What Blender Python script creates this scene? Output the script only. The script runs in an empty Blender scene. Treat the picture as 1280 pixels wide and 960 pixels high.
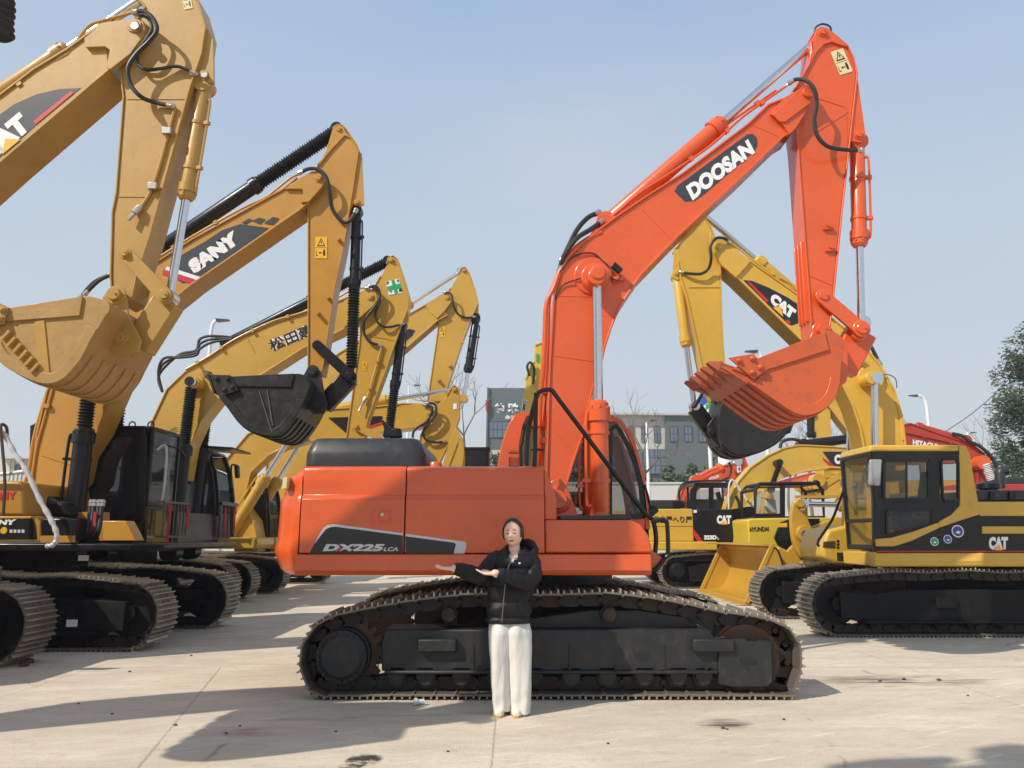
import bpy, bmesh, math, random
from mathutils import Vector, Matrix, noise as mnoise
random.seed(11)
pi=math.pi
F=962.0; HZ=668.0; H=1.45
PITCH=math.atan((HZ-480)/F); CP=math.cos(PITCH); SP=math.sin(PITCH)
SC=bpy.context.scene; COL=SC.collection
def P(px,py,Y):
    "point of the world plane at depth Y that a photo pixel looks at (used to trace real outlines at their real distance)"
    b=480-py; t=Y/(F*CP-b*SP)
    return Vector(((px-640)*t, Y, H+(F*SP+b*CP)*t))
def G(px,py,z=0.0):
    b=480-py; dz=F*SP+b*CP; t=(z-H)/dz
    return Vector(((px-640)*t,(F*CP-b*SP)*t,z))
def XZ(pts,Y): return [(P(x,y,Y).x,P(x,y,Y).z) for x,y in pts]
def V(*a): return Vector(a)
def smooth(pts,k=6,closed=False):
    pts=[Vector(p) for p in pts]; n=len(pts); out=[]
    rng=range(n if closed else n-1)
    for i in rng:
        if closed: p0,p1,p2,p3=pts[i-1],pts[i],pts[(i+1)%n],pts[(i+2)%n]
        else: p0,p1,p2,p3=pts[max(i-1,0)],pts[i],pts[i+1],pts[min(i+2,n-1)]
        for j in range(k):
            t=j/k
            out.append(0.5*((2*p1)+(p2-p0)*t+(2*p0-5*p1+4*p2-p3)*t*t+(3*p1-p0-3*p2+p3)*t**3))
    if not closed: out.append(pts[-1])
    return out
# ---------------------------------------------------------------- mesh builder
WORLD={}
class MB:
    def __init__(s): s.v=[]; s.f=[]; s.mi=[]; s.m=0
    def add(s,vs,fs):
        o=len(s.v); s.v+=[Vector(v) for v in vs]
        for f in fs: s.f.append(tuple(i+o for i in f)); s.mi.append(s.m)
        return s
    def prismw(s,xz,Y0,Y1,fy=None):
        n=len(xz); a=[V(x,Y0,z) for x,z in xz]+[V(x,Y1,z) for x,z in xz]
        area=sum(xz[i][0]*xz[(i+1)%n][1]-xz[(i+1)%n][0]*xz[i][1] for i in range(n))
        fs=[tuple(range(n)),tuple(range(2*n-1,n-1,-1))]+[(i,i+n,(i+1)%n+n,(i+1)%n) for i in range(n)]
        if (area<0)!=(Y1<Y0): fs=[f[::-1] for f in fs]
        return s.add(a,fs)
    def prism(s,pts,Y0,Y1): return s.prismw(XZ(pts,Y0),Y0,Y1)
    def box(s,x0,x1,y0,y1,z0,z1):
        vs=[V(x,y,z) for z in (z0,z1) for y in (y0,y1) for x in (x0,x1)]
        return s.add(vs,[(0,2,3,1),(4,5,7,6),(0,1,5,4),(2,6,7,3),(0,4,6,2),(1,3,7,5)])
    def hexa(s,b,t):   # bottom 4, top 4 points, same winding
        vs=list(b)+list(t)
        return s.add(vs,[(3,2,1,0),(4,5,6,7),(0,1,5,4),(1,2,6,5),(2,3,7,6),(3,0,4,7)])
    def bar(s,a,b,w,h,up=V(0,0,1)):
        a=Vector(a);b=Vector(b);d=(b-a).normalized(); r=d.cross(up)
        if r.length<1e-4: r=d.cross(V(1,0,0))
        r.normalize(); u=r.cross(d)
        q=lambda p:[p-r*w/2-u*h/2,p+r*w/2-u*h/2,p+r*w/2+u*h/2,p-r*w/2+u*h/2]
        return s.hexa(q(a),q(b))
    def tube(s,pts,r,n=10,sx=1.0,caps=True,closed=False):
        pts=[Vector(p) for p in pts]; m=len(pts)
        rr=r if isinstance(r,(list,tuple)) else [r]*m
        t0=(pts[1]-pts[0]).normalized(); u=t0.cross(V(0,1,0))
        if u.length<1e-3: u=t0.cross(V(1,0,0))
        u.normalize(); vs=[];fs=[]
        for i,p in enumerate(pts):
            if closed: t=(pts[(i+1)%m]-pts[i-1])
            else: t=(pts[min(i+1,m-1)]-pts[max(i-1,0)])
            if t.length<1e-9: t=t0.copy()
            t.normalize(); u=(u-t*u.dot(t)); 
            if u.length<1e-4: u=t.cross(V(0,0,1))
            u.normalize(); w=t.cross(u)
            for k in range(n):
                a=2*pi*k/n; vs.append(p+(u*math.cos(a)+w*math.sin(a)*sx)*rr[i])
        for i in range(m if closed else m-1):
            j=(i+1)%m
            for k in range(n): fs.append((i*n+k,i*n+(k+1)%n,j*n+(k+1)%n,j*n+k))
        if caps and not closed: fs.append(tuple(range(n-1,-1,-1))); fs.append(tuple((m-1)*n+k for k in range(n)))
        return s.add(vs,fs)
    def cyl(s,a,b,r,r2=None,n=16): return s.tube([a,b],[r,r if r2 is None else r2],n)
    def lathe(s,a,b,prof,n=18):   # prof: (distance along a->b, radius)
        a=Vector(a); d=(Vector(b)-a).normalized(); u=d.orthogonal().normalized(); w=d.cross(u)
        vs=[];fs=[]; m=len(prof)
        for t,r in prof:
            for k in range(n):
                q=2*pi*k/n; vs.append(a+d*t+(u*math.cos(q)+w*math.sin(q))*max(r,1e-4))
        for i in range(m-1):
            for k in range(n): fs.append((i*n+k,i*n+(k+1)%n,(i+1)*n+(k+1)%n,(i+1)*n+k))
        fs.append(tuple(range(n-1,-1,-1))); fs.append(tuple((m-1)*n+k for k in range(n)))
        return s.add(vs,fs)
    def ribbon(s,xz,Y0,Y1,th):   # plate bent along an xz polyline, thickness th to its left
        n=len(xz); inn=[]
        for i in range(n):
            a=Vector(xz[max(i-1,0)]); b=Vector(xz[min(i+1,n-1)]); d=(b-a)
            d.normalize(); nn=Vector((-d.y,d.x)); inn.append(Vector(xz[i])+nn*th)
        vs=[V(x,Y0,z) for x,z in xz]+[V(p.x,Y0,p.y) for p in inn]+[V(x,Y1,z) for x,z in xz]+[V(p.x,Y1,p.y) for p in inn]
        fs=[]
        for i in range(n-1):
            fs+= [(i,i+1,n+i+1,n+i),(2*n+i,3*n+i,3*n+i+1,2*n+i+1),(i,2*n+i,2*n+i+1,i+1),(n+i,n+i+1,3*n+i+1,3*n+i)]
        fs+=[(0,n,3*n,2*n),(n-1,3*n-1,4*n-1,2*n-1)]
        return s.add(vs,fs)
    def ball(s,c,r,n=12,m=8,sc=(1,1,1)):
        c=Vector(c); vs=[];fs=[]
        for i in range(m+1):
            t=pi*i/m
            for k in range(n):
                a=2*pi*k/n; vs.append(c+V(r*sc[0]*math.sin(t)*math.cos(a),r*sc[1]*math.sin(t)*math.sin(a),r*sc[2]*math.cos(t)))
        for i in range(m):
            for k in range(n): fs.append((i*n+k,(i+1)*n+k,(i+1)*n+(k+1)%n,i*n+(k+1)%n))
        return s.add(vs,fs)
    def build(s,name,mat,parent=None,bevel=0,ang=35,segs=2,fix=False,label=None):
        off=WORLD.get(parent.name,V(0,0,0)) if parent else V(0,0,0)
        me=bpy.data.meshes.new(name); me.from_pydata([v-off for v in s.v],[],s.f)
        mats=mat if isinstance(mat,(list,tuple)) else [mat]
        for m in mats: me.materials.append(m)
        if len(mats)>1:
            for p,i in zip(me.polygons,s.mi): p.material_index=i
        bm=bmesh.new(); bm.from_mesh(me); bmesh.ops.recalc_face_normals(bm,faces=bm.faces[:]); bm.to_mesh(me); bm.free()
        me.shade_smooth(); me.set_sharp_from_angle(angle=math.radians(ang))
        o=bpy.data.objects.new(name,me); COL.objects.link(o)
        if parent: o.parent=parent
        WORLD[o.name]=off.copy()
        if bevel:
            b=o.modifiers.new('edge','BEVEL'); b.width=bevel; b.segments=segs; b.limit_method='ANGLE'; b.angle_limit=math.radians(40)
            b.harden_normals=False
        if label: o['label']=label
        return o
def thing(name,label,cat,loc=(0,0,0),group=None,kind=None):
    o=bpy.data.objects.new(name,None); COL.objects.link(o); o.location=loc; o.empty_display_size=.3
    WORLD[o.name]=Vector(loc); tag(o,label,cat,group,kind); return o
def tag(o,label=None,cat=None,group=None,kind=None):
    if label: o['label']=label
    if cat: o['category']=cat
    if group: o['group']=group
    if kind: o['kind']=kind
    return o
# ---------------------------------------------------------------- materials
def newmat(name):
    m=bpy.data.materials.new(name); m.use_nodes=True; nt=m.node_tree; b=nt.nodes['Principled BSDF']; return m,nt,b
def N(nt,t,**k):
    n=nt.nodes.new(t)
    for a,v in k.items(): setattr(n,a,v)
    return n
def noise(nt,scale,detail=4,rough=.55,vec=None,stretch=None):
    n=N(nt,'ShaderNodeTexNoise'); n.inputs['Scale'].default_value=scale; n.inputs['Detail'].default_value=detail; n.inputs['Roughness'].default_value=rough
    if vec is None:
        tc=N(nt,'ShaderNodeTexCoord'); vec=tc.outputs['Object']
    if stretch:
        mp=N(nt,'ShaderNodeMapping'); mp.inputs['Scale'].default_value=stretch; nt.links.new(vec,mp.inputs['Vector']); vec=mp.outputs['Vector']
    nt.links.new(vec,n.inputs['Vector']); return n.outputs['Fac']
def ramp(nt,fac,stops):
    r=N(nt,'ShaderNodeValToRGB'); e=r.color_ramp.elements
    while len(e)>1: e.remove(e[-1])
    e[0].position=stops[0][0]; e[0].color=stops[0][1]
    for p,c in stops[1:]:
        q=e.new(p); q.color=c
    nt.links.new(fac,r.inputs['Fac']); return r.outputs['Color']
def g(v): return (v,v,v,1)
def mix(nt,fac,a,b,mode='MIX'):
    m=N(nt,'ShaderNodeMix',data_type='RGBA',blend_type=mode)
    for s,x in ((m.inputs[0],fac),(m.inputs[6],a),(m.inputs[7],b)):
        if isinstance(x,(int,float)): s.default_value=x
        elif isinstance(x,tuple): s.default_value=x if len(x)==4 else (*x,1)
        else: nt.links.new(x,s)
    return m.outputs[2]
def bump(nt,b,fac,st,dist=.01):
    n=N(nt,'ShaderNodeBump'); n.inputs['Strength'].default_value=st; n.inputs['Distance'].default_value=dist
    nt.links.new(fac,n.inputs['Height']); nt.links.new(n.outputs['Normal'],b.inputs['Normal'])
def paint(name,c,rough=.38,dirt=.35,dirtc=(.18,.13,.09),coat=.25,spec=.5,bs=.12,metal=0,fine=.12):
    m,nt,b=newmat(name)
    n1=noise(nt,1.3,6,.6); n2=noise(nt,9,8,.7); n3=noise(nt,2.0,4,.6,stretch=(6,6,.6))
    base=mix(nt,ramp(nt,n1,[(.3,g(0)),(.7,g(1))]),tuple(x*.9 for x in c),tuple(min(1,x*1.06) for x in c))
    base=mix(nt,ramp(nt,n2,[(.52,g(0)),(.78,g(dirt))]),base,dirtc)
    base=mix(nt,ramp(nt,n3,[(.55,g(0)),(.85,g(dirt*.6))]),base,dirtc)
    n4=noise(nt,38,5,.7); base=mix(nt,ramp(nt,n4,[(.66,g(0)),(.71,g(min(.8,dirt*2.2)))]),base,tuple(x*.45 for x in dirtc))
    nt.links.new(base,b.inputs['Base Color'])
    nt.links.new(ramp(nt,n2,[(.25,g(max(0,rough-fine))),(.8,g(min(1,rough+fine*1.6)))]),b.inputs['Roughness'])
    b.inputs['Coat Weight'].default_value=coat; b.inputs['Coat Roughness'].default_value=.15
    b.inputs['Specular IOR Level'].default_value=spec; b.inputs['Metallic'].default_value=metal
    bump(nt,b,noise(nt,3.5,3,.5),bs,.02)
    return m
def flat(name,c,rough=.5,metal=0,spec=.5,coat=0):
    m,nt,b=newmat(name); n=noise(nt,20,4)
    nt.links.new(mix(nt,n,tuple(x*.85 for x in c),tuple(min(1,x*1.1) for x in c)),b.inputs['Base Color'])
    b.inputs['Roughness'].default_value=rough; b.inputs['Metallic'].default_value=metal; b.inputs['Specular IOR Level'].default_value=spec
    b.inputs['Coat Weight'].default_value=coat; return m
M={}
M['orange']=paint('orange_paint',(.70,.100,.015),.29,.2,(.36,.12,.06),coat=.45,bs=.2)
M['borange']=paint('scraped_orange_paint',(.58,.10,.026),.45,.75,(.22,.09,.055),coat=.1,bs=.5)
M['torange']=paint('worn_tooth_orange',(.42,.085,.03),.5,.8,(.12,.06,.045),coat=0,bs=.5)
M['bochre']=paint('scraped_ochre_paint',(.43,.255,.075),.48,.6,(.22,.13,.06),coat=.1,bs=.7)
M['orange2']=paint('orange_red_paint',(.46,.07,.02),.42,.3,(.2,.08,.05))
M['catA']=paint('ochre_paint',(.48,.275,.055),.42,.28,(.24,.16,.08))
M['sany']=paint('amber_paint',(.50,.245,.03),.36,.18,(.25,.16,.08))
M['catC']=paint('golden_paint',(.54,.305,.036),.40,.25,(.25,.18,.09))
M['catR']=paint('yellow_paint',(.64,.385,.045),.36,.22,(.28,.19,.09))
M['yel']=paint('lemon_paint',(.66,.46,.04),.4,.15,(.3,.22,.08))
M['yelD']=paint('worn_yellow_paint',(.50,.28,.03),.36,.25,(.25,.15,.06))
M['red']=paint('dark_red_paint',(.42,.035,.018),.45,.3,(.15,.07,.05))
M['blk']=paint('black_paint',(.0085,.0085,.0095),.32,.14,(.05,.043,.035),coat=.06,spec=.35,bs=.06)
M['blkm']=paint('matt_black_paint',(.008,.008,.008),.6,.3,(.06,.05,.04),coat=0,spec=.2)
M['bkt']=paint('black_bucket_steel',(.012,.0115,.011),.42,.45,(.06,.05,.042),coat=0,bs=.3)
M['grey']=paint('charcoal_plastic',(.022,.025,.029),.42,.3,(.10,.09,.08),coat=.05)
M['frame']=paint('grimy_undercarriage',(.021,.023,.024),.46,.5,(.11,.082,.048),coat=0,spec=.4,bs=.25)
M['shoe']=paint('worn_track_steel',(.22,.185,.15),.5,.75,(.09,.055,.035),coat=0,metal=.55,bs=.5)
M['shoed']=paint('dark_track_steel',(.15,.135,.115),.5,.6,(.13,.10,.07),coat=0,metal=.5,bs=.4)
M['grouser']=paint('polished_grouser_steel',(.42,.37,.30),.42,.6,(.14,.10,.07),coat=0,metal=.6,bs=.5)
M['chain']=paint('greasy_chain_steel',(.028,.022,.018),.55,.8,(.11,.06,.035),coat=0,metal=.3,bs=.4)
M['rust']=paint('rusty_steel',(.10,.05,.03),.6,.7,(.16,.07,.03),coat=0,bs=.3)
M['hose']=flat('rubber_hose',(.025,.025,.026),.45,0,.4)
M['rubber']=flat('bellows_rubber',(.018,.018,.018),.5,0,.4)
M['chrome']=flat('chrome_rod',(.72,.73,.75),.16,1.0)
M['steel']=flat('bright_steel',(.5,.48,.45),.32,.9)
M['dec']=flat('dark_grey_film',(.045,.05,.06),.35)
M['decb']=flat('black_film',(.015,.015,.017),.3)
M['white']=flat('white_film',(.82,.82,.82),.45)
M['silver']=flat('silver_film',(.62,.63,.64),.4)
M['redf']=flat('red_film',(.6,.02,.035),.4)
M['yelf']=flat('yellow_film',(.85,.45,.02),.4)
M['cream']=flat('cream_film',(.72,.62,.34),.45)
M['green']=flat('green_film',(.02,.33,.12),.45)
M['blue']=flat('blue_film',(.02,.09,.38),.45)
M['navy']=flat('navy_film',(.05,.06,.3),.45)
M['ink']=flat('black_ink',(.012,.012,.012),.5)
M['tire']=flat('tyre_rubber',(.03,.029,.028),.8)
M['cloth_red']=flat('red_ribbon_cloth',(.5,.015,.02),.8)
M['wrap']=None
def glassm(name,c,alpha,rough=.03):
    m,nt,b=newmat(name); b.inputs['Base Color'].default_value=(*c,1); b.inputs['Roughness'].default_value=rough
    b.inputs['Alpha'].default_value=alpha; b.inputs['Specular IOR Level'].default_value=.8; b.inputs['Coat Weight'].default_value=.6; b.inputs['Coat Roughness'].default_value=.02
    bump(nt,b,noise(nt,1.5,2),.06,.02)
    return m
M['glass']=glassm('cab_glass',(.04,.05,.045),.26)
M['glassd']=glassm('tinted_glass',(.03,.035,.04),.75)
M['wrap']=glassm('clear_plastic_wrap',(.5,.51,.53),.5,.3)
M['winb']=glassm('building_glass',(.10,.14,.19),1.0,.08)
# ---------------------------------------------------------------- text
TC={}
def text2d(s,bold=0.0):
    k=(s,bold)
    if k in TC: return TC[k]
    cu=bpy.data.curves.new('t','FONT'); cu.body=s; cu.offset=bold; cu.resolution_u=3; cu.fill_mode='FRONT'
    o=bpy.data.objects.new('t',cu); COL.objects.link(o); bpy.context.view_layer.update()
    dg=bpy.context.evaluated_depsgraph_get(); me=bpy.data.meshes.new_from_object(o.evaluated_get(dg))
    vs=[(v.co.x,v.co.y) for v in me.vertices]; fs=[tuple(p.vertices) for p in me.polygons]
    bpy.data.objects.remove(o); bpy.data.curves.remove(cu); bpy.data.meshes.remove(me)
    if vs:
        x0=min(v[0] for v in vs);x1=max(v[0] for v in vs);y0=min(v[1] for v in vs);y1=max(v[1] for v in vs)
        vs=[((x-x0)/(x1-x0),(y-y0)/(y1-y0)) for x,y in vs]
    TC[k]=(vs,fs); return TC[k]
def text(parent,s,bl,br,tl,Y,mat,bold=.03,name='lettering'):
    "bl, br, tl: pixel corners of the word's box on the plane Y"
    vs,fs=text2d(s,bold)
    if not vs: return None
    a,b,c=P(*bl,Y),P(*br,Y),P(*tl,Y)
    m=MB(); m.add([a+(b-a)*u+(c-a)*w for u,w in vs],fs)
    return m.build(name,mat,parent)
def sheet(parent,pts,Y,mat,name='decal',th=.002):
    return MB().prism(pts,Y,Y+th).build(name,mat,parent)
SUN_E=4.1; SUN_EL=42; SUN_AZ=233; SKY=(1.0,1.0,1.5,.15); EXPO=0.12; ZOFF=(-.05,-4.0); HAZE=.0011
# ---------------------------------------------------------------- excavator parts
def plate_boom(parent,top,bot,Y0,Y1,mat,name='boom',th=.022,over=.018,bev=.006):
    xz=XZ(top+bot,Y0)
    m=MB(); m.prismw(xz,Y0+over,Y1-over)
    n=len(top)
    T=[V(*p) for p in XZ(top,Y0)]; B=[V(*p) for p in XZ(bot,Y0)]
    c=sum(T+B,V(0,0))/len(T+B)
    for L in (T,B):
        if len(L)<2: continue
        d=L[1]-L[0]; nn=V(-d.y,d.x); s=1 if nn.dot(c-L[0])<0 else -1
        m.ribbon([tuple(p) for p in L],Y0,Y1,th*s)
    return m.build(name,mat,parent,bevel=bev)
def disc(m,c,r,Y0,Y1,Yref=None,n=24):   # round boss along Y at pixel c (seen at depth Y0)
    p=P(*c,Y0 if Yref is None else Yref); m.lathe(V(p.x,Y0,p.z),V(p.x,Y1,p.z),[(0,r),(abs(Y1-Y0),r)],n); return p
def pin(parent,c,r,Y0,mat,name='pin',steel=None,d=.05):
    m=MB(); p=P(*c,Y0)
    m.lathe(V(p.x,Y0+.01,p.z),V(p.x,Y0-1,p.z),[(0,r),(.018,r),(.024,r*.93),(.024,r*.68),(d*.9,r*.66),(d,r*.6)],24)
    m.cyl(V(p.x+r*.25,Y0-d+.008,p.z),V(p.x+r*.25,Y0-d-.004,p.z),r*.12,n=8)
    return m.build(name,mat,parent)
def bellows(parent,a,b,r,mat=None,name='bellows',pitch=.045):
    L=(b-a).length; k=max(4,int(L/pitch)); prof=[]
    for i in range(k): prof+= [(L*i/k,r*.74),(L*(i+.5)/k,r*(1+.04*math.sin(i*1.7)))]
    prof.append((L,r*.74)); m=MB(); m.lathe(a,b,prof,16); return m.build(name,mat or M['rubber'],parent,ang=20)
def cylinder(parent,a,b,Y,rb,rr,f,mat,gl=.16,bel=None,rodmat=None,name='hydraulic_cylinder',line=True,side=V(0,0,1),belmat=None):
    """a: barrel end pixel, b: rod end pixel, f: share of the length that is barrel"""
    A=P(*a,Y) if not isinstance(a,Vector) else a; B=P(*b,Y) if not isinstance(b,Vector) else b
    d=B-A; L=d.length; e=A+d*f; u=d/L
    m=MB()
    m.lathe(A,B,[(-.0,rb*.9),(.02,rb),(L*f-gl,rb),(L*f-gl,rb*1.22),(L*f-gl*.35,rb*1.22),(L*f-gl*.33,rb*1.08),(L*f,rb*1.05),(L*f+.03,rb*.8),(L*f+.04,rr)],20)
    w=u.cross(V(0,1,0)); w.normalize()
    for k in range(8):
        q=2*pi*k/8; c=A+u*(L*f-gl*.32)+(w*math.cos(q)+V(0,1,0)*math.sin(q))*rb*1.1
        m.cyl(c,c+u*.03,rb*.12,n=6)
    m.lathe(A-V(0,rb*1.1,0),A+V(0,rb*1.1,0),[(0,rb*1.2),(rb*2.2,rb*1.2)],18)
    if line:
        o=w*rb*1.35+V(0,-rb*.5,0)
        m.tube(smooth([A+u*(.15*L*f)+o*.7,A+u*(.2*L*f)+o,A+u*(L*f-gl-.02)+o,A+u*(L*f-gl*.4)+o*.8],4),rb*.17,8)
        for q in (.35,.75):
            c=A+u*(L*f*q); m.lathe(c-u*.02,c+u*.02,[(0,rb*1.12),(.04,rb*1.12)],16); m.bar(c+o*.7,c+o*1.25,.05,.04)
    o=m.build(name,mat,parent,ang=30)
    r=MB()
    if bel:
        bellows(o,e,A+d*bel[0],bel[1],belmat)
        r.cyl(e-u*.05,B,rr,n=16)
    else: r.cyl(e-u*.05,B-u*rr,rr,n=20)
    r.lathe(B-V(0,rb*1.0,0),B+V(0,rb*1.0,0),[(0,rr*1.7),(rb*2.0,rr*1.7)],18)
    rod=r.build('rod',rodmat or M['chrome'],o)
    return o
def hose(parent,pts,r=.018,mat=None,name='hose',k=6,ends=True):
    "pts: (px,py,Y) or Vectors"
    w=[P(*p) if not isinstance(p,Vector) else p for p in pts]; s=smooth(w,k)
    m=MB(); m.tube(s,r,9); o=m.build(name,mat or M['hose'],parent)
    if ends:
        for a,b in ((s[0],s[1]),(s[-1],s[-2])):
            e=MB(); u=(b-a).normalized(); e.lathe(a-u*.04,b,[(0,r*.8),(.02,r*1.35),(.05,r*1.35),(.055,r*1.15),(.10,r*1.15)],10); e.build('hose_fitting',M['steel'],o)
    return o
def pipe(parent,pts,r,mat,name='oil_pipe',clamps=True,k=4):
    w=[P(*p) if not isinstance(p,Vector) else p for p in pts]; s=smooth(w,k)
    m=MB(); m.tube(s,r,8)
    if clamps:
        for a,b in zip(w[:-1],w[1:]):
            if (b-a).length>.5: c=(a+b)/2; u=(b-a).normalized(); m.bar(c-u*.03,c+u*.03,r*4,r*3.2)
    return m.build(name,mat,parent)
def bar2(m,pts,Y0,Y1,r0,r1,k=8):
    "rounded link bar between two pixels"
    a=P(*pts[0],Y0); b=P(*pts[1],Y0); A=V(a.x,a.z);B=V(b.x,b.z); d=(B-A).normalized(); n=V(-d.y,d.x); out=[]
    th=math.atan2(n.y,n.x)
    for i in range(k+1):
        t=th+pi*i/k; out.append(tuple(A+V(math.cos(t),math.sin(t))*r0))
    for i in range(k+1):
        t=th+pi+pi*i/k; out.append(tuple(B+V(math.cos(t),math.sin(t))*r1))
    m.prismw(out,Y0,Y1)
def bucket(parent,prof,Y0,Y1,mat,tip,ntooth=5,th=.035,rim=.05,toothmat=None,cut=None,ribs=5,stripdir=None,tw=.09):
    """prof: pixels from the lip round the bottom and back to the hinge end; Y0/Y1 side planes; tip: pixel of the near tooth point"""
    xz=XZ(prof,Y0); s2=[tuple(p) for p in smooth([V(x,z,0).xy.to_3d() for x,z in xz],4)]
    pr=[(p[0],p[1]) for p in s2]
    c=V(sum(p[0] for p in pr)/len(pr),sum(p[1] for p in pr)/len(pr))
    m=MB()
    m.prismw(pr,Y0,Y0+.03); m.prismw(pr,Y1-.03,Y1)
    a,b=V(*pr[0]),V(*pr[1]); d=b-a; s=1 if V(-d.y,d.x).dot(c-a)>0 else -1
    m.ribbon(pr,Y0+.03,Y1-.03,th*s)
    # side reinforcement along the open edge and round the bottom
    e=V(*pr[-1])-V(*pr[0]); en=e.normalized(); inn=V(-en.y,en.x); inn*= (1 if inn.dot(c-V(*pr[0]))>0 else -1)
    q=[V(*pr[0])+en*.02,V(*pr[-1])-en*.06,V(*pr[-1])-en*.10+inn*.2,V(*pr[0])+en*.16+inn*.14]
    for ya,yb in ((Y0-.025,Y0+.002),(Y1-.002,Y1+.025)): m.prismw([tuple(p) for p in q],ya,yb)
    n=len(pr); h=pr[int(n*.12):int(n*.7)]
    for ya,yb in ((Y0-.016,Y0+.002),(Y1-.002,Y1+.016)): m.ribbon(h,ya,yb,.11*s)
    # wear strips on the outside of the shell
    sh=pr[2:int(n*.62)]
    for i in range(ribs):
        y=Y0+(Y1-Y0)*(i+.7)/(ribs+.4); m.ribbon(sh,y-.035,y+.035,-.02*s)
    lip=V(*pr[0]); nxt=V(*pr[1]); u=(nxt-lip).normalized()
    m.ribbon([tuple(lip-u*.06),tuple(lip+u*.24)],Y0-.01,Y1+.01,-.03*s)
    o=m.build('bucket',mat,parent,bevel=.006)
    # teeth
    t=P(*tip,Y0); tv=V(t.x,t.z)-lip; L=tv.length; tv.normalize(); nn=V(-tv.y,tv.x)
    for i in range(ntooth):
        y=Y0+.06+(Y1-Y0-.12)*i/(ntooth-1); k=MB(); w=tw*.5
        A=lip-tv*.08
        def quad(cn,hw,hh): return [V(cn.x+nn.x*sx*hh,y+sy*hw,cn.y+nn.y*sx*hh) for sx,sy in ((-1,-1),(-1,1),(1,1),(1,-1))]
        k.hexa(quad(A,w*.8,.055),quad(lip+tv*L*.42,w,.05)); k.hexa(quad(lip+tv*L*.4,w*1.1,.062),quad(lip+tv*L,w*.75,.012))
        p=lip+tv*L*.3; k.cyl(V(p.x,y-w*1.15,p.y),V(p.x,y+w*1.15,p.y),.018,n=8)
        k.build('tooth',toothmat or mat,o,bevel=.005)
    if cut:
        k=MB(); k.prism(cut,Y0-.055,Y0-.026); p=[P(*c,Y0-.055) for c in cut]; cc=sum(p,V(0,0,0))/len(p)
        for q in p: 
            z=cc+(q-cc)*.55; k.lathe(V(z.x,Y0-.05,z.z),V(z.x,Y0-.1,z.z),[(0,.034),(.026,.034),(.028,.02),(.045,.018)],6)
        k.build('side_cutter',mat,o,bevel=.005)
    return o
# ---------------------------------------------------------------- crawler tracks
SHOE={}
def shoe_mesh(w,p,mat,key):
    if key in SHOE: return SHOE[key]
    m=MB(); h=w/2
    # plate, x along the track, y across, z outwards; slight hook at one end
    pl=[(-p*.52,.0),(-p*.40,.012),(p*.46,.012),(p*.56,-.012),(p*.56,-.022),(p*.44,-.004),(-p*.5,-.008)]
    m.prismw(pl,-h,h)
    m.m=1
    for x,hh in ((-p*.36,.050),(0,.036),(p*.36,.034)): m.prismw([(x-.011,.008),(x-.006,hh),(x+.006,hh),(x+.011,.008)],-h*.985,h*.985)
    m.m=0
    for y in (-h*.28,-h*.16,h*.16,h*.28):
        for x in (-p*.2,p*.2): m.lathe(V(x,y,.010),V(x,y,.05),[(0,.017),(.014,.017),(.016,.01)],6)
    o=m.build('track_shoe',[mat,M['grouser']],None); me=o.data; bpy.data.objects.remove(o); SHOE[key]=me; return me
def walk(path,step,off=0):
    n=len(path); seg=[(path[(i+1)%n]-path[i]).length for i in range(n)]; tot=sum(seg); k=round(tot/step); st=tot/k; out=[]; i=0; acc=0
    for j in range(k):
        s=(off*st+j*st)%tot if j==0 else s+st
        while s>acc+seg[i]:
            acc+=seg[i]; i+=1
            if i>=n: break
        if i>=n: break
        t=(s-acc)/seg[i]; a,b=path[i],path[(i+1)%n]; out.append((a+(b-a)*t,(b-a).normalized()))
    return out,st
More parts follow.
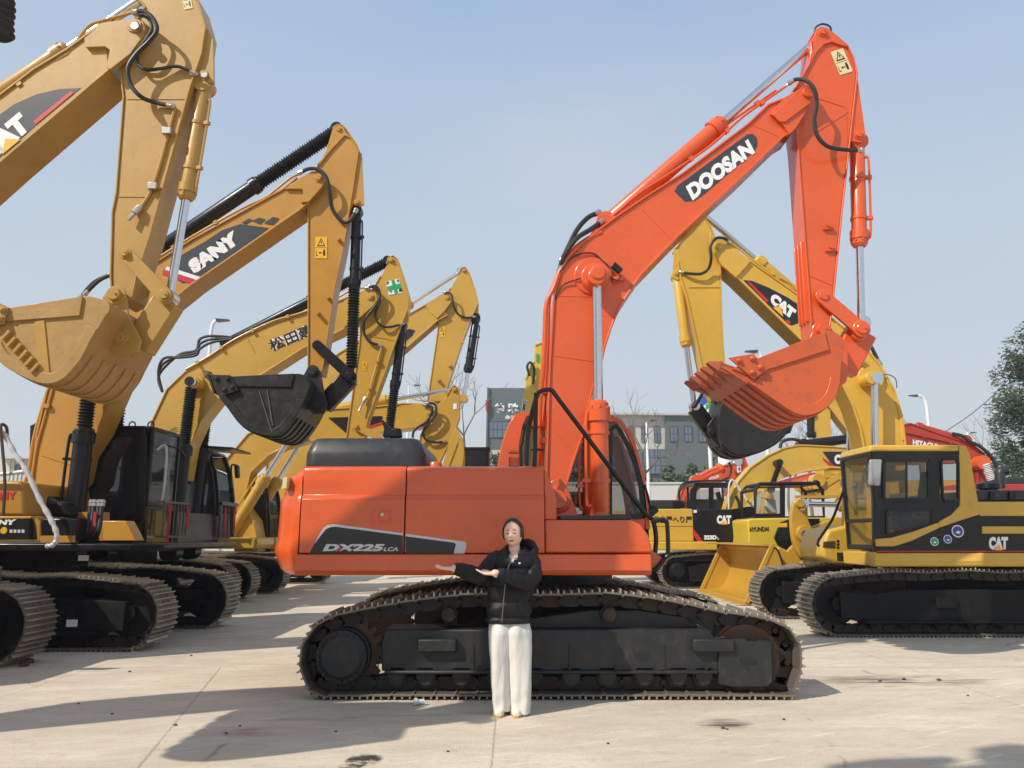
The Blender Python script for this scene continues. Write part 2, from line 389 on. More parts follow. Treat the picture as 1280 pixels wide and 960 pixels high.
def track(parent,path,Y0,w=.6,pitch=.19,mats=('shoe','chain'),individual=True,key='a',rev=False,off=.3):
    """path: closed counter-clockwise (seen from the camera) list of (x,z) of the shoes' outer plate surface"""
    pts=[V(x,z,0) for x,z in path]; ar=sum(pts[i].x*pts[(i+1)%len(pts)].y-pts[(i+1)%len(pts)].x*pts[i].y for i in range(len(pts)))
    if ar<0: pts=pts[::-1]
    sm=smooth(pts,8,True); yc=Y0+w/2
    st,sp=walk(sm,pitch,off); ch=MB()
    for c,d in st:
        nrm=V(d.y,-d.x,0)   # outward for ccw
        c2=c-nrm*.075
        for yy in (yc-.105,yc+.065):
            pl=[]
            for a,b in ((-.112,-.035),(-.095,.06),(.085,.06),(.112,.03),(.114,-.03),(.06,-.05),(-.05,-.05)):
                q=c2+d*a+nrm*b; pl.append((q.x,q.y))
            ch.prismw(pl,yy,yy+.04)
        q=c2+d*(sp*.5); ch.cyl(V(q.x,yc-.13,q.y),V(q.x,yc+.13,q.y),.027,n=10)
    tr=ch.build('crawler_track',M[mats[1]],parent)
    off_=WORLD[parent.name]
    me=shoe_mesh(w,sp,M[mats[0]],key+'%.4f'%w)
    tmp=MB()
    for i,(c,d) in enumerate(st):
        nrm=V(d.y,-d.x,0); 
        X=V(d.x,0,d.y); Z=V(nrm.x,0,nrm.y); Yv=Z.cross(X)
        mat=Matrix(((X.x,Yv.x,Z.x),(X.y,Yv.y,Z.y),(X.z,Yv.z,Z.z))); 
        if rev: mat=mat@Matrix.Rotation(pi,3,'Z')
        pos=V(c.x,yc,c.y)-nrm.xzy.copy()*0
        base=V(c.x,yc,c.y)
        if individual:
            o=bpy.data.objects.new('track_shoe',me); COL.objects.link(o); bv=o.modifiers.new('edge','BEVEL'); bv.width=.003; bv.segments=1
            o.parent=tr; o.location=base-off_; o.rotation_euler=mat.to_euler()
        else:
            tmp.add([mat@v.co+base for v in me.vertices],[tuple(p.vertices) for p in me.polygons])
    if not individual:
        tmp.mi=[p.material_index for _ in st for p in me.polygons]; tmp.build('track_shoes',[M[mats[0]],M['grouser']],tr)
    return tr
def stdpath(xl,xr,z=.93,r=.40,sag=.03):
    pts=[]
    for i in range(9):
        a=-pi/2+pi*i/8; pts.append((xr-r+math.cos(a)*r,r+.035+math.sin(a)*r))
    pts+=[(xr-1.2,z-.02),((xl+xr)/2+.5,z-sag),((xl+xr)/2,z),((xl+xr)/2-.6,z-sag),(xl+1.2,z-.02)]
    for i in range(9):
        a=pi/2+pi*i/8; pts.append((xl+r+math.cos(a)*r,r+.035+math.sin(a)*r))
    pts+=[(xl+1.2,.035),((xl+xr)/2,.035),(xr-1.2,.035)]
    return pts
def wheel(m,x,z,Y0,Y1,r,n=24): m.lathe(V(x,Y0,z),V(x,Y1,z),[(0,r*.8),(.0,r),(abs(Y1-Y0),r),(abs(Y1-Y0),r*.8)],n)
def std_under(parent,xl,xr,Y0,rev=False,mats=('shoed','chain'),individual=True,fm='blkm',key='a',sprocket_left=True,w=.6,off=.3):
    track(parent,stdpath(xl,xr),Y0,w,.19,mats,individual,key,rev,off)
    m=MB(); r=.4
    m.prismw([(xl+.75,.22),(xr-.75,.22),(xr-.75,.56),(xr-1.3,.66),(xl+1.3,.66),(xl+.75,.56)],Y0+.06,Y0+w-.06)
    m.prismw([(xl+.75,.19),(xr-.75,.19),(xr-.75,.235),(xl+.75,.235)],Y0+.0,Y0+w-.0)
    e0,e1=(xr-.95,xr-.42) if sprocket_left else (xl+.42,xl+.95)
    m.prismw([(e0,.27),(e1,.25),(e1,.60),(e0,.64)],Y0+.03,Y0+w-.03)
    m.box((xl+xr)/2-.5,(xl+xr)/2-.2,Y0-.0,Y0+.06,.40,.55); m.box((xl+xr)/2+.9,(xl+xr)/2+1.2,Y0-.0,Y0+.06,.40,.55)
    m.build('track_frame',M[fm],parent,bevel=.01)
    sx,ix=(xl+.44,xr-.42) if sprocket_left else (xr-.44,xl+.42)
    for i in range(7):
        k=MB(); x=xl+.9+(xr-xl-1.8)*i/6; wheel(k,x,.18,Y0+.16,Y0+w-.16,.085,16); k.cyl(V(x,Y0+.08,.18),V(x,Y0+w-.08,.18),.06,n=12); k.build('track_roller',M[fm],parent)
    k=MB(); wheel(k,sx,.47,Y0+w/2-.04,Y0+w/2+.04,.33); 
    k.lathe(V(sx,Y0+w/2,.47),V(sx,Y0-.02,.47),[(0,.24),(w/2-.08,.24),(w/2-.07,.21),(w/2,.19),(w/2+.02,.17)],26)
    for i in range(16):
        a=2*pi*i/16; k.cyl(V(sx+.215*math.cos(a),Y0+.075,.47+.215*math.sin(a)),V(sx+.215*math.cos(a),Y0+.05,.47+.215*math.sin(a)),.014,n=6)
    for i in range(21):
        a=2*pi*i/21; c=V(sx+.35*math.cos(a),Y0+w/2,.47+.35*math.sin(a)); k.ball(c,.035,6,4,(1,1,1))
    k.build('drive_sprocket',M[fm],parent)
    k=MB(); wheel(k,ix,.46,Y0+w/2-.09,Y0+w/2+.09,.31,28); k.lathe(V(ix,Y0+.09,.46),V(ix,Y0+w-.09,.46),[(0,.1),(w-.18,.1)],16); k.build('idler_wheel',M[fm],parent)
def quadgrid(m,x0,x1,z0,z1,Y,nx,nz,th,d=.02):
    for i in range(nx+1):
        x=x0+(x1-x0)*i/nx; m.box(x-th/2,x+th/2,Y-d,Y,z0,z1)
    for i in range(nz+1):
        z=z0+(z1-z0)*i/nz; m.box(x0,x1,Y-d+.001,Y-.001,z-th/2,z+th/2)
def windowpane(parent,outer,Y,glass='glass',frame='blk',fw=2.0,th=.03,name='window'):
    "outer: pixel polygon of the opening; builds rubber frame ring and glass just proud of the wall"
    pts=XZ(outer,Y); n=len(pts); c=V(sum(p[0] for p in pts)/n,sum(p[1] for p in pts)/n)
    m=MB(); inn=[]
    for i in range(n):
        a=V(*pts[i-1]);b=V(*pts[i]);d=V(*pts[(i+1)%n]); t=(d-a).normalized(); nn=V(-t.y,t.x)
        if nn.dot(c-b)<0: nn=-nn
        inn.append(b+nn*fw*.01)
    for i in range(n):
        j=(i+1)%n; m.prismw([pts[i],pts[j],tuple(inn[j]),tuple(inn[i])],Y-.015,Y+th)
    f=m.build(name,M[frame],parent)
    MB().prismw([tuple(p) for p in inn],Y+.002,Y+.008).build('glass_pane',M[glass],f)
    return f
# ---------------------------------------------------------------- the orange excavator
ex=thing('excavator','large orange excavator parked side-on behind the woman, lettered on boom and flank','excavator',(0.3,8.75,0),group='excavators in the yard')
O=M['orange']; YB=8.52; YB1=8.98
top=[(686,646),(685,586),(688,484),(689,455),(694,370),(702,340),(715,319),(732,302),(752,286),(775,269),(812,244),(855,217),(937,155),(962,131),(980,124)]
bot=[(992,164),(980,171),(931,219),(886,260),(847,297),(802,344),(787,366),(775,385),(765,410),(757,435),(752,458),(742,486),(730,543),(718,577),(707,614),(700,646)]
boom=plate_boom(ex,top,bot,YB,YB1,O,th=.025,over=.022)
ear=[(963,142),(980,122),(1000,111),(1009,107),(1017,110),(1019,118),(1016,127),(995,160),(987,168),(975,150)]
m=MB()
m.prism([(963,142),(980,122),(1000,111),(1009,107),(1017,110),(1019,118),(1016,127),(995,160),(987,168),(975,150)],YB-.02,YB+.06)
m.prism([(966,143),(999,111),(1007,109),(1016,116),(1014,128),(982,152),(975,152)],YB-.045,YB-.018)
m.build('boom_head',O,boom,bevel=.006); MB().prism(ear,YB1-.06,YB1+.02).build('boom_head',O,boom,bevel=.006)
for a,b in (((803,262),(840,300)),((694,445),(744,452)),((697,370),(742,371)),((938,155),(972,170))):
    MB().tube([P(*a,YB+.022),P(*b,YB+.022)],.006,6).build('weld_seam',O,boom)
pin(boom,(1009,117),.105,YB-.03,O,d=.06)
# boom cylinder bosses, cylinders
m=MB(); disc(m,(742,345),.23,YB-.0,YB+.1); disc(m,(744,345),.16,YB-.10,YB+.1); disc(m,(746,345),.10,YB-.34,YB1+.34)
p=P(746,345,YB)
m.build('boom_cylinder_boss',O,boom,bevel=.012)
bc=cylinder(ex,(750,655),(746,345),YB-.22,.105,.052,.47,O,gl=.2)
pa=P(750,655,YB-.22);pb=P(746,345,YB-.22)
cylinder(ex,V(pa.x,YB1+.22,pa.z),V(pb.x,YB1+.22,pb.z),YB1+.22,.105,.052,.47,O,gl=.2)
m=MB(); m.lathe(V(pb.x,YB-.36,pb.z),V(pb.x,YB-.1,pb.z),[(0,.07),(.012,.085),(.03,.085),(.035,.115),(.24,.115)],22); m.build('boom_cylinder_eye',O,boom)
# arm cylinder on top of the boom
YM=8.75
ac=cylinder(ex,(757,281),(1025,47),YM,.105,.05,.53,O,gl=.17,line=False)
m=MB(); m.prism([(735,300),(747,270),(757,265),(768,270),(782,264),(790,266),(772,280),(752,293)],YM-.12,YM-.06); m.prism([(735,300),(747,270),(757,265),(768,270),(790,266),(772,280),(752,293)],YM+.06,YM+.12)
m.build('arm_cylinder_bracket',O,boom,bevel=.006)
# arm
YA=8.60;YA1=8.94
arm_t=[(1020,39),(1026,35),(1033,36),(1045,45),(1059,57),(1066,72),(1071,92),(1052,262),(1041,370),(1036,412),(1031,420)]
arm_b=[(1018,420),(1016,405),(1010,330),(1004,250),(999,182),(996,158),(992,116),(1004,95),(1013,80),(1016,62),(1015,50)]
arm=plate_boom(ex,arm_t,arm_b,YA,YA1,M['orange2'] if 0 else O,'arm',th=.02,over=.018)
m=MB()
m.prism([(1020,38),(1027,34),(1037,37),(1048,46),(1060,58),(1052,56),(1040,52),(1030,55),(1020,66),(1004,96),(994,116),(1004,95),(1014,76)],YA-.012,YA+.03)
m.prism([(1071,90),(1082,168),(1081,175),(1077,178),(1064,176),(1062,168)],YA+.02,YA+.05); m.prism([(1071,90),(1082,168),(1081,175),(1077,178),(1064,176),(1062,168)],YA1-.05,YA1-.02)
m.build('arm_lug',O,arm,bevel=.005)
for a,b in (((1022,123),(1057,134)),((1057,134),(1059,180)),((1003,176),(1060,140)),((1013,345),(1044,358))):
    MB().tube([P(*a,YA+.016),P(*b,YA+.016)],.006,6).build('weld_seam',O,arm)
for i in range(3):
    y=YA+.07+i*.1
    A=P(1008,300,YA);B=P(1015,400,YA); MB().bar(V(A.x-.03,y,A.z),V(B.x-.03,y,B.z),.035,.04).build('wear_rib',O,arm,bevel=.004)
m=MB()
for c in ((1034,283),(1037,310)):
    a=P(*c,YA+.02); m.box(a.x-.06,a.x+.06,YA-.02,YA+.02,a.z-.05,a.z-.02); m.cyl(V(a.x,YA+.02,a.z),V(a.x,YA-.045,a.z),.025,n=8)
m.build('hose_bracket',O,arm)
pin(arm,(1028,41),.06,YA-.012,O,name='arm_cylinder_pin'); pin(arm,(1073,169),.06,YA+.02,O)
pin(arm,(1029,370),.085,YA-.04,O); 
# bucket cylinder
cylinder(ex,(1071,180),(1077,405),YM,.088,.045,.57,O,gl=.17,side=V(-1,0,0))
# links
lk=MB(); bar2(lk,((1029,370),(1077,411)),YA1+.015,YA1+.06,.085,.085); lk.build('bucket_link',O,ex,bevel=.006); lk=MB(); bar2(lk,((1029,370),(1077,411)),YA-.06,YA-.015,.085,.085); 
l1=lk.build('bucket_link',O,ex,bevel=.006); pin(l1,(1077,411),.1,YA-.06,O); 
lk=MB(); lk.bar(P(1076,415,YM),P(1051,463,YM),.34,.17,V(0,1,0)); bar2(lk,((1051,460),(1051,472)),YA-.02,YA1+.02,.09,.08); bar2(lk,((1077,411),(1075,416)),YA-.01,YA1+.01,.095,.09)
lk.build('bucket_link',O,ex,bevel=.02)
BY0,BY1=8.15,9.35
bk=bucket(ex,[(912,462),(935,477),(960,495),(985,512),(1001,519),(1016,518),(1030,512),(1042,500),(1049,480),(1052,455),(1055,427),(1047,417),(1036,413)],BY0,BY1,M['borange'],(885,452),cut=[(911,447),(942,442),(960,462),(942,474)],tw=.11,toothmat=M['torange'])
m=MB()
for y in (YA-.05,YA1+.01):
    m.prism([(1010,428),(1018,408),(1026,402),(1036,406),(1048,420),(1060,440),(1060,470),(1050,482),(1042,470)],y,y+.04)
m.build('bucket_ear',O,bk,bevel=.006); pin(bk,(1027,413),.11,YA-.05,O,d=.09)
# hoses and pipes
hose(ex,[(988,103,YA-.05),(996,99,YA-.12),(1008,101,YA-.2),(1018,112,YA-.24),(1021,130,YA-.22),(1018,150,YA-.2),(1022,170,YA-.2),(1035,183,YA-.18),(1055,187,YA-.12),(1076,188,YA-.06)],.024,name='hose')
pipe(ex,[(988,103,YA-.05),(975,113,YA),(930,145,YA+.02),(887,183,YA+.03),(840,215,YA+.03),(800,241,YA+.03),(775,262,YA+.03),(762,272,YA+.05)],.016,O)
pipe(ex,[(970,113,YA+.12),(922,146,YA+.14),(880,178,YA+.14),(835,212,YA+.14),(795,240,YA+.14),(768,262,YA+.12)],.016,O)
pipe(ex,[(752,290,YB+.03),(732,300,YB+.03),(715,315,YB+.02),(700,338,YB+.02),(692,360,YB+.01),(683,380,YB+.01),(681,420,YB+.01),(679,460,YB+.02),(675,500,YB+.04),(672,560,YB+.06),(672,582,YB+.1)],.028,O)
pipe(ex,[(740,297,YB+.13),(712,314,YB+.13),(696,345,YB+.13),(687,372,YB+.13),(685,420,YB+.13),(683,460,YB+.13),(680,520,YB+.13),(676,582,YB+.13)],.022,O)
hose(ex,[(752,277,YB+.1),(738,287,YB+.02),(722,297,YB-.02),(710,312,YB-.02),(703,325,YB),(700,338,YB+.04)],.03)
hose(ex,[(748,266,YB+.3),(735,272,YB+.25),(722,286,YB+.2),(712,305,YB+.2),(703,325,YB+.2)],.03)
hose(ex,[(736,344,YB-.06),(722,349,YB-.02),(706,355,YB),(698,365,YB+.01),(694,375,YB+.02)],.008,ends=False,name='cable')
hose(ex,[(696,345,YB),(712,324,YB),(726,317,YB),(742,317,YB),(754,327,YB),(764,336,YB-.03),(765,347,YB-.05),(772,350,YB-.05),(776,343,YB-.06)],.009,ends=False,name='cable')
m=MB(); m.bar(P(766,331,YB-.08),P(776,340,YB-.08),.07,.07); wl=m.build('work_lamp',M['blk'],boom,bevel=.008)
m=MB(); m.prism([(766,346),(780,344),(781,349),(767,351)],YB-.05,YB+.03); m.build('lamp_bracket',O,boom)
hose(ex,[(1018,42,YM-.02),(1020,34,YM-.02),(1028,30,YM-.02),(1037,33,YM-.02),(1039,39,YM)],.012,ends=False,name='grease_hose')
# decals
def rr(p): return p
d=sheet(boom,[(843,239),(847,232),(934,168),(941,167),(946,172),(947,181),(944,188),(880,243),(868,251),(856,252)],YB+.018,M['dec'],'name_plate')
text(d,'DOOSAN',(866,251),(944,191),(857,233),YB+.014,M['white'],.06)
def warn(parent,bl,br,tl,Y,bg='cream'):
    a,b,c=P(*bl,Y),P(*br,Y),P(*tl,Y); q=lambda u,v,o=0: a+(b-a)*u+(c-a)*v-V(0,o,0)
    s=MB().add([q(0,0),q(1,0),q(1,1),q(0,1)],[(0,1,2,3)]).build('warning_sticker',M[bg],parent)
    k=MB()
    def tri(pts): k.add([q(u,v,.002) for u,v in pts],[tuple(range(len(pts)))])
    T=[(.15,.56),(.85,.56),(.5,.95)]; t2=[(.26,.61),(.74,.61),(.5,.88)]
    for i in range(3):
        j=(i+1)%3; tri([T[i],T[j],t2[j],t2[i]])
    tri([(.47,.67),(.53,.67),(.55,.8),(.45,.8)]); tri([(.05,.49),(.95,.49),(.95,.505),(.05,.505)])
    tri([(.68,.12),(.82,.12),(.85,.3),(.80,.42),(.70,.42),(.65,.3)]); tri([(.28,.25),(.42,.2),(.42,.24),(.6,.24),(.6,.28),(.42,.28),(.42,.32)])
    tri([(.08,.12),(.22,.12),(.22,.16),(.12,.16),(.12,.36),(.08,.36)])
    k.build('warning_symbol',M['ink'],s); return s
warn(arm,(1050,94),(1066,89),(1038,65),YA-.0+.012)
# ---- house
YH=7.40; YH1=10.05
def zat(py,Y=YH): return P(640,py,Y).z
def xat(px,py,Y=YH): return P(px,py,Y).x
zb=zat(719); zt=zat(582); zc=zat(621); zl=zat(692)
xl=xat(375,650); xr=xat(681,650); xm=xat(506,650)
def panel(x0,x1,name,zbot=zl+.006):
    m=MB(); m.prismw([(x0,zbot),(x1,zbot),(x1,zc-.02),(x0,zc-.02)],YH,YH+.04)
    # moulded crease and inset upper part with rolled top edge
    pr=[(YH,zc-.02),(YH+.012,zc+.005),(YH+.035,zc+.02),(YH+.035,zt-.06),(YH+.05,zt-.02),(YH+.09,zt),(YH+.5,zt+.004)]
    n=len(pr); vs=[V(x0,y,z) for y,z in pr]+[V(x1,y,z) for y,z in pr]
    m.add(vs,[(i,i+1,n+i+1,n+i) for i in range(n-1)]+[tuple(range(n)),tuple(range(2*n-1,n-1,-1))])
    return m.build(name,O,ex,bevel=.004,ang=50)
d1=panel(xl+.005,xm-.006,'engine_door'); d2=panel(xm+.006,xr-.004,'pump_door')
m=MB(); m.prismw([(xl-.02,zb+.02),(xat(815,700),zb+.02),(xat(815,700),zt-.03),(xl-.02,zt-.03)],YH+.05,YH+.1) if 0 else None
m.box(xl,xr,YH+.06,YH1,zb+.06,zt-.07); m.box(xl,xr,YH+.3,YH1,zt-.07,zt-.006); m.build('body_shell',M['blkm'],ex)
# rear counterweight: rounded block, swept plan outline
def cw_sec(z,grow):
    out=[]; x1=xl-.008; 
    x0=xat(342,650)-.0-grow
    pts=[(x1,YH+.01),(x0+.26,YH+.02),(x0+.10,YH+.14),(x0-.02,YH+.45),(x0-.14,YH+.9),(x0-.18,YH+1.35),(x0-.14,YH+1.8),(x0-.02,YH+2.25),(x0+.1,YH1-.1),(x0+.26,YH1),(x1,YH1)]
    return [V(x,y,z) for x,y in pts]
lev=[(zb+.0,-.04),(zb+.04,.02),(zb+.16,.07),(zat(692),.09),(zat(682),.085),(zat(674),.065),(zat(645),.06),(zat(623),.055),(zat(617),.035),(zat(604),.025),(zat(595),.0),(zt-.03,-.08),(zt-.008,-.14),(zt,-.19)]
m=MB(); secs=[[V(v.x,v.y+(0 if z<zc-.01 else .035 if v.y<8 else 0)+(0 if z<zt-.03 else .03 if v.y<8 else 0),v.z) for v in cw_sec(z,gr)] for z,gr in lev]; n=len(secs[0])
vs=[v for s in secs for v in s]; fs=[tuple(range(n-1,-1,-1)),tuple((len(lev)-1)*n+i for i in range(n))]
for k in range(len(lev)-1):
    for i in range(n): fs.append((k*n+i,k*n+(i+1)%n,(k+1)*n+(i+1)%n,(k+1)*n+i))
m.add(vs,fs); cw=m.build('counterweight',O,ex,ang=45,bevel=.01)
m=MB(); m.prism([(352,611),(354,597),(359,596),(358,610)],YH+.06,YH+.3); m.build('rear_sticker',M['cream'],cw)
# sill under the doors, with an outward fold
def sill(x0,x1,name,z1=zl):
    pr=[(YH+.02,z1),(YH-.045,z1-.01),(YH-.06,z1-.15),(YH-.03,zb+.0),(YH+.1,zb-.0),(YH+.1,z1)]
    n=len(pr); m=MB(); vs=[V(x0,y,z) for y,z in pr]+[V(x1,y,z) for y,z in pr]
    m.add(vs,[(i,(i+1)%n,n+(i+1)%n,n+i) for i in range(n)]+[tuple(range(n)),tuple(range(2*n-1,n-1,-1))]); return m.build(name,O,ex,bevel=.008)
sill(xl-.02,xat(813,700),'side_sill')
# toolbox at the front right
x0=xr+.004; xf=xat(815,690); zt2=zat(650)
m=MB(); out=[(x0,zl+.006),(xf,zl+.006),(xf,zt2-.28),(xf-.03,zt2-.14),(xf-.10,zt2-.04),(xf-.2,zt2),(x0,zt2)]
m.prismw(out,YH-.01,YH+.75); tb=m.build('toolbox',O,ex,bevel=.018,segs=3)
m=MB(); m.box(xr+.15,xf-.18,YH+.05,YH+.7,zt2+.002,zt2+.045); m.build('anti_slip_step',M['grey'],tb,bevel=.008)
# curved shoulder next to the boom foot
m=MB(); xs=xat(693,620); m.prismw([(xr,zt2+.0),(xs+.02,zt2+.0),(xs+.02,zat(625)),(xs-.02,zat(605)),(xs-.07,zat(590)),(xr,zat(586))],YH+.03,YH+.9); m.build('side_shoulder',O,ex,bevel=.03,segs=3)
# boom foot brackets
m=MB()
for y in (YB-.12,YB1+.05): m.prism([(680,646),(683,612),(690,600),(700,598),(709,608),(725,650)],y,y+.07)
b=m.build('boom_bracket',O,ex,bevel=.008); pin(b,(697,625),.15,YB-.12,O,d=.12)
# upper deck plate, swing ring, centre frame
m=MB(); m.box(xl+.1,xf-.02,YH+.1,YH1-.02,zb+.02,zb+.12); m.box(xr-.4,xf-.02,YH+.75,YH1,zb+.12,zt2-.02); m.build('revolving_frame',M['orange2'],ex)
cx=xat(690,700,8.75)
m=MB(); m.lathe(V(cx,8.75,zb-.14),V(cx,8.75,zb+.02),[(0,.6),(.05,.6),(.05,.66),(.16,.66)],40); m.build('swing_ring',M['frame'],ex)
# engine hood, exhaust, caps
def loft(m,secs):
    n=len(secs[0]); vs=[v for s in secs for v in s]; fs=[tuple(range(n-1,-1,-1)),tuple((len(secs)-1)*n+i for i in range(n))]
    for k in range(len(secs)-1):
        for i in range(n): fs.append((k*n+i,k*n+(i+1)%n,(k+1)*n+(i+1)%n,(k+1)*n+i))
    m.add(vs,fs)
def rrect(x0,x1,y0,y1,z,r,k=5):
    out=[]
    for cx_,cy_,a0 in ((x1-r,y1-r,0),(x0+r,y1-r,pi/2),(x0+r,y0+r,pi),(x1-r,y0+r,1.5*pi)):
        for i in range(k+1):
            a=a0+pi/2*i/k; out.append(V(cx_+r*math.cos(a),cy_+r*math.sin(a),z))
    return out
hy=7.75; hx0,hx1=xat(380,570,hy),xat(531,570,hy); h0=zt; h1=P(450,546,hy).z
m=MB(); loft(m,[rrect(hx0,hx1,hy,9.6,h0,.1),rrect(hx0,hx1,hy,9.6,h0+(h1-h0)*.45,.12),rrect(hx0+.01,hx1-.01,hy+.01,9.58,h0+(h1-h0)*.55,.10),rrect(hx0+.05,hx1-.06,hy+.05,9.55,h1-.035,.10),rrect(hx0+.075,hx1-.09,hy+.08,9.52,h1-.008,.09),rrect(hx0+.11,hx1-.12,hy+.12,9.5,h1,.08)])
m.build('engine_hood',M['grey'],ex,ang=50)
m=MB(); a=P(494,547,8.6); m.lathe(V(a.x,8.6,a.z-.1),V(a.x,8.6,a.z+1),[(0,.06),(.10,.06),(.10,.085),(.2,.07)],16)
m.prism([(476,523),(481,527),(499,546),(478,546),(480,536)],8.5,8.62); m.build('exhaust_stack',M['blk'],ex,bevel=.01)
m=MB(); a0,a1=P(581,583,8.0),P(611,559,8.0); loft(m,[rrect(a0.x,a1.x,8.0,8.35,zt,.04),rrect(a0.x,a1.x,8.0,8.35,a1.z-.02,.04),rrect(a0.x-.01,a1.x+.01,7.99,8.36,a1.z-.02,.04),rrect(a0.x-.01,a1.x+.01,7.99,8.36,a1.z,.04)]); m.build('air_cleaner_box',M['blk'],ex)
m=MB(); a=P(544,582,7.9); m.lathe(V(a.x,7.9,zt-.02),V(a.x,7.9,zt+1),[(0,.05),(.04,.05),(.04,.075),(.085,.07),(.10,.06)],12); m.build('filler_cap',O,ex)
m=MB(); a=P(642,583,7.75); b=P(642,567,7.75); m.lathe(V(a.x,7.75,zt-.02),V(a.x,7.75,b.z),[(0,.05),(b.z-zt-.02,.05)],14); m.lathe(V(a.x,7.75,b.z-.0),V(a.x,7.75,b.z+.1),[(0,.05),(.01,.055),(.03,.04)],14); m.build('tank_neck',O,ex)
# handrails
hy=7.7
def rail(pts,r=.024,name='handrail'):
    m=MB(); m.tube(smooth([P(*p) if len(p)==3 else P(*p,hy) for p in pts],5),r,10); return m.build(name,M['blk'],ex)
rail([(668,584),(669,560),(670,498),(672,492),(678,488),(686,487),(691,489),(699,500),(748,565),(800,634),(812,646),(817,653),(820,671),(819,690),(817,699),(812,704)],.023)
rail([(658,582,8.1),(660,540,8.1),(668,505,8.0),(672,494,7.9)],.025); rail([(664,562,7.72),(679,562,7.72)],.012)
rail([(814,653,7.6),(824,650,7.6),(831,651,7.6),(834,656,7.6),(835,690,7.6),(831,698,7.6),(819,712,7.6),(806,714,7.6)],.021)
m=MB(); m.prism([(812,686),(832,700),(833,705),(812,712)],7.62,7.68); m.build('step_plate',O,ex)
# door latch
m=MB(); quadgrid(m,xat(465,640),xat(489,640),zat(654),zat(637),YH+.002,1,1,.012,.012); m.build('latch_frame',O,d1)
m=MB(); a0=P(470,651,YH);a1=P(487,640,YH); m.box(a0.x+.03,a1.x,YH-.012,YH+.01,a0.z,a1.z); m.build('door_latch',O,d1,bevel=.004)
m=MB(); a=P(478,643,YH-.01); m.lathe(V(a.x,YH-.01,a.z),V(a.x,YH-.03,a.z),[(0,.016),(.01,.016),(.01,.008)],12); m.build('latch_lock',M['steel'],d1)
# model decal
y=YH-.004
sheet(d1,[(386.5,692),(393,680),(401,667),(407,660),(412,657.5),(420,657),(503.6,668.3),(503.6,692)],y,M['decb'],'flank_decal')
sheet(d2,[(507,668.8),(568,677.5),(570,680),(567,692),(507,692)],y,M['decb'],'flank_decal')
sheet(d1,[(393,680),(397,671),(404,660),(410,656),(418,655),(503.6,666.5),(503.6,669.3),(420,658.5),(413,659),(408,661),(402,668)],y-.002,M['silver'],'decal_border')
sheet(d2,[(507,667),(581,677),(583,679),(583,682),(580.5,692),(567,692),(570,680.5),(568,678.5),(507,670.3)],y-.002,M['silver'],'decal_border')
text(d1,'DX225',(403,689),(477,689),(408,680),y-.003,M['silver'],.06); text(d1,'LCA',(479,689),(497.5,689),(481,684),y-.003,M['silver'],.03)
sheet(d1,[(420,689),(424,689),(430,684),(426,684)],y-.005,M['redf'],'decal_accent')
# ---- cab on the far side
YC=9.16; YC1=10.15
cab_pts=[(621,590),(623,575),(627,555),(634,533),(642,519),(648,516),(667,514),(700,508),(740,508),(762,518),(775,524),(784,535),(792,556),(802,594),(808,622),(812,645),(813,662),(622,662)]
oc=XZ(cab_pts,YC)
def ring(m,outer,inner,Y0,Y1):
    n=len(outer)
    for i in range(n):
        j=(i+1)%n; m.prismw([outer[i],outer[j],inner[j],inner[i]],Y0,Y1)
m=MB()
# near wall: pillars, between the openings
def PX(pts): return XZ(pts,YC)
m.prismw(PX([(621,590),(623,575),(627,555),(634,533),(642,519),(648,516),(667,514),(667,519),(659,521),(654,532),(650,555),(649,590),(649,662),(622,662)]),YC,YC+.06)
m.prismw(PX([(667,514),(700,508),(740,508),(762,518),(762,529),(740,522),(667,522)]),YC+.002,YC+.058)
m.prismw(PX([(762,518),(775,524),(784,535),(792,556),(802,594),(808,622),(812,645),(813,662),(806,662),(807,640),(804,610),(796,578),(788,554),(780,536),(773,527),(762,529)]),YC,YC+.06)
m.prismw(PX([(733,522),(760,524),(760,650),(733,650)]),YC+.004,YC+.056)
m.prismw(PX([(649,648),(807,648),(806,662),(649,662)]),YC+.003,YC+.055)
m.prismw(PX([(667,521),(700,521),(700,650),(690,650)]),YC+.005,YC+.05) if 0 else None
cab=m.build('cab',O,ex,bevel=.012)
m=MB(); roof=[p for p in PX([(634,533),(642,519),(648,516),(667,514),(700,508),(740,508),(762,518),(775,524),(784,535)])]
m.ribbon([tuple(p) for p in smooth([V(a,b,0) for a,b in roof],4)and[(v.x,v.y) for v in smooth([V(a,b,0) for a,b in roof],4)]],YC+.001,YC1,-.05); m.build('cab_roof',O,cab)
fx=P(805,600,YC).x; 
m=MB(); far=[(x,z) for x,z in oc]
# far wall frame with door window opening
c=V(sum(p[0] for p in far)/len(far),sum(p[1] for p in far)/len(far)); inn=[tuple(c+(V(*p)-c)*.84) for p in far]
ring(m,far,inn,YC1-.05,YC1); m.build('cab_far_wall',M['orange2'],cab)
MB().prismw(inn,YC1-.03,YC1-.022).build('glass_pane',M['glass'],cab)
m=MB(); m.box(oc[0][0],P(812,660,YC).x,YC+.06,YC1-.05,zb+.1,zt2+.1); m.build('cab_floor',M['blkm'],cab)
windowpane(cab,[(760,539),(765,532),(771,530),(777,537),(788,557),(797,581),(804,610),(806,638),(803,647),(797,649),(760,646)],YC,'glass','blk',5)
windowpane(cab,[(700,522),(733,522),(733,648),(700,648)],YC,'glass','blk',1.5)
windowpane(cab,[(650,560),(655,532),(661,521),(700,521),(700,648),(650,648)],YC,'glass','blk',3)
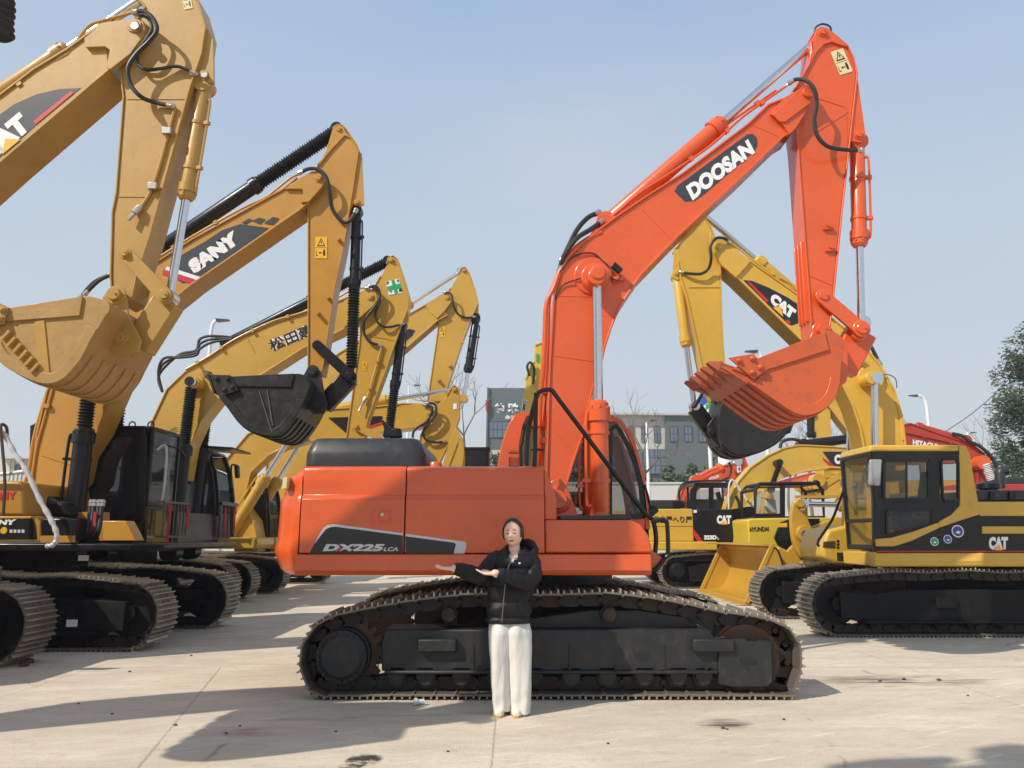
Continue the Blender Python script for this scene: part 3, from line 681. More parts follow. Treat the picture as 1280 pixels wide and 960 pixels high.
# windscreen frame at the front and seat inside
m=MB(); 
fr=[(p[0],p[1]) for p in PX([(784,535),(792,556),(802,594),(808,622),(812,645)])]
m.ribbon(fr,YC+.06,YC+.12,.04); m.ribbon(fr,YC1-.12,YC1-.05,.04); m.box(fr[-1][0]-.04,fr[-1][0],YC+.1,YC1-.1,fr[-1][1],fr[-1][1]+.05); m.build('windscreen_frame',O,cab)
m=MB(); m.ribbon(fr,YC+.12,YC1-.12,.006); m.build('windscreen',M['glass'],cab)
m=MB(); sx=P(725,640,9.7).x; z0=zt2+.1; m.box(sx-.25,sx+.28,9.45,9.93,z0+.1,z0+.28); m.hexa([V(sx-.33,9.45,z0+.25),V(sx-.2,9.45,z0+.25),V(sx-.2,9.93,z0+.25),V(sx-.33,9.93,z0+.25)],[V(sx-.5,9.5,z0+.95),V(sx-.38,9.5,z0+.95),V(sx-.38,9.88,z0+.95),V(sx-.5,9.88,z0+.95)]); m.build('operator_seat',M['grey'],cab,bevel=.04,segs=3)
m=MB(); a=P(800,625,9.3); m.tube([V(a.x,9.2,a.z-.35),V(a.x-.12,9.3,a.z+.1)],.02,8); m.build('control_lever',M['blk'],cab)
m=MB(); m.prism([(787,637),(800,624),(806,632),(793,648)],9.5,9.52) ; m.build('document_holder',M['silver'],cab)
# wiper / mirror at the front
rail([(806,606,9.2),(811,624,9.2),(813,640,9.25)],.012,'mirror_arm')
m=MB(); m.bar(P(811,636,9.2),P(818,644,9.2),.16,.05,V(0,1,0)); m.build('mirror',M['blk'],ex,bevel=.02)
# ---- undercarriage
YT=7.25
tp=[(420,876),(500,877.5),(600,878.5),(700,879.5),(800,880),(900,880.3),(968,880),(985,868),(997,850),(1001,826),(998,805),(984,786),(960,775),(930,769),(900,765),(860,756),(815,748),(780,744),(760,742),(720,743),(670,744),(600,743),(565,745),(510,752),(460,761),(420,770),(396,783),(381,803),(376,824),(380,847),(392,865)]
path=[(P(x,y,YT).x,max(P(x,y,YT).z,0)+.0) for x,y in tp]
zmin=min(z for x,z in path); path=[(x,z-zmin+.045 if z-zmin<.03 else z) for x,z in path]
track(ex,path,YT,.6,.19,('shoe','chain'),True,'m',off=.1)
track(ex,path,YT+2.39,.6,.19,('shoe','chain'),True,'m',off=.4)
def Q(px,py): q=P(px,py,YT+.12); return (q.x,q.z)
for k,(Ya,) in enumerate(((YT,),(YT+2.39,))):
    m=MB(); dy=Ya-YT; y0=Ya+.07; y1=Ya+.53
    m.prismw([Q(478,838),(Q(897,838)[0],Q(478,838)[1]),(Q(897,805)[0],Q(478,805)[1]),(Q(885,789)[0],Q(478,786)[1]),(Q(482,786)[0],Q(478,786)[1]),(Q(478,805)[0],Q(478,805)[1])],y0,y1)
    z=Q(478,838)[1]; m.prismw([(Q(480,0)[0],z-.025),(Q(897,0)[0],z-.025),(Q(897,0)[0],z+.012),(Q(480,0)[0],z+.012)],y0-.05,y1+.05) if 0 else m.box(Q(482,838)[0],Q(895,838)[0],y0-.04,y1+.04,z-.02,z+.012)
    zz=Q(640,786)[1]; m.prismw([(Q(600,786)[0],zz-.01),(Q(880,786)[0],zz-.01),(Q(860,770)[0],zz+.1),(Q(800,760)[0],zz+.16),(Q(740,760)[0],zz+.16),(Q(640,772)[0],zz+.06)],y0+.16,y1-.05)
    for a,b in ((542,582),(829,872)):
        m.box(Q(a,0)[0],Q(b,0)[0],y0-.07,y0+.02,Q(0,813)[1],Q(0,797)[1])
    fr=m.build('track_frame',M['frame'],ex,bevel=.014)
    for px in (500,600,700,800,880):
        MB().tube([V(Q(px,0)[0],y0-.002,Q(0,836)[1]),V(Q(px,0)[0],y0-.002,Q(0,806)[1])],.006,6).build('weld_seam',M['chain'],fr)
    for px in (512,560,606,652,700,748,795,842,885):
        MB().lathe(V(Q(px,0)[0],y0-.03,Q(0,841)[1]+.055),V(Q(px,0)[0],y0-.05,Q(0,841)[1]+.055),[(0,.016),(.014,.016),(.016,.008)],6).build('frame_bolt',M['chain'],fr)
    m=MB(); m.prismw([Q(895,853),Q(912,857),Q(956,857),Q(962,850),Q(961,801),Q(930,800),Q(930,797),Q(896,797)],y0-.035,y0+.03); m.prismw([Q(895,853),Q(912,857),Q(956,857),Q(962,850),Q(961,801),Q(930,800),Q(930,797),Q(896,797)],y1-.03,y1+.035); m.box(Q(900,0)[0],Q(915,0)[0],y0,y1,Q(0,850)[1],Q(0,800)[1]); m.build('idler_guard',M['frame'],ex,bevel=.012)
    m=MB()
    def slot(a,b,w,h,Y):
        q=[]; 
        for s,cx0 in ((1,w-h),(-1,-(w-h))):
            for i in range(9):
                t=-pi/2*s+pi*i/8; q.append((Q(a,b)[0]+cx0+h*math.cos(t)*(1),Q(a,b)[1]+h*math.sin(t)))
        m.prismw(q,Y-.004,Y+.004)
    if k==0:
        for q_ in ((801,819,.062,.038,y0-.001),(932,824,.068,.03,y0-.037),(759,794,.09,.03,y0-.0)):
            m=MB(); slot(*q_); m.build('frame_opening',M['ink'],fr)
    for px in (496,532,577,620,667,714,759,805,847,879):
        r=MB(); x,z=Q(px,847); wheel(r,x,z,Ya+.15,Ya+.24,.088,20); wheel(r,x,z,Ya+.36,Ya+.45,.088,20); r.cyl(V(x,Ya+.09,z),V(x,Ya+.5,z),.062,n=14); r.box(x-.075,x+.075,Ya+.07,Ya+.12,z+.0,z+.09); r.build('track_roller',M['frame'],ex)
    for px in (561,761):
        r=MB(); x,z=Q(px,768); wheel(r,x,z,Ya+.17,Ya+.43,.075,20); r.cyl(V(x,Ya+.08,z),V(x,Ya+.5,z),.06,n=14); r.box(x-.06,x+.06,Ya+.38,Ya+.44,Q(px,790)[1],z); r.build('carrier_roller',M['chain'],ex)
    r=MB(); x,z=Q(428,820); wheel(r,x,z,Ya+.26,Ya+.34,.30,36)
    for i in range(21):
        a=2*pi*(i+.3)/21; c0=V(x+.3*math.cos(a),0,z+.3*math.sin(a)); u=V(math.cos(a),0,math.sin(a)); w_=V(-u.z,0,u.x)
        r.hexa([V(c0.x,Ya+.265,c0.z)+w_*.035,V(c0.x,Ya+.335,c0.z)+w_*.035,V(c0.x,Ya+.335,c0.z)-w_*.035,V(c0.x,Ya+.265,c0.z)-w_*.035],[V(c0.x,Ya+.27,c0.z)+u*.06+w_*.014,V(c0.x,Ya+.33,c0.z)+u*.06+w_*.014,V(c0.x,Ya+.33,c0.z)+u*.06-w_*.014,V(c0.x,Ya+.27,c0.z)+u*.06-w_*.014])
    sp=r.build('drive_sprocket',M['rust'],ex)
    s=-1 if k==0 else 1; f0=Ya+.3
    r=MB(); r.lathe(V(x,f0,z),V(x,f0+s*1,z),[(0,.245),(.15,.245),(.155,.235),(.235,.23),(.24,.20),(.25,.185),(.262,.17),(.265,.05)],40)
    for i in range(24):
        a=2*pi*i/24; r.cyl(V(x+.212*math.cos(a),f0+s*.235,z+.212*math.sin(a)),V(x+.212*math.cos(a),f0+s*.255,z+.212*math.sin(a)),.014,n=6)
    r.build('final_drive_cover',M['frame'],ex)
    r=MB(); x,z=Q(936,824); wheel(r,x,z,Ya+.2,Ya+.4,.33,40); r.lathe(V(x,Ya+.18,z),V(x,Ya+.42,z),[(0,.27),(0,.3),(.24,.3),(.24,.27)],36); r.cyl(V(x,Ya+.1,z),V(x,Ya+.5,z),.1,n=20); r.build('idler_wheel',M['rust'],ex)
# centre X frame
m=MB(); z=.62
m.box(cx-.75,cx+.75,8.1,9.4,.42,zb-.14)
for sx in (-1,1):
    for sy in (-1,1):
        m.hexa([V(cx+sx*.5,8.75+sy*.45,.42),V(cx+sx*.75,8.75+sy*.3,.42),V(cx+sx*1.25,8.75+sy*.95,.34),V(cx+sx*.85,8.75+sy*.98,.34)],[V(cx+sx*.5,8.75+sy*.45,.86),V(cx+sx*.75,8.75+sy*.3,.86),V(cx+sx*1.25,8.75+sy*.95,.60),V(cx+sx*.85,8.75+sy*.98,.60)])
m.build('centre_frame',M['frame'],ex)
# ---------------------------------------------------------------- the left row of excavators
GRP='excavators in the yard'
def catlogo(parent,bl,br,tl,Y,sc=1):
    text(parent,'CAT',bl,br,tl,Y,M['white'],.075)
    a,b,c=P(*bl,Y),P(*br,Y),P(*tl,Y)
    MB().add([a+(b-a)*.30-(c-a)*.06-V(0,.002,0),a+(b-a)*.72-(c-a)*.06-V(0,.002,0),a+(b-a)*.51+(c-a)*.42-V(0,.002,0)],[(0,1,2)]).build('emblem_triangle',M['yelf'],parent)
def arm_ears(parent,pts,Y0,Y1,mat,name='arm_lug'):
    m=MB(); m.prism(pts,Y0-.012,Y0+.03); m.build(name,mat,parent,bevel=.004)
def simple_house(parent,x0,x1,yc,z0,z1,mat,name='body_panel',y0=-1.35,y1=1.35,bev=.03):
    return MB().box(x0,x1,yc+y0,yc+y1,z0,z1).build(name,mat,parent,bevel=bev,segs=3)
# ---- A: nearest of the row
ya=8.05; A0,A1=7.80,8.28; KA=M['catA']
A=thing('excavator','ochre excavator at the left edge, triangle emblem on its boom, ochre bucket','excavator',(-6.5,ya,0),group=GRP)
bt=[(-260,330),(-225,262),(-170,218),(-110,185),(0,119),(42,87),(85,61),(107,45),(128,30)]
bb=[(135,85),(122,96),(0,200),(-70,262),(-110,300),(-150,360),(-185,420),(-230,560)]
ab=plate_boom(A,bt,bb,A0,A1,KA,th=.025,over=.022)
e=[(105,48),(128,28),(150,25),(160,24),(170,21),(179,26),(181,36),(178,46),(163,67),(137,87),(133,84),(137,62),(131,58),(107,59)]
m=MB(); m.prism(e,A0-.025,A0+.04); m.build('boom_head',KA,ab,bevel=.005); m=MB(); m.prism(e,A1-.04,A1+.025); m.build('boom_head',KA,ab,bevel=.005)
pin(ab,(168,32),.085,A0-.03,KA,d=.05); m=MB(); disc(m,(168,32),.045,A0-.10,A0-.03); m.build('pin_end',M['steel'],ab)
A2,A3=7.88,8.22
at_=[(150,-40),(165,-60),(184,-55),(215,-30),(246,0),(255,32),(250,66),(235,110),(200,240),(185,295),(170,340),(163,372),(150,378)]
arb=[(141,372),(139,345),(141,265),(146,240),(155,120),(150,80),(162,40),(182,8),(160,-20)]
aa=plate_boom(A,at_,arb,A2,A3,KA,'arm',th=.02,over=.018)
m=MB(); m.prism([(252,20),(266,50),(267,104),(258,102),(250,98),(244,90),(247,70)],A2+.05,A2+.09); m.build('arm_lug',KA,aa); pin(aa,(255,93),.05,A2+.05,M['steel'] if 0 else KA); m=MB(); disc(m,(255,93),.035,A2-.0,A2+.04); m.build('pin_end',M['steel'],aa)
m=MB(); 
for s in (((159,124),(230,124)),((146,246),(194,246))):
    m=MB(); m.tube([P(*s[0],A2+.016),P(*s[1],A2+.016)],.006,6); m.build('weld_seam',KA,aa)
cylinder(A,(256,108),(212,372),ya-.02,.085,.046,.54,KA,gl=.15)
cylinder(A,(-40,146),(212,-24),ya,.10,.055,.48,KA,line=False)
m=MB(); bar2(m,((157,317),(206,370)),A2-.05,A2-.01,.07,.085); l=m.build('bucket_link',KA,A,bevel=.005)
m=MB(); bar2(m,((157,317),(206,370)),A3+.01,A3+.05,.07,.085); m.build('bucket_link',KA,A,bevel=.005); pin(l,(206,369),.075,A2-.05,KA); pin(l,(157,317),.06,A2-.05,KA)
m=MB(); m.bar(P(211,378,ya),P(174,436,ya),.3,.2,V(0,1,0)); m.build('bucket_link',KA,A,bevel=.02)
B0,B1=7.45,8.65
bk=bucket(A,[(-10,389),(-13,425),(0,452),(27,470),(55,480),(78,475),(100,452),(113,428),(130,398),(137,388),(134,377),(112,370)],B0,B1,M['bochre'],(-34,372),cut=[(-14,372),(10,384),(4,404),(-14,410)])
m=MB()
m.prism([(128,372),(136,360),(150,359),(158,372),(160,395),(176,425),(172,440),(150,446),(128,428)],A2-.06,A2-.02); m.build('bucket_ear',KA,bk,bevel=.005)
m=MB(); m.prism([(128,372),(136,360),(150,359),(158,372),(160,395),(176,425),(172,440),(150,446),(128,428)],A3+.02,A3+.06); m.build('bucket_ear',KA,bk,bevel=.005)
pin(bk,(145,369),.105,A2-.06,KA,d=.08); pin(bk,(151,422),.085,A2-.06,KA)
m=MB()
for i in range(6):
    a=P(3+i*7.2,425+i*8.2,B0-.02); m.bar(a,a+V(.07,0,-.07)+V(.0,0,.16),.03,.05,V(0,1,0))
m.build('wear_block',KA,bk,bevel=.004)
m=MB(); m.prism([(43,402),(55,400),(62,470),(49,472)],B0-.012,B0+.002); m.build('stiffener_plate',KA,bk)
hose(A,[(168,15,A0-.05),(180,14,A0-.1),(192,24,A0-.12),(196,38,A0-.12),(186,52,A0-.1),(170,68,A0-.08),(160,85,A0-.08),(163,105,A0-.07),(175,120,A0-.07),(190,127,A2-.04),(215,133,A2-.02)],.024)
hose(A,[(170,18,A0+.02),(184,22,A0-.03),(190,34,A0-.05),(184,48,A0-.06),(174,62,A0-.05),(172,78,A2-.06),(182,87,A2-.06),(200,86,A2-.05),(222,83,A2-.04),(244,92,A2-.02)],.019)
pipe(A,[(167,15,A0),(150,20,A0+.02),(125,27,A0+.03),(112,32,A0+.04),(100,46,A0+.04),(88,64,A0+.03),(78,72,A0+.03),(50,88,A0+.04),(0,124,A0+.04),(-40,150,A0+.04)],.018,KA)
pipe(A,[(219,134,A2-.0),(210,168,A2-.0),(200,205,A2-.0),(188,240,A2-.0),(172,265,A2-.0)],.018,KA)
m=MB(); m.lathe(P(176,258,A2-.02),P(155,280,A2-.06),[(0,.03),(.05,.04),(.10,.04),(.11,.022),(.2,.022)],10); m.build('pipe_coupling',M['steel'],A)
for c in ((209,164),(191,233)):
    m=MB(); a=P(*c,A2-.03); m.bar(a-V(.05,0,0),a+V(.05,0,0),.06,.08); m.build('pipe_clamp',M['steel'],aa,bevel=.006)
d=sheet(ab,[(-60,250),(-45,185),(-10,150),(18,130),(45,118),(75,111),(101,110),(70,134),(0,196)],A0+.018,M['dec'],'boom_decal')
y=A0+.014
sheet(d,[(41,152),(88,114),(92,116),(45,155)],y,M['redf'],'decal_stripe'); catlogo(d,(-15,206),(40,160),(-31,185),y)
s=warn(aa,(230,12),(241,10),(226,-10),A2+.012)
# carriage and body (mostly outside the frame)
XE=-5.43
std_under(A,XE-4.5,XE,8.92,rev=True,key='s'); 
std_under(A,XE-4.5,XE,6.55,rev=True,key='s',individual=False)
simple_house(A,-10.5,-6.6,ya,1.1,2.1,KA,'body_panel'); 
m=MB(); m.box(-8.8,-6.8,ya-.8,ya+.8,.45,1.1); m.build('centre_frame',M['blkm'],A)
# ---- B: second, grey-black name panel, black bucket
yb=11.65; B0,B1=11.40,11.88; K=M['sany']
B=thing('excavator','amber excavator with black cab, grey boom badge and a raised black bucket','excavator',(-6.8,yb,0),group=GRP)
bt=[(40,610),(47,542),(59,490),(84,436),(122,384),(155,354),(190,332),(240,300),(354,237),(372,222)]
bb=[(386,250),(372,262),(240,353),(200,385),(172,425),(148,474),(120,538),(100,568),(93,600),(70,626),(58,628)]
bo=plate_boom(B,bt,bb,B0,B1,K,th=.03,over=.025)
e=[(356,236),(375,222),(390,214),(398,214),(404,219),(406,226),(402,234),(386,252),(376,253),(379,242),(378,236),(364,236)]
m=MB(); m.prism(e,B0-.025,B0+.04); m.build('boom_head',K,bo,bevel=.005); pin(bo,(399,222),.08,B0-.03,K)
m=MB(); m.tube([P(52,569,B0+.02),P(100,585,B0+.02)],.008,6); m.build('weld_seam',K,bo)
C0,C1=11.48,11.8
at_=[(416,160),(422,156),(428,157),(433,163),(445,181),(447,188),(440,235),(428,310),(417,360),(403,455),(400,468)]
ar_=[(386,462),(386,380),(386,255),(392,225),(398,205),(414,187),(415,175)]
arm=plate_boom(B,at_,ar_,C0,C1,K,'arm',th=.022,over=.02)
m=MB(); m.prism([(447,188),(452,192),(455,255),(449,258),(443,252),(438,262),(441,235)],C0+.04,C0+.08); m.build('arm_lug',K,arm); pin(arm,(446,253),.055,C0+.04,K); pin(arm,(424,162),.06,C0-.0,K)
arm_ears(arm,[(416,160),(423,156),(429,158),(432,165),(437,172),(431,169),(414,187),(398,207),(408,187)],C0,C1,K)
KB=M['blk']
c=cylinder(B,(446,264),(439,475),yb,.078,.045,.47,KB,gl=.14,bel=(.93,.095),rodmat=M['blk'])
c=cylinder(B,(200,312),(422,163),yb,.115,.055,.55,KB,gl=.14,bel=(.985,.125),rodmat=M['blk'],line=False)
for Y in (B0-.2,B1+.2): cylinder(B,V(P(88,690,B0-.2).x,Y,P(88,690,B0-.2).z),V(P(117,440,B0-.2).x,Y,P(117,440,B0-.2).z),Y,.13,.055,.60,KB,gl=.2,bel=(.97,.115),rodmat=M['blk'],line=Y<yb)
m=MB(); bar2(m,((396,431),(439,471)),C0-.05,C0-.01,.075,.085); l=m.build('bucket_link',KB,B,bevel=.005); m=MB(); bar2(m,((396,431),(439,471)),C1+.01,C1+.05,.075,.085); m.build('bucket_link',KB,B,bevel=.005); pin(l,(438,470),.08,C0-.05,KB)
m=MB(); m.bar(P(438,472,yb),P(404,508,yb),.28,.18,V(0,1,0)); m.build('bucket_link',KB,B,bevel=.02)
bk=bucket(B,[(263,472),(270,490),(286,512),(302,532),(325,543),(347,544),(362,531),(376,510),(383,493),(387,481),(382,470),(373,467)],11.05,12.25,M['bkt'],(252,462),cut=[(262,468),(288,469),(298,488),(280,494)],toothmat=M['rust'])
m=MB(); m.prism([(378,472),(384,460),(394,457),(401,465),(404,485),(409,505),(405,517),(392,518),(376,500)],C0-.06,C0-.02); m.build('bucket_ear',M['bkt'],bk,bevel=.005); pin(bk,(391,464),.095,C0-.06,M['bkt']); pin(bk,(397,507),.08,C0-.06,M['bkt'])
m=MB(); m.tube([P(324,489,11.04),P(340,540,11.04)],.01,6); m.build('weld_seam',M['shoed'],bk)
m=MB(); m.tube([P(334,487,11.04),P(341,532,11.04)],.01,6); m.build('weld_seam',M['shoed'],bk)
hose(B,[(375,216,B0),(386,211,B0-.04),(398,212,B0-.06),(408,222,B0-.08),(412,240,B0-.06),(416,262,C0-.05),(428,277,C0-.04),(438,275,C0-.04),(445,263,C0)],.03)
pipe(B,[(376,217,B0),(364,222,B0+.02),(345,237,B0+.02),(330,248,B0+.03),(300,262,B0+.03),(240,296,B0+.03),(195,324,B0+.03)],.02,K)
hose(B,[(107,367,B0),(125,350,B0),(150,338,B0),(200,306,B0+.1),(215,300,B0+.2)],.03); hose(B,[(100,372,B0+.2),(118,352,B0+.2),(140,342,B0+.2)],.025)
pipe(B,[(62,482,B0+.05),(50,520,B0+.05),(42,552,B0+.04),(36,590,B0+.04),(30,605,B0+.05)],.03,K); pipe(B,[(66,486,B0+.02),(54,530,B0+.02),(46,560,B0+.02),(40,600,B0+.02)],.025,K)
for cc in ((424,300),(411,373),(398,392)):
    m=MB(); a=P(*cc,C0); m.cyl(a+V(0,.02,0),a-V(0,.08,0),.03,n=8); m.build('hose_bracket',K,arm)
d=sheet(bo,[(207,336),(213,332),(228,318),(256,302),(277,288),(300,280),(336,285),(315,302),(245,350),(228,354),(222,350)],B0+.02,M['dec'],'boom_decal')
y=B0+.016
sheet(d,[(203,343),(205,336),(246,349),(240,355)],y,M['redf'],'decal_stripe'); sheet(d,[(206,337),(209,333),(250,346),(246,350)],y-.004,M['white'],'decal_stripe')
text(d,'SANY',(243,343),(302,302),(233,328),y,M['white'],.09)
for q in ([(302,278),(311,273),(316,275),(307,280)],[(315,276),(324,272),(332,274),(325,280)],[(330,279),(341,271),(349,273),(341,281)]): sheet(bo,q,B0+.016,M['dec'],'boom_decal')
warn(arm,(394,323),(409,323),(394,296),C0+.012,'yelf')
XB=-4.5
std_under(B,XB-4.5,XB,10.12,rev=True,key='s'); std_under(B,XB-4.5,XB,12.52,rev=True,key='s')
# body
yn=10.3
zd=lambda py,Y=10.3:P(100,py,Y).z
m=MB(); m.prism([(-120,600),(25,601),(29,610),(31,645),(-120,645)],yn,yn+2.6); m.build('counterweight',K,B,bevel=.04,segs=3)
text(B,'SANY',(-18,626),(21,624),(-18,616),yn-.006,M['redf'],.05)
m=MB(); m.prism([(-140,645),(43,645),(50,652),(51,677),(-140,677)],yn+.01,yn+.5); sp=m.build('side_panel',K,B,bevel=.015)
sheet(B,[(-60,648),(40,648),(44,655),(46,674),(-60,674)],yn+.003,M['decb'],'side_decal')
text(B,'SANY',(-20,657),(19,656),(-18,650),yn-.001,M['white'],.07); text(B,'挖机—再制造',(10,667),(32,667),(10,662),yn-.001,M['white'],.02) if 0 else None
m=MB(); a=P(5,663,yn); m.lathe(V(a.x,yn-.002,a.z),V(a.x,yn-.006,a.z),[(0,.045),(.004,.045)],20); m.build('round_badge',M['yelf'],B)
m=MB()
for x in (12,17,22,27): m.prism([(x,662),(x+3.4,662),(x+3.4,666),(x,666)],yn-.004,yn-.0)
m.build('emblem_row',M['silver'],B)
m=MB(); m.prism([(51,647),(86,647),(90,655),(90,675),(51,675)],yn+.03,yn+.6); m.build('toolbox',M['blk'],B,bevel=.03); m=MB(); m.prism([(50,669.5),(91,669.5),(91,678),(50,678)],yn,yn+.06); m.build('step_edge',K,B)
m=MB(); m.prism([(30,608),(56,612),(58,624),(80,628),(84,646),(30,646)],yn+.5,yn+1.0); m.build('valve_cover',M['blk'],B,bevel=.05,segs=3)
m=MB(); m.prism([(128,651),(157,651),(170,676),(128,676)],yn+.05,yn+.3); m.build('cab_skirt',K,B,bevel=.01); m=MB(); m.prism([(90,640),(128,640),(128,676),(90,676)],yn+.8,yn+1.0); m.build('deck_panel',K,B)
m=MB(); m.prism([(-200,678),(205,680),(205,686),(180,689),(-200,688)],yn-.0,yn+2.7); m.build('revolving_frame',M['blk'],B,bevel=.02)
m=MB(); m.box(-9.0,-6.6,11.0,12.3,.4,zd(684)); m.build('centre_frame',M['blkm'],B)
def cab(parent,pn,Y0,Y1,frontglass=True,wall='blk',far=None,side=None,sideglass='glassd',fx=None,roofh=.05):
    """pn: near wall polygon; Y1 far wall"""
    m=MB(); m.prism(pn,Y0,Y0+.05); c=m.build('cab',M[wall],parent,bevel=.015)
    return c
# cab of B: on the far side, near wall dark, front wall facing right
cy0,cy1=11.95,12.95
cn=[(128,536),(170,533),(180,533),(183,560),(184,640),(183,686),(128,686)]
m=MB(); m.prism(cn,cy0,cy1); 
xf=P(183,600,cy0).x; ztop=P(183,534,cy0).z; zb_=P(183,690,cy0).z
m=MB(); m.prismw(XZ([(100,540),(116,532),(182,532),(182,690),(100,690)],cy0),cy0,cy0+.06); cb=m.build('cab',M['blk'],B,bevel=.02)
windowpane(cb,[(112,548),(168,545),(172,640),(150,655),(112,655)],cy0-.004,'glassd','blk',3)
m=MB(); m.box(P(100,600,cy0).x,xf,cy1-.05,cy1,zb_,ztop); m.build('cab_far_wall',M['blk'],cb)
m=MB(); m.box(P(100,600,cy0).x,xf+.04,cy0,cy1,ztop-.06,ztop+.02); m.build('cab_roof',M['blk'],cb,bevel=.03)
m=MB(); m.box(P(100,600,cy0).x,xf,cy0+.06,cy1-.05,zb_,zb_+.1); m.build('cab_floor',M['blkm'],cb)
def fwin(parent,x,y0,y1,z0,z1,glass='glass',fw=.05,frame='blk'):
    m=MB(); m.box(x,x+.05,y0,y0+fw,z0,z1); m.box(x,x+.05,y1-fw,y1,z0,z1); m.box(x,x+.048,y0+fw,y1-fw,z1-fw,z1); m.box(x,x+.048,y0+fw,y1-fw,z0,z0+fw)
    f=m.build('windscreen_frame',M[frame],parent,bevel=.01); MB().box(x+.02,x+.028,y0+fw,y1-fw,z0+fw,z1-fw).build('windscreen',M[glass],f); return f
fwin(cb,xf,cy0,cy1,P(183,632,cy0).z,ztop); fwin(cb,xf,cy0,cy1,zb_,P(183,632,cy0).z-.004)
m=MB(); sx=xf-.6; m.box(sx-.5,sx,12.15,12.7,1.5,1.75); m.hexa([V(sx-.55,12.15,1.7),V(sx-.4,12.15,1.7),V(sx-.4,12.7,1.7),V(sx-.55,12.7,1.7)],[V(sx-.75,12.2,2.5),V(sx-.6,12.2,2.5),V(sx-.6,12.65,2.5),V(sx-.75,12.65,2.5)]); m.build('operator_seat',M['grey'],cb,bevel=.04)
# guard grille in front with red ribbons
gx=xf+.28; z0,z1=P(215,672,12.3).z,P(215,627,12.3).z
m=MB()
for i in range(8):
    y=12.0+.85*i/7; m.box(gx,gx+.015,y,y+.02,z0,z1)
m.box(gx-.01,gx+.025,11.97,12.9,z1-.03,z1); m.box(gx-.01,gx+.025,11.97,12.9,z0,z0+.03); m.box(gx-.3,gx,11.97,12.0,z1-.03,z1); m.box(gx-.3,gx,11.97,12.0,z0,z0+.03)
gr=m.build('guard_grille',M['shoed'],cb)
for y,l in ((12.12,.9),(12.8,.55)):
    m=MB(); q=[V(gx+.03,y,z1-.05),V(gx+.05,y+.01,z1-.2),V(gx+.03,y-.01,z1-.5*l),V(gx+.06,y+.0,z1-.75*l)]; 
    for dx in (0,.03): m.add([p+V(0,dx-.035,0) for p in q]+[p+V(0,dx+.035,-.02) for p in q],[(i,i+1,i+5,i+4) for i in range(3)])
    m.build('red_ribbon',M['cloth_red'],cb)
m=MB(); m.tube(smooth([V(xf+.1,cy0+.05,ztop-.35),V(xf+.22,cy0+.1,ztop-.3),V(xf+.24,cy0+.1,ztop-.9),V(xf+.22,cy0+.1,z1)],4),.02,8); m.build('grab_rail',M['silver'],cb)
for dx in (.15,.45):
    m=MB(); c0=V(xf-dx,cy0+.3,ztop+.06); m.tube([c0+V(.05*math.cos(t),0,.05*math.sin(t)+.02) for t in [2*pi*i/12 for i in range(12)]],.012,6,closed=True); m.build('lifting_eye',M['blk'],cb)
m=MB(); m.prism([(208,540),(219,533),(220,538),(210,546)],12.6,12.7); m.build('mirror',M['glass'],cb)
m=MB(); m.tube(smooth([V(xf+.1,12.2,ztop-.25),V(xf+.3,12.3,ztop-.3),V(xf+.34,12.5,ztop-.42)],4),.015,6); m.build('mirror_arm',M['blk'],cb)
# hoses at the swing fitting and wrapped handrail
for i,(x,c) in enumerate(((112,'hose'),(116,'hose'),(122,'hose'),(126,'hose'))):
    hose(B,[(x+2,628,yn+.5),(x,645,yn+.45),(x-2,660,yn+.4),(x-6,672,yn+.42),(x-14,680,yn+.5)],.03)
m=MB(); m.prism([(117,640),(120,640),(119,668),(115,670)],yn+.38,yn+.40); m.build('red_ribbon',M['cloth_red'],B)
rp=[(-20,520),(3,540),(18,566),(34,590),(50,625),(64,650),(71,668),(68,680),(58,683)]
m=MB(); s=smooth([P(x,y,yn-.15) for x,y in rp],6); rs=random.Random(3); m.tube(s,[.030+.006*math.sin(i*1.9)+.004*rs.random() for i in range(len(s))],10); m.build('wrapped_handrail',M['wrapw'] if 'wrapw' in M else M['silver'],B)
m=MB(); s=smooth([P(-20,594,yn-.1),P(10,592,yn-.12),P(32,589,yn-.15)],4); m.tube(s,.026,8); m.build('wrapped_handrail',M['silver'],B)
m=MB(); m.tube(smooth([P(4,645,yn-.2),P(6,600,yn-.2),P(3,560,yn-.2),P(1,532,yn-.2),P(8,534,yn-.15),P(9,546,yn-.1)],4),.02,8); m.build('handrail',M['rust'],B)
m=MB(); m.prism([(37,532),(44,528),(45,575),(36,572)],12.6,12.9); m.build('far_handrail_cover',M['blk'],B,bevel=.02)
m=MB(); m.box(*(lambda a,b:(a.x,b.x,yn+.25,yn+.26,b.z,a.z))(P(98,694,yn+.25),P(110,701,yn+.25))); m.build('inspection_label',M['white'],B)
m=MB(); a,b=P(86,774,10.15),P(99,783,10.15); m.box(a.x,b.x,10.1,10.104,b.z,a.z); m.build('inspection_label',M['white'],B)
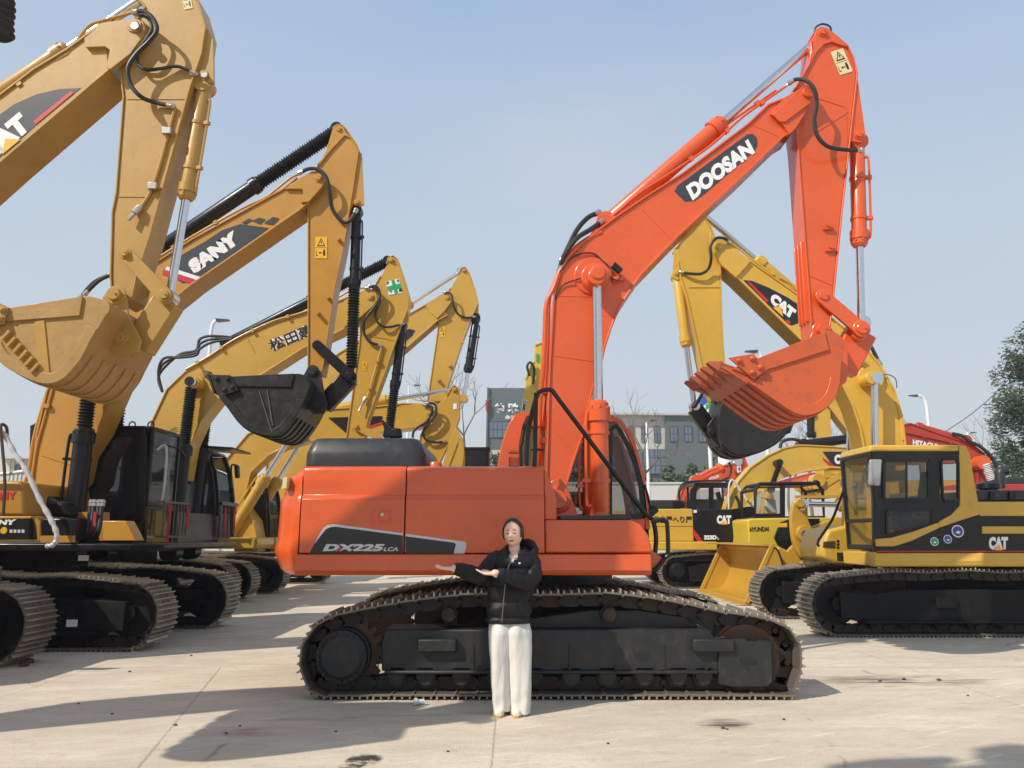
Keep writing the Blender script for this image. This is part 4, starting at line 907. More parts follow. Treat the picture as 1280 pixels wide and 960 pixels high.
# ---- C
yc=15.3; D0,D1=15.06,15.54; K=M['catC']
C_=thing('excavator','golden excavator with a green cross sticker on its arm and Chinese lettering on its boom','excavator',(-7.5,yc,0),group=GRP)
bt=[(185,600),(189,530),(209,487),(232,465),(267,444),(290,427),(340,405),(420,378),(440,370)]
bb=[(452,393),(426,412),(380,433),(325,468),(272,497),(250,525),(236,556),(228,600)]
bo=plate_boom(C_,bt,bb,D0,D1,K,th=.03,over=.025)
e=[(430,376),(455,362),(463,361),(470,366),(472,374),(466,383),(452,395),(430,409)]
m=MB(); m.prism(e,D0-.03,D0+.04); m.build('boom_head',K,bo,bevel=.005); pin(bo,(463,371),.085,D0-.03,K)
m=MB(); m.tube([P(306,417,D0+.02),P(318,440,D0+.02)],.01,6); m.build('weld_seam',K,bo)
E0,E1=15.14,15.46
at_=[(484,330),(486,322),(491,320),(496,324),(503,345),(510,370),(509,385),(501,405),(482,460),(459,522),(452,552),(446,580)]
ar_=[(432,580),(434,545),(450,430),(452,400),(459,385),(466,362),(476,345)]
arm=plate_boom(C_,at_,ar_,E0,E1,K,'arm',th=.025,over=.02); pin(arm,(489,325),.06,E0,K)
m=MB(); m.prism([(509,372),(511,402),(505,406),(500,402)],E0+.05,E0+.1); m.build('arm_lug',K,arm)
m=MB(); m.tube([P(453,418,E0+.016),P(496,426,E0+.016)],.009,6); m.build('weld_seam',K,arm)
cylinder(C_,(503,406),(484,560),yc,.085,.05,.54,M['blk'],gl=.2,bel=(.93,.10),rodmat=M['blk'],line=True)
cylinder(C_,(285,429),(485,327),yc,.11,.055,.54,M['blk'],gl=.14,bel=(.98,.12),rodmat=M['blk'],line=False)
for Y in (D0-.2,D1+.2): a=P(214,690,D0-.2); b=P(240,478,D0-.2); cylinder(C_,V(a.x,Y,a.z),V(b.x,Y,b.z),Y,.14,.055,.62,M['blk'],gl=.2,bel=(.97,.12),rodmat=M['blk'],line=False)
m=MB(); disc(m,(241,478),.12,D0-.3,D0); disc(m,(241,478),.2,D0-.05,D0+.1); m.build('boom_cylinder_boss',K,bo); m=MB(); disc(m,(240,477),.08,D0-.33,D0-.29); m.build('pin_end',M['steel'],bo)
m=MB(); bar2(m,((445,533),(474,547)),E0-.05,E0-.01,.07,.07); l=m.build('bucket_link',K,C_); pin(l,(445,533),.06,E0-.05,K)
hose(C_,[(458,360,D0-.05),(470,358,D0-.08),(475,370,D0-.08),(467,385,D0-.06),(456,400,D0-.05),(455,415,E0-.05),(462,427,E0-.05),(476,432,E0-.02)],.028)
hose(C_,[(462,357,D0+.05),(473,364,D0),(474,378,E0-.08),(469,393,E0-.08),(474,405,E0-.08),(485,409,E0-.06),(503,405,E0)],.025)
pipe(C_,[(477,433,E0-.02),(467,470,E0-.02),(458,500,E0-.02)],.022,K); m=MB(); m.lathe(P(457,497,E0-.04),P(449,513,E0-.08),[(0,.035),(.08,.04),(.12,.02),(.3,.02)],8); m.build('pipe_coupling',M['steel'],C_)
pipe(C_,[(456,360,D0),(440,362,D0),(420,373,D0),(380,390,D0),(340,402,D0),(292,425,D0),(262,445,D0),(232,462,D0)],.022,K)
for k in range(3):
    hose(C_,[(290,424-k,D0+.1*k),(265,428-k*4,D0+.1*k),(250,436-k*6,D0+.1*k),(245,444-k*3,D0+.1*k),(225,447-k*2,D0+.1*k),(205,448+k*6,D0+.1*k),(198,465+k*4,D0+.1*k),(203,490,D0+.1*k)],.028,ends=False)
y=D0+.02
text(bo,'松田建设',(340,440),(412,410),(334,426),y,M['white'],.09); text(bo,'松田建设',(340,440),(412,410),(334,426),y-.004,M['decb'],.022)
s=sheet(arm,[(482,352),(499,348),(503,366),(486,369)],E0+.012,M['white'],'cross_sticker')
sheet(s,[(489,350.5),(493,349.5),(498,366),(493.5,367.5)],E0+.009,M['green'],'green_cross'); sheet(s,[(483.5,358.5),(500,354),(501.5,360),(485,364)],E0+.0085,M['green'],'green_cross')
for ch,p in (('安',(483,356)),('全',(496,353)),('第',(487,368)),('一',(499,365))): text(s,ch,p,(p[0]+3.5,p[1]-.8),(p[0]-.5,p[1]-4),E0+.008,M['ink'],.03)
warn(arm,(453,463),(459,463),(453,452),E0+.012,'yelf')
XC=-5.75
std_under(C_,XC-4.5,XC,13.8,rev=True,key='s'); std_under(C_,XC-4.5,XC,16.2,rev=True,key='s',individual=False)
m=MB(); m.prism([(226,673),(322,673),(322,681),(316,686),(226,686)],15.9,17.0); m.build('revolving_frame',K,C_,bevel=.02); m=MB(); m.prism([(100,640),(222,640),(222,686),(100,686)],14.0,16.6); m.build('body_shell',M['blk'],C_)
m=MB(); m.box(-9.5,-7.2,14.6,16.0,.4,P(200,680,15).z); m.build('centre_frame',M['blkm'],C_)
cy0,cy1=15.75,16.8; xf=P(269,620,cy0).x; zt_=P(255,563,cy0).z; zz=P(255,672,cy0).z
m=MB(); m.prism([(214,572),(222,566),(258,566),(266,590),(269,620),(269,672),(214,672)],cy0,cy0+.06); cb=m.build('cab',M['blk'],C_,bevel=.02)
windowpane(cb,[(222,580),(256,576),(263,600),(265,650),(222,650)],cy0-.004,'glassd','blk',3)
m=MB(); m.prism([(214,572),(222,566),(258,566),(266,590),(269,620),(269,672),(214,672)],cy1-.05,cy1) if 0 else m.prismw(XZ([(214,572),(222,566),(258,566),(266,590),(269,620),(269,672),(214,672)],cy0),cy1-.05,cy1); m.build('cab_far_wall',M['blk'],cb)
fr=XZ([(258,566),(266,590),(269,620),(269,645)],cy0)
m=MB(); m.ribbon(fr,cy0+.06,cy0+.12,.05); m.ribbon(fr,cy1-.12,cy1-.05,.05); m.box(fr[-1][0]-.05,fr[-1][0],cy0+.1,cy1-.1,fr[-1][1],fr[-1][1]+.06); f=m.build('windscreen_frame',M['blk'],cb); m=MB(); m.ribbon(fr,cy0+.12,cy1-.12,.008); m.build('windscreen',M['glass'],f)
xr_=P(216,600,cy0).x; x1=P(258,566,cy0).x
m=MB(); m.box(xr_,x1+.0,cy0,cy1,zt_-.04,zt_+.02); m.build('cab_roof',M['blk'],cb,bevel=.02); 
m=MB(); a=V(x1-.7,cy0,zt_+.12); m.hexa([V(x1-.8,cy0-.05,zt_+.1),V(x1+.55,cy0-.05,zt_+.02),V(x1+.55,cy1,zt_+.02),V(x1-.8,cy1,zt_+.1)],[V(x1-.8,cy0-.05,zt_+.14),V(x1+.55,cy0-.05,zt_+.06),V(x1+.55,cy1,zt_+.06),V(x1-.8,cy1,zt_+.14)]); m.build('roof_visor',M['blk'],cb)
xg=xf+.1; m=MB()
for i in range(5):
    yy=cy0+.1+.8*i/4; m.box(xg,xg+.02,yy,yy+.02,zz,zz+.68)
m.box(xg-.02,xg+.03,cy0+.05,cy1-.05,zz+.65,zz+.72); m.box(xg-.02,xg+.03,cy0+.05,cy0+.08,zz,zz+.7); m.build('guard_grille',M['shoed'],cb)
for yy in (cy0+.2,cy0+.72): m=MB(); m.box(xg+.03,xg+.05,yy,yy+.09,zz+.08,zz+.6); m.build('red_ribbon',M['cloth_red'],cb,bevel=.01)
m=MB(); m.tube(smooth([P(289,610,16),P(289,585,16),P(291,581,16),P(297,582,16.2)],3),.02,8); m.build('mirror_arm',M['blk'],cb); m=MB(); m.prism([(292,582),(297,581),(298,597),(293,598)],16.2,16.35); m.build('mirror',M['blk'],cb,bevel=.03)
# ---- E: low boom, further back
ye=18.8; E0,E1=18.55,19.03; K=M['catR'] if 0 else M['catC']
E=thing('excavator','golden excavator with lowered boom and red-striped black decal above the charcoal engine hood','excavator',(-6.4,ye,0),group=GRP)
bt=[(278,640),(283,575),(310,543),(345,527),(375,517),(410,512),(470,509),(505,505),(528,506)]
bb=[(540,528),(523,533),(455,541),(432,546),(385,550),(355,558),(335,568),(312,590),(300,640)]
bo=plate_boom(E,bt,bb,E0,E1,K,th=.035,over=.03)
m=MB(); m.prism([(500,507),(530,504),(541,508),(544,514),(541,522),(523,534),(500,537),(505,520)],E0-.03,E0+.04); m.build('boom_head',K,bo); pin(bo,(537,515),.09,E0-.03,K)
F0,F1=18.64,18.94
arm=plate_boom(E,[(559,495),(563,487),(568,482),(573,486),(573,522),(565,545),(552,570),(540,600)],[(515,600),(523,570),(526,545),(534,528),(540,512)],F0,F1,K,'arm',th=.025,over=.02); pin(arm,(568,487),.06,F0,K)
sheet(arm,[(566.5,505),(571,504),(571,511),(566.5,512)],F0+.01,M['white'],'small_sticker')
cylinder(E,(395,515),(567,487),ye,.12,.055,.53,K,gl=.2,line=False)
hose(E,[(533,504,E0-.06),(543,505,E0-.1),(545,516,E0-.1),(536,530,E0-.08),(529,540,F0-.08),(533,550,F0-.08),(545,553,F0-.05),(556,552,F0)],.03); hose(E,[(530,506,E0-.1),(540,510,E0-.14),(535,525,E0-.1),(518,538,E0-.1),(516,550,E0-.1)],.03)
d=sheet(bo,[(410,522),(478,520),(478,529),(432,541)],E0+.022,M['decb'],'boom_decal'); sheet(d,[(457,534),(478,527),(478,530),(459,536)],E0+.018,M['redf'],'decal_stripe')
bk=bucket(E,[(545,606),(560,606),(575,590),(580,565),(577,548),(571,535),(566,540)],18.2,19.4,M['yel'] if 0 else K,(535,600),ribs=4)
m=MB()
for Y in (E0-.25,E1+.25):
    a=P(288,668,E0-.25); b=P(368,538,E0-.25); cylinder(E,V(a.x,Y,a.z),V(b.x,Y,b.z),Y,.13,.06,.55,K,gl=.22,line=Y<ye)
XE=-5.7
m=MB(); m.prism([(292,650),(303,630),(318,650),(322,672),(322,690),(292,690)],18.3,19.0); m.build('boom_bracket',K,E,bevel=.03)
m=MB(); m.prism([(230,672),(345,672),(345,686),(230,686)],17.6,20.2); m.build('revolving_frame',K,E,bevel=.02)
std_under(E,XE-4.5,XE,17.3,rev=True,key='s',individual=False); std_under(E,XE-4.5,XE,19.7,rev=True,key='s',individual=False)
cy0,cy1=18.9,20.0
m=MB(); m.prism([(300,610),(306,596),(326,596),(332,620),(334,690),(300,690)],cy0,cy0+.06); cb=m.build('cab',M['blk'],E,bevel=.02)
m=MB(); m.prismw(XZ([(300,610),(306,596),(326,596),(332,620),(334,690),(300,690)],cy0),cy1-.06,cy1); m.build('cab_far_wall',M['blk'],cb)
fr=XZ([(326,596),(332,620),(334,650),(334,690)],cy0); m=MB(); m.ribbon(fr,cy0+.06,cy0+.12,.05); m.ribbon(fr,cy1-.12,cy1-.06,.05); m.box(fr[-1][0]-.05,fr[-1][0],cy0+.1,cy1-.1,fr[-1][1],fr[-1][1]+.06); f=m.build('windscreen_frame',M['blk'],cb); m=MB(); m.ribbon(fr,cy0+.12,cy1-.12,.008); m.build('windscreen',M['glass'],f)
m=MB(); a,b=P(304,596,cy0),P(327,596,cy0); m.box(a.x,b.x,cy0,cy1,a.z-.05,a.z); m.build('cab_roof',M['blk'],cb)
# ---- D: tall arm further back
yd=21.6; E0,E1=21.35,21.85
D=thing('excavator','golden excavator whose slender arm stands highest beside the bare tree, black bucket cylinder','excavator',(-6.3,yd,0),group=GRP)
bt=[(330,640),(335,560),(355,505),(400,460),(425,441),(470,415),(510,394),(545,374)]
bb=[(560,394),(547,401),(508,435),(480,458),(440,480),(415,500),(395,540),(380,600),(375,640)]
bo=plate_boom(D,bt,bb,E0,E1,K,th=.035,over=.03)
m=MB(); m.prism([(532,382),(548,370),(557,366),(563,370),(564,377),(556,388),(546,398),(541,393)],E0-.03,E0+.04); m.build('boom_head',K,bo); pin(bo,(559,372),.08,E0-.03,K)
F0,F1=21.44,21.76
arm=plate_boom(D,[(574,342),(577,335),(581,334),(586,341),(594,365),(597,378),(587,400),(575,432),(557,487),(552,505)],[(534,505),(537,488),(549,405),(551,388),(563,360)],F0,F1,K,'arm',th=.03,over=.02); pin(arm,(580,338),.06,F0,K)
m=MB(); m.prism([(597,376),(599,392),(595,398),(588,398)],F0+.05,F0+.1); m.build('arm_lug',K,arm)
cylinder(D,(595,398),(580,497),yd,.11,.055,.68,M['blk'],gl=.2); cylinder(D,(470,408),(575,340),yd,.12,.06,.42,K,line=False)
m=MB(); bar2(m,((545,497),(580,497)),F0-.05,F1+.05,.1,.1); m.build('bucket_link',K,D)
hose(D,[(555,365,E0-.05),(564,368,E0-.1),(567,382,E0-.1),(573,393,F0-.06),(583,397,F0-.03),(593,396,F0)],.03)
d=sheet(bo,[(487,425),(496,415),(512,411),(519,413),(515,420),(496,436)],E0+.022,M['decb'],'boom_decal'); text(d,'CAT',(488,434),(498,427),(484,430),E0+.018,M['white'],.07)
warn(arm,(549,421),(556,421),(549,408),F0+.012,'yelf')
for cc in ((578,428),(562,457),(548,475)):
    m=MB(); a=P(*cc,F0); m.cyl(a+V(0,.02,0),a-V(0,.1,0),.05,n=8); m.build('hose_bracket',K,arm)
std_under(D,-10.6,-6.1,20.1,rev=True,key='s',individual=False)
m=MB(); m.prism([(300,640),(400,640),(400,690),(300,690)],20.6,22.6); m.build('body_shell',K,D,bevel=.03)
# ---- F: rear end of another machine seen between E and the orange counterweight
ff=thing('excavator','black-panelled excavator half hidden left of the orange counterweight','excavator',(-7.5,25,0),group=GRP)
m=MB(); m.prism([(290,612),(345,610),(345,660),(290,660)],24,26.5); bp=m.build('side_panel',M['blk'],ff,bevel=.03)
m=MB(); m.prism([(290,607),(350,605),(350,611),(290,612)],23.95,26.5); m.build('top_rail',K,ff,bevel=.02)
text(ff,'CAT',(315,627),(336,626),(315,615),23.98,M['white'],.07); text(ff,'D',(329,646),(334,646),(329,639),23.98,M['white'],.07)
m=MB(); m.prism([(290,662),(395,662),(395,676),(290,676)],23.9,26.5); m.build('revolving_frame',M['catC'],ff)
std_under(ff,-10.5,-5.5,23.7,rev=True,key='s',individual=False)
m=MB(); m.tube(smooth([P(352,606,24),P(353,574,24),P(356,568,24),P(364,573,24),P(372,584,24)],4),.04,8); m.build('handrail',M['blk'],ff)
m=MB(); m.prism([(353,584),(372,584),(372,590),(353,590)],24.2,25); m.build('hood_panel',M['yel'],ff)
m=MB(); m.prism([(363,540),(376,530),(378,600),(364,600)],24.6,25.2) ; m.build('boom',K,ff,bevel=.02)
# ---------------------------------------------------------------- right side
K=M['catR']; yr=13.0
R=thing('excavator','big yellow excavator at right facing left, yellow and black cab, round stickers on its side','excavator',(7.2,yr,0),group=GRP)
E0,E1=12.75,13.25
bt=[(903,296),(925,318),(935,325),(999,370),(1040,398),(1072,424),(1086,440),(1100,457),(1117,487),(1127,520),(1131,555),(1131,600)]
bb=[(1081,600),(1080,560),(1075,535),(1065,505),(1051,477),(1035,452),(1000,424),(960,385),(920,346),(902,331)]
bo=plate_boom(R,bt,bb,E0,E1,K,th=.03,over=.025)
e=[(888,290),(893,297),(903,299),(912,305),(930,320),(938,327),(920,347),(902,331),(893,318),(887,300)]
m=MB(); m.prism(e,E0-.025,E0+.04); m.build('boom_head',K,bo,bevel=.005); pin(bo,(898,308),.08,E0-.03,K)
m=MB(); m.tube([P(919,345,E0+.02),P(936,327,E0+.02)],.01,6); m.build('weld_seam',K,bo)
F0,F1=12.83,13.17
arm=plate_boom(R,[(846,310),(852,301),(866,288),(880,272),(888,283),(894,300),(900,335),(901,390),(903,430),(906,465),(908,500)],[(893,500),(879,460),(860,372),(852,347),(848,325)][::1],F0,F1,K,'arm',th=.025,over=.02)
m=MB(); m.prism([(843,310),(850,304),(852,346),(846,350),(841,345),(842,325)],F0+.05,F0+.09); m.build('arm_lug',K,arm); pin(arm,(846,341),.06,F0+.05,K)
m=MB(); m.tube([P(861,359,F0+.015),P(900,359,F0+.015)],.009,6); m.build('weld_seam',K,arm)
cylinder(R,(846,345),(868,508),yr-.02,.085,.048,.54,K,gl=.17,line=False)
cylinder(R,(1000,372),(872,262),yr,.11,.05,.42,K,gl=.15,line=False)
hose(R,[(912,303,E0-.05),(905,298,E0-.1),(895,298,E0-.12),(888,308,E0-.12),(889,322,E0-.1),(886,335,F0-.08),(877,342,F0-.07),(862,342,F0-.05),(851,340,F0)],.026)
pipe(R,[(912,303,E0),(925,312,E0+.02),(945,328,E0+.02),(985,357,E0+.03),(1000,366,E0+.03)],.02,K); pipe(R,[(975,347,E0-.0),(992,357,E0-.0),(1005,372,E0),(1040,398,E0)],.025,K)
hose(R,[(1079,423,E0+.1),(1088,432,E0+.05),(1094,444,E0+.05),(1098,453,E0+.05)],.03)
hose(R,[(1062,414,E0+.2),(1072,415,E0+.2),(1084,425,E0+.2),(1100,455,E0+.2)],.03)
pipe(R,[(1100,457,E0+.02),(1114,487,E0+.02),(1124,515,E0+.02),(1129,550,E0+.02)],.02,K)
hose(R,[(1098,472,E0-.02),(1108,468,E0-.04),(1119,473,E0-.04),(1121,485,E0)],.008,ends=False,name='cable',mat=M['rust'])
m=MB(); disc(m,(1089,472),.22,E0-.04,E0+.05); disc(m,(1091,472),.11,E0-.32,E0); m.build('boom_cylinder_boss',K,bo,bevel=.01)
for Y in (E0-.22,E1+.22): a=P(1094,690,E0-.22); b=P(1093,474,E0-.22); cylinder(R,V(a.x,Y,a.z),V(b.x,Y,b.z),Y,.13,.058,.46,K,gl=.2,line=False)
d=sheet(bo,[(929,350),(940,351),(960,359),(985,372),(1003,384),(1010,400),(1000,403),(990,407),(985,405),(955,376)],E0+.022,M['decb'],'boom_decal')
y=E0+.018
sheet(d,[(934,352),(937,352),(961,376),(958,378)],y,M['redf'],'decal_stripe'); 
text(d,'CAT',(961,377),(990,400),(967,365),y,M['white'],.09); sheet(d,[(966,384),(976,383),(979,396)],y-.003,M['yelf'],'emblem_triangle'); sheet(d,[(984,399),(989,403),(986,405),(982,402)],y,M['redf'],'decal_stripe')
m=MB(); m.bar(P(1070,447,E0-.1),P(1078,443,E0-.1),.09,.08); m.build('work_lamp',M['blk'],bo,bevel=.01); m=MB(); m.bar(P(1060,455,E0-.05),P(1072,449,E0-.05),.05,.05); m.build('lamp_bracket',K,bo)
# black bucket curled behind the orange one
KB=M['bkt']
for yy in (F0-.06,F1+.02):
    m=MB(); m.bar(P(868,509,yy),P(885,480,yy),.045,.14,V(0,1,0)); m.build('bucket_link',M['blk'],R)
m=MB(); m.bar(P(868,510,yr),P(893,545,yr),.26,.16,V(0,1,0)); m.build('bucket_link',M['blk'],R,bevel=.02); pp=m
G0,G1=12.5,13.35
bk=bucket(R,[(992,524),(986,538),(975,551),(958,561),(940,567),(922,567),(909,560),(900,546),(898,528),(901,508),(906,492),(912,480)],G0,G1,KB,(1003,512),toothmat=M['rust'],ribs=4)
m=MB(); m.prism([(884,532),(893,520),(900,540),(910,560),(930,573),(915,573),(900,566),(897,556),(890,550),(886,543)],F0-.08,F0-.03); m.build('bucket_ear',KB,bk,bevel=.01); pin(bk,(890,540),.08,F0-.08,KB); pin(bk,(905,563),.07,F0-.08,KB)
# cab
yn=11.55; y1=12.6
def PR(pts,Y=yn): return XZ(pts,Y)
m=MB()
m.prism([(1199,556),(1208,558),(1213,569),(1218,601),(1226,643),(1203,650),(1174,660),(1174,652),(1190,643),(1200,632),(1199,556)],yn-.015,yn+.06)
cb=m.build('cab',K,R,bevel=.012)
m=MB(); m.prism([(1088,556),(1199,556),(1199,564),(1096,564),(1086,565)],yn-.02,y1); m.build('cab_roof',K,cb,bevel=.03,segs=3)
xf=P(1089,600,yn).x
# black door wall built round its windows
m=MB()
W1=[(1103,580),(1106,574),(1158,574),(1162,579),(1163,622),(1160,626),(1106,626),(1103,622)]
m.prism([(1089,564),(1200,564),(1200,574),(1090,574)],yn,yn+.05); m.prism([(1090,574),(1103,574),(1103,626),(1107,637),(1107,669),(1096,676),(1095,689),(1092,689)],yn+.001,yn+.049)
m.prism([(1162,574),(1175,574),(1175,628),(1166,637),(1162,628)],yn+.002,yn+.05); m.prism([(1103,626),(1162,626),(1175,628),(1200,628),(1200,632),(1190,643),(1175,652),(1166,659),(1166,637),(1107,637)],yn+.0005,yn+.048); m.prism([(1107,669),(1166,657),(1176,652),(1150,668),(1120,676),(1096,676)],yn+.0015,yn+.05)
dr=m.build('door',M['blk'],cb)
windowpane(dr,W1,yn-.003,'glass','blk',4); windowpane(dr,[(1107,640),(1110,636),(1163,637),(1166,641),(1165,656),(1110,669),(1107,667)],yn-.003,'glass','blk',3); windowpane(dr,[(1175,578),(1178,573),(1195,573),(1199,578),(1199,624),(1195,628),(1180,627),(1177,620)],yn-.003,'glass','blk',3)
m=MB(); m.prism([(1132,576),(1134.5,576),(1134.5,625),(1132,625)],yn-.008,yn); m.build('sash_bar',M['blk'],dr)
m=MB(); m.prism([(1094,674),(1115,672),(1140,665),(1174,653),(1174,660),(1140,676),(1118,683),(1095,683)],yn-.03,yn-.001); m.build('swoosh_trim',K,cb,bevel=.008)
# front face
zt_=P(1089,564,yn).z; zb_=P(1092,688,yn).z; zm=P(1090,650,yn).z; Wd=y1-yn
m=MB(); m.box(xf-.0,xf+.06,yn+.0,yn+.06,zb_,zt_); m.box(xf,xf+.06,y1-.06,y1,zb_,zt_); m.box(xf+.001,xf+.059,yn+.06,y1-.06,zt_-.06,zt_); m.box(xf+.001,xf+.059,yn+.06,y1-.06,zm-.03,zm+.03); m.box(xf+.001,xf+.059,yn+.06,y1-.06,zb_,zb_+.08)
wf=m.build('windscreen_frame',M['blk'],cb,bevel=.012); MB().box(xf+.02,xf+.028,yn+.06,y1-.06,zm+.03,zt_-.06).build('windscreen',M['glass'],wf); MB().box(xf+.02,xf+.028,yn+.06,y1-.06,zb_+.08,zm-.03).build('lower_windscreen',M['glass'],wf)
xb=P(1205,600,yn).x
m=MB(); 
m.box(xf+.06,xb,y1-.05,y1,zb_,zm+.1); m.box(xf+.06,xb,y1-.05,y1,zt_-.12,zt_); 
for q in (xf+.06,xf+.55,xb-.1): m.box(q,q+.08,y1-.05,y1,zm+.1,zt_-.12)
m.build('cab_far_wall',K,cb); MB().box(xf+.06,xb,y1-.03,y1-.022,zm+.1,zt_-.12).build('glass_pane',M['glass'],cb)
m=MB(); m.box(xb-.05,xb,yn+.06,y1,zb_,zm+.15); m.box(xf+.06,xb,yn+.06,y1,zb_,zb_+.08); m.build('cab_rear_wall',K,cb)
m=MB(); sx=xf+.85; m.box(sx-.35,sx+.15,11.85,12.3,zb_+.3,zb_+.5); m.hexa([V(sx+.1,11.85,zb_+.45),V(sx+.22,11.85,zb_+.45),V(sx+.22,12.3,zb_+.45),V(sx+.1,12.3,zb_+.45)],[V(sx+.25,11.9,zb_+1.2),V(sx+.36,11.9,zb_+1.2),V(sx+.36,12.25,zb_+1.2),V(sx+.25,12.25,zb_+1.2)]); m.build('operator_seat',M['grey'],cb,bevel=.04)
m=MB(); m.box(sx-.3,sx+.1,12.32,12.45,zb_+.5,zb_+.62); m.tube([V(sx-.3,12.0,zb_+.08),V(sx-.4,12.0,zb_+.7)],.02,8); m.tube([V(sx-.45,12.3,zb_+.08),V(sx-.4,12.3,zb_+.65)],.02,8); m.build('control_console',M['blk'],cb)
m=MB(); m.tube(smooth([V(xf-.02,yn+.02,zt_-.15),V(xf-.03,yn-.12,zt_-.12),V(xf-.03,yn-.12,zt_-.75),V(xf,yn,zt_-.8)],3),.014,6); mr=m.build('mirror_arm',M['blk'],cb); m=MB(); m.prism([(1088,574),(1103,574),(1101,607),(1087,606)],yn-.2,yn-.13); m.build('wrapped_mirror',M['wrap'],mr,bevel=.02)
m=MB(); m.tube(smooth([P(1056,610,y1),P(1048,630,y1),P(1040,650,y1),P(1023,676,y1),P(1024,683,y1)],3),.022,6); m.build('front_rail',M['blk'],R)
# house side
xr_=11.5
m=MB(); a=P(1225,643,yn)
m.prismw([(P(1226,0,yn).x if 0 else P(1225,644,yn).x,P(1225,645,yn).z),(xr_,P(1280,645,yn).z),(xr_,P(1280,627,yn).z),(P(1222,627,yn).x,P(1222,627,yn).z)],yn-.002,yn+.06); m.build('upper_side_band',K,R,bevel=.01)
def strip(x0,x1,ya_,yb_,dy,mat,name,par=R,th=.05):
    m=MB(); q=[(P(x0,yb_,yn).x,P(x0,yb_,yn).z),(P(x1,yb_,yn).x,P(x1,yb_,yn).z),(P(x1,ya_,yn).x,P(x1,ya_,yn).z),(P(x0,ya_,yn).x,P(x0,ya_,yn).z)]; m.prismw(q,yn+dy,yn+dy+th); return m.build(name,mat,par,bevel=.004)
m=MB(); m.prism([(1095,689),(1095,683),(1118,683),(1140,676),(1174,660),(1203,650),(1224,645),(1330,645),(1330,690)],yn+.005,yn+.06); sp=m.build('side_panel',M['blk'],R)
strip(1227,1330,658,667,-.02,K,'trim_strip',R,.03); strip(1096,1330,688.5,690,-.004,M['redf'],'red_line',R,.01)
m=MB(); 
pr=[(yn+.1,P(0,709,yn).z),(yn-.06,P(0,708,yn).z),(yn-.08,P(0,701,yn).z),(yn-.03,P(0,691,yn).z),(yn+.1,P(0,691,yn).z)]; xa=P(1056,700,yn-.05).x+.4
n=5; xa=P(1090,700,yn).x; vs=[V(xa,y,z) for y,z in pr]+[V(xr_,y,z) for y,z in pr]; m.add(vs,[(i,(i+1)%n,n+(i+1)%n,n+i) for i in range(n)]+[tuple(range(n)),tuple(range(2*n-1,n-1,-1))])
m.box(xf-.03,xa+.02,yn-.06,y1+.0,P(0,708,yn).z,P(0,690,yn).z); m.build('lower_sill',K,R,bevel=.02)
m=MB(); m.box(xb+.0,xr_,yn+.06,14.4,P(0,706,yn).z,P(0,630,yn).z); m.box(xf+.1,xb,12.65,14.4,P(0,706,yn).z,P(0,694,yn).z); m.build('body_shell',M['blkm'],R)
m=MB(); m.prism([(1037,662),(1062,656),(1120,656),(1120,700),(1045,704),(1029,697),(1028,684),(1033,668)],13.25,14.35); lb=m.build('toolbox',K,R,bevel=.05,segs=3); m=MB(); m.prism([(1030,677),(1044,676),(1044,685),(1029,684)],13.235,13.27); m.build('headlight',M['glassd'],lb,bevel=.006)
for i in range(3): m=MB(); m.prism([(1046,675+i*4),(1049,675+i*4),(1049,677.5+i*4),(1046,677.5+i*4)],13.24,13.26); m.build('vent',M['ink'],lb)
for px in range(1060,1290,40): q=P(px,560,12)
m=MB(); m.box(P(1222,620,yn).x,xr_,yn+.1,14.2,P(0,628,yn).z,P(0,612,yn).z); m.build('engine_hood',M['grey'],R,bevel=.05,segs=3)
m=MB(); 
for a_,b_ in ((1238,1244),(1262,1270)): m.prism([(a_,624),(b_,624),(b_,614),(a_,614)],yn+.06,yn+.12)
m.build('hood_rib',M['blk'],R)
hx=P(1235,605,12.2); m=MB(); m.lathe(V(hx.x,12.2,hx.z-.2),V(hx.x,12.2,hx.z+1),[(0,.14),(.12,.14),(.13,.18),(.2,.17),(.24,.1)],18); m.build('air_intake',M['blk'],R)
m=MB(); m.tube(smooth([P(1250,610,12.3),P(1250,592,12.3),P(1252,589,12.3),P(1258,588,12.3)],4),.075,12); m.build('exhaust_stack',M['grey'],R)
catlogo(R,(1236,687),(1260,687),(1236,671),yn-.002)
def badge(c,r,col,parent=R,Y=yn-.0):
    a=P(*c,Y); b=MB(); b.lathe(V(a.x,Y-.001,a.z),V(a.x,Y-.004,a.z),[(0,r),(.003,r)],24); o=b.build('round_sticker',M['white'],parent)
    b=MB(); b.lathe(V(a.x,Y-.005,a.z),V(a.x,Y-.008,a.z),[(0,r*.82),(.002,r*.82)],24); b.build('sticker_print',col,o)
    b=MB(); b.add([V(a.x-r*.4,Y-.0085,a.z-r*.2),V(a.x+r*.1,Y-.0085,a.z-r*.45),V(a.x+r*.45,Y-.0085,a.z-r*.1),V(a.x,Y-.0085,a.z+r*.1)],[(0,1,2,3)]); b.build('sticker_mark',M['white'],o)
badge((1197,664),.09,M['navy']); badge((1184.5,674),.062,M['blue']); badge((1168,677),.062,M['green'])
pin(R,(1213,632),.07,yn-.0,K,name='lock_plate',d=.03)
XL=4.33
std_under(R,XL,XL+4.6,11.5,key='s',sprocket_left=False); std_under(R,XL,XL+4.6,13.9,key='s',sprocket_left=False)
m=MB(); m.box(6,8,12.1,13.9,.4,P(0,706,yn).z); m.lathe(V(7,13,.9),V(7,13,2),[(0,.7),(.25,.7)],30); m.build('centre_frame',M['blkm'],R)
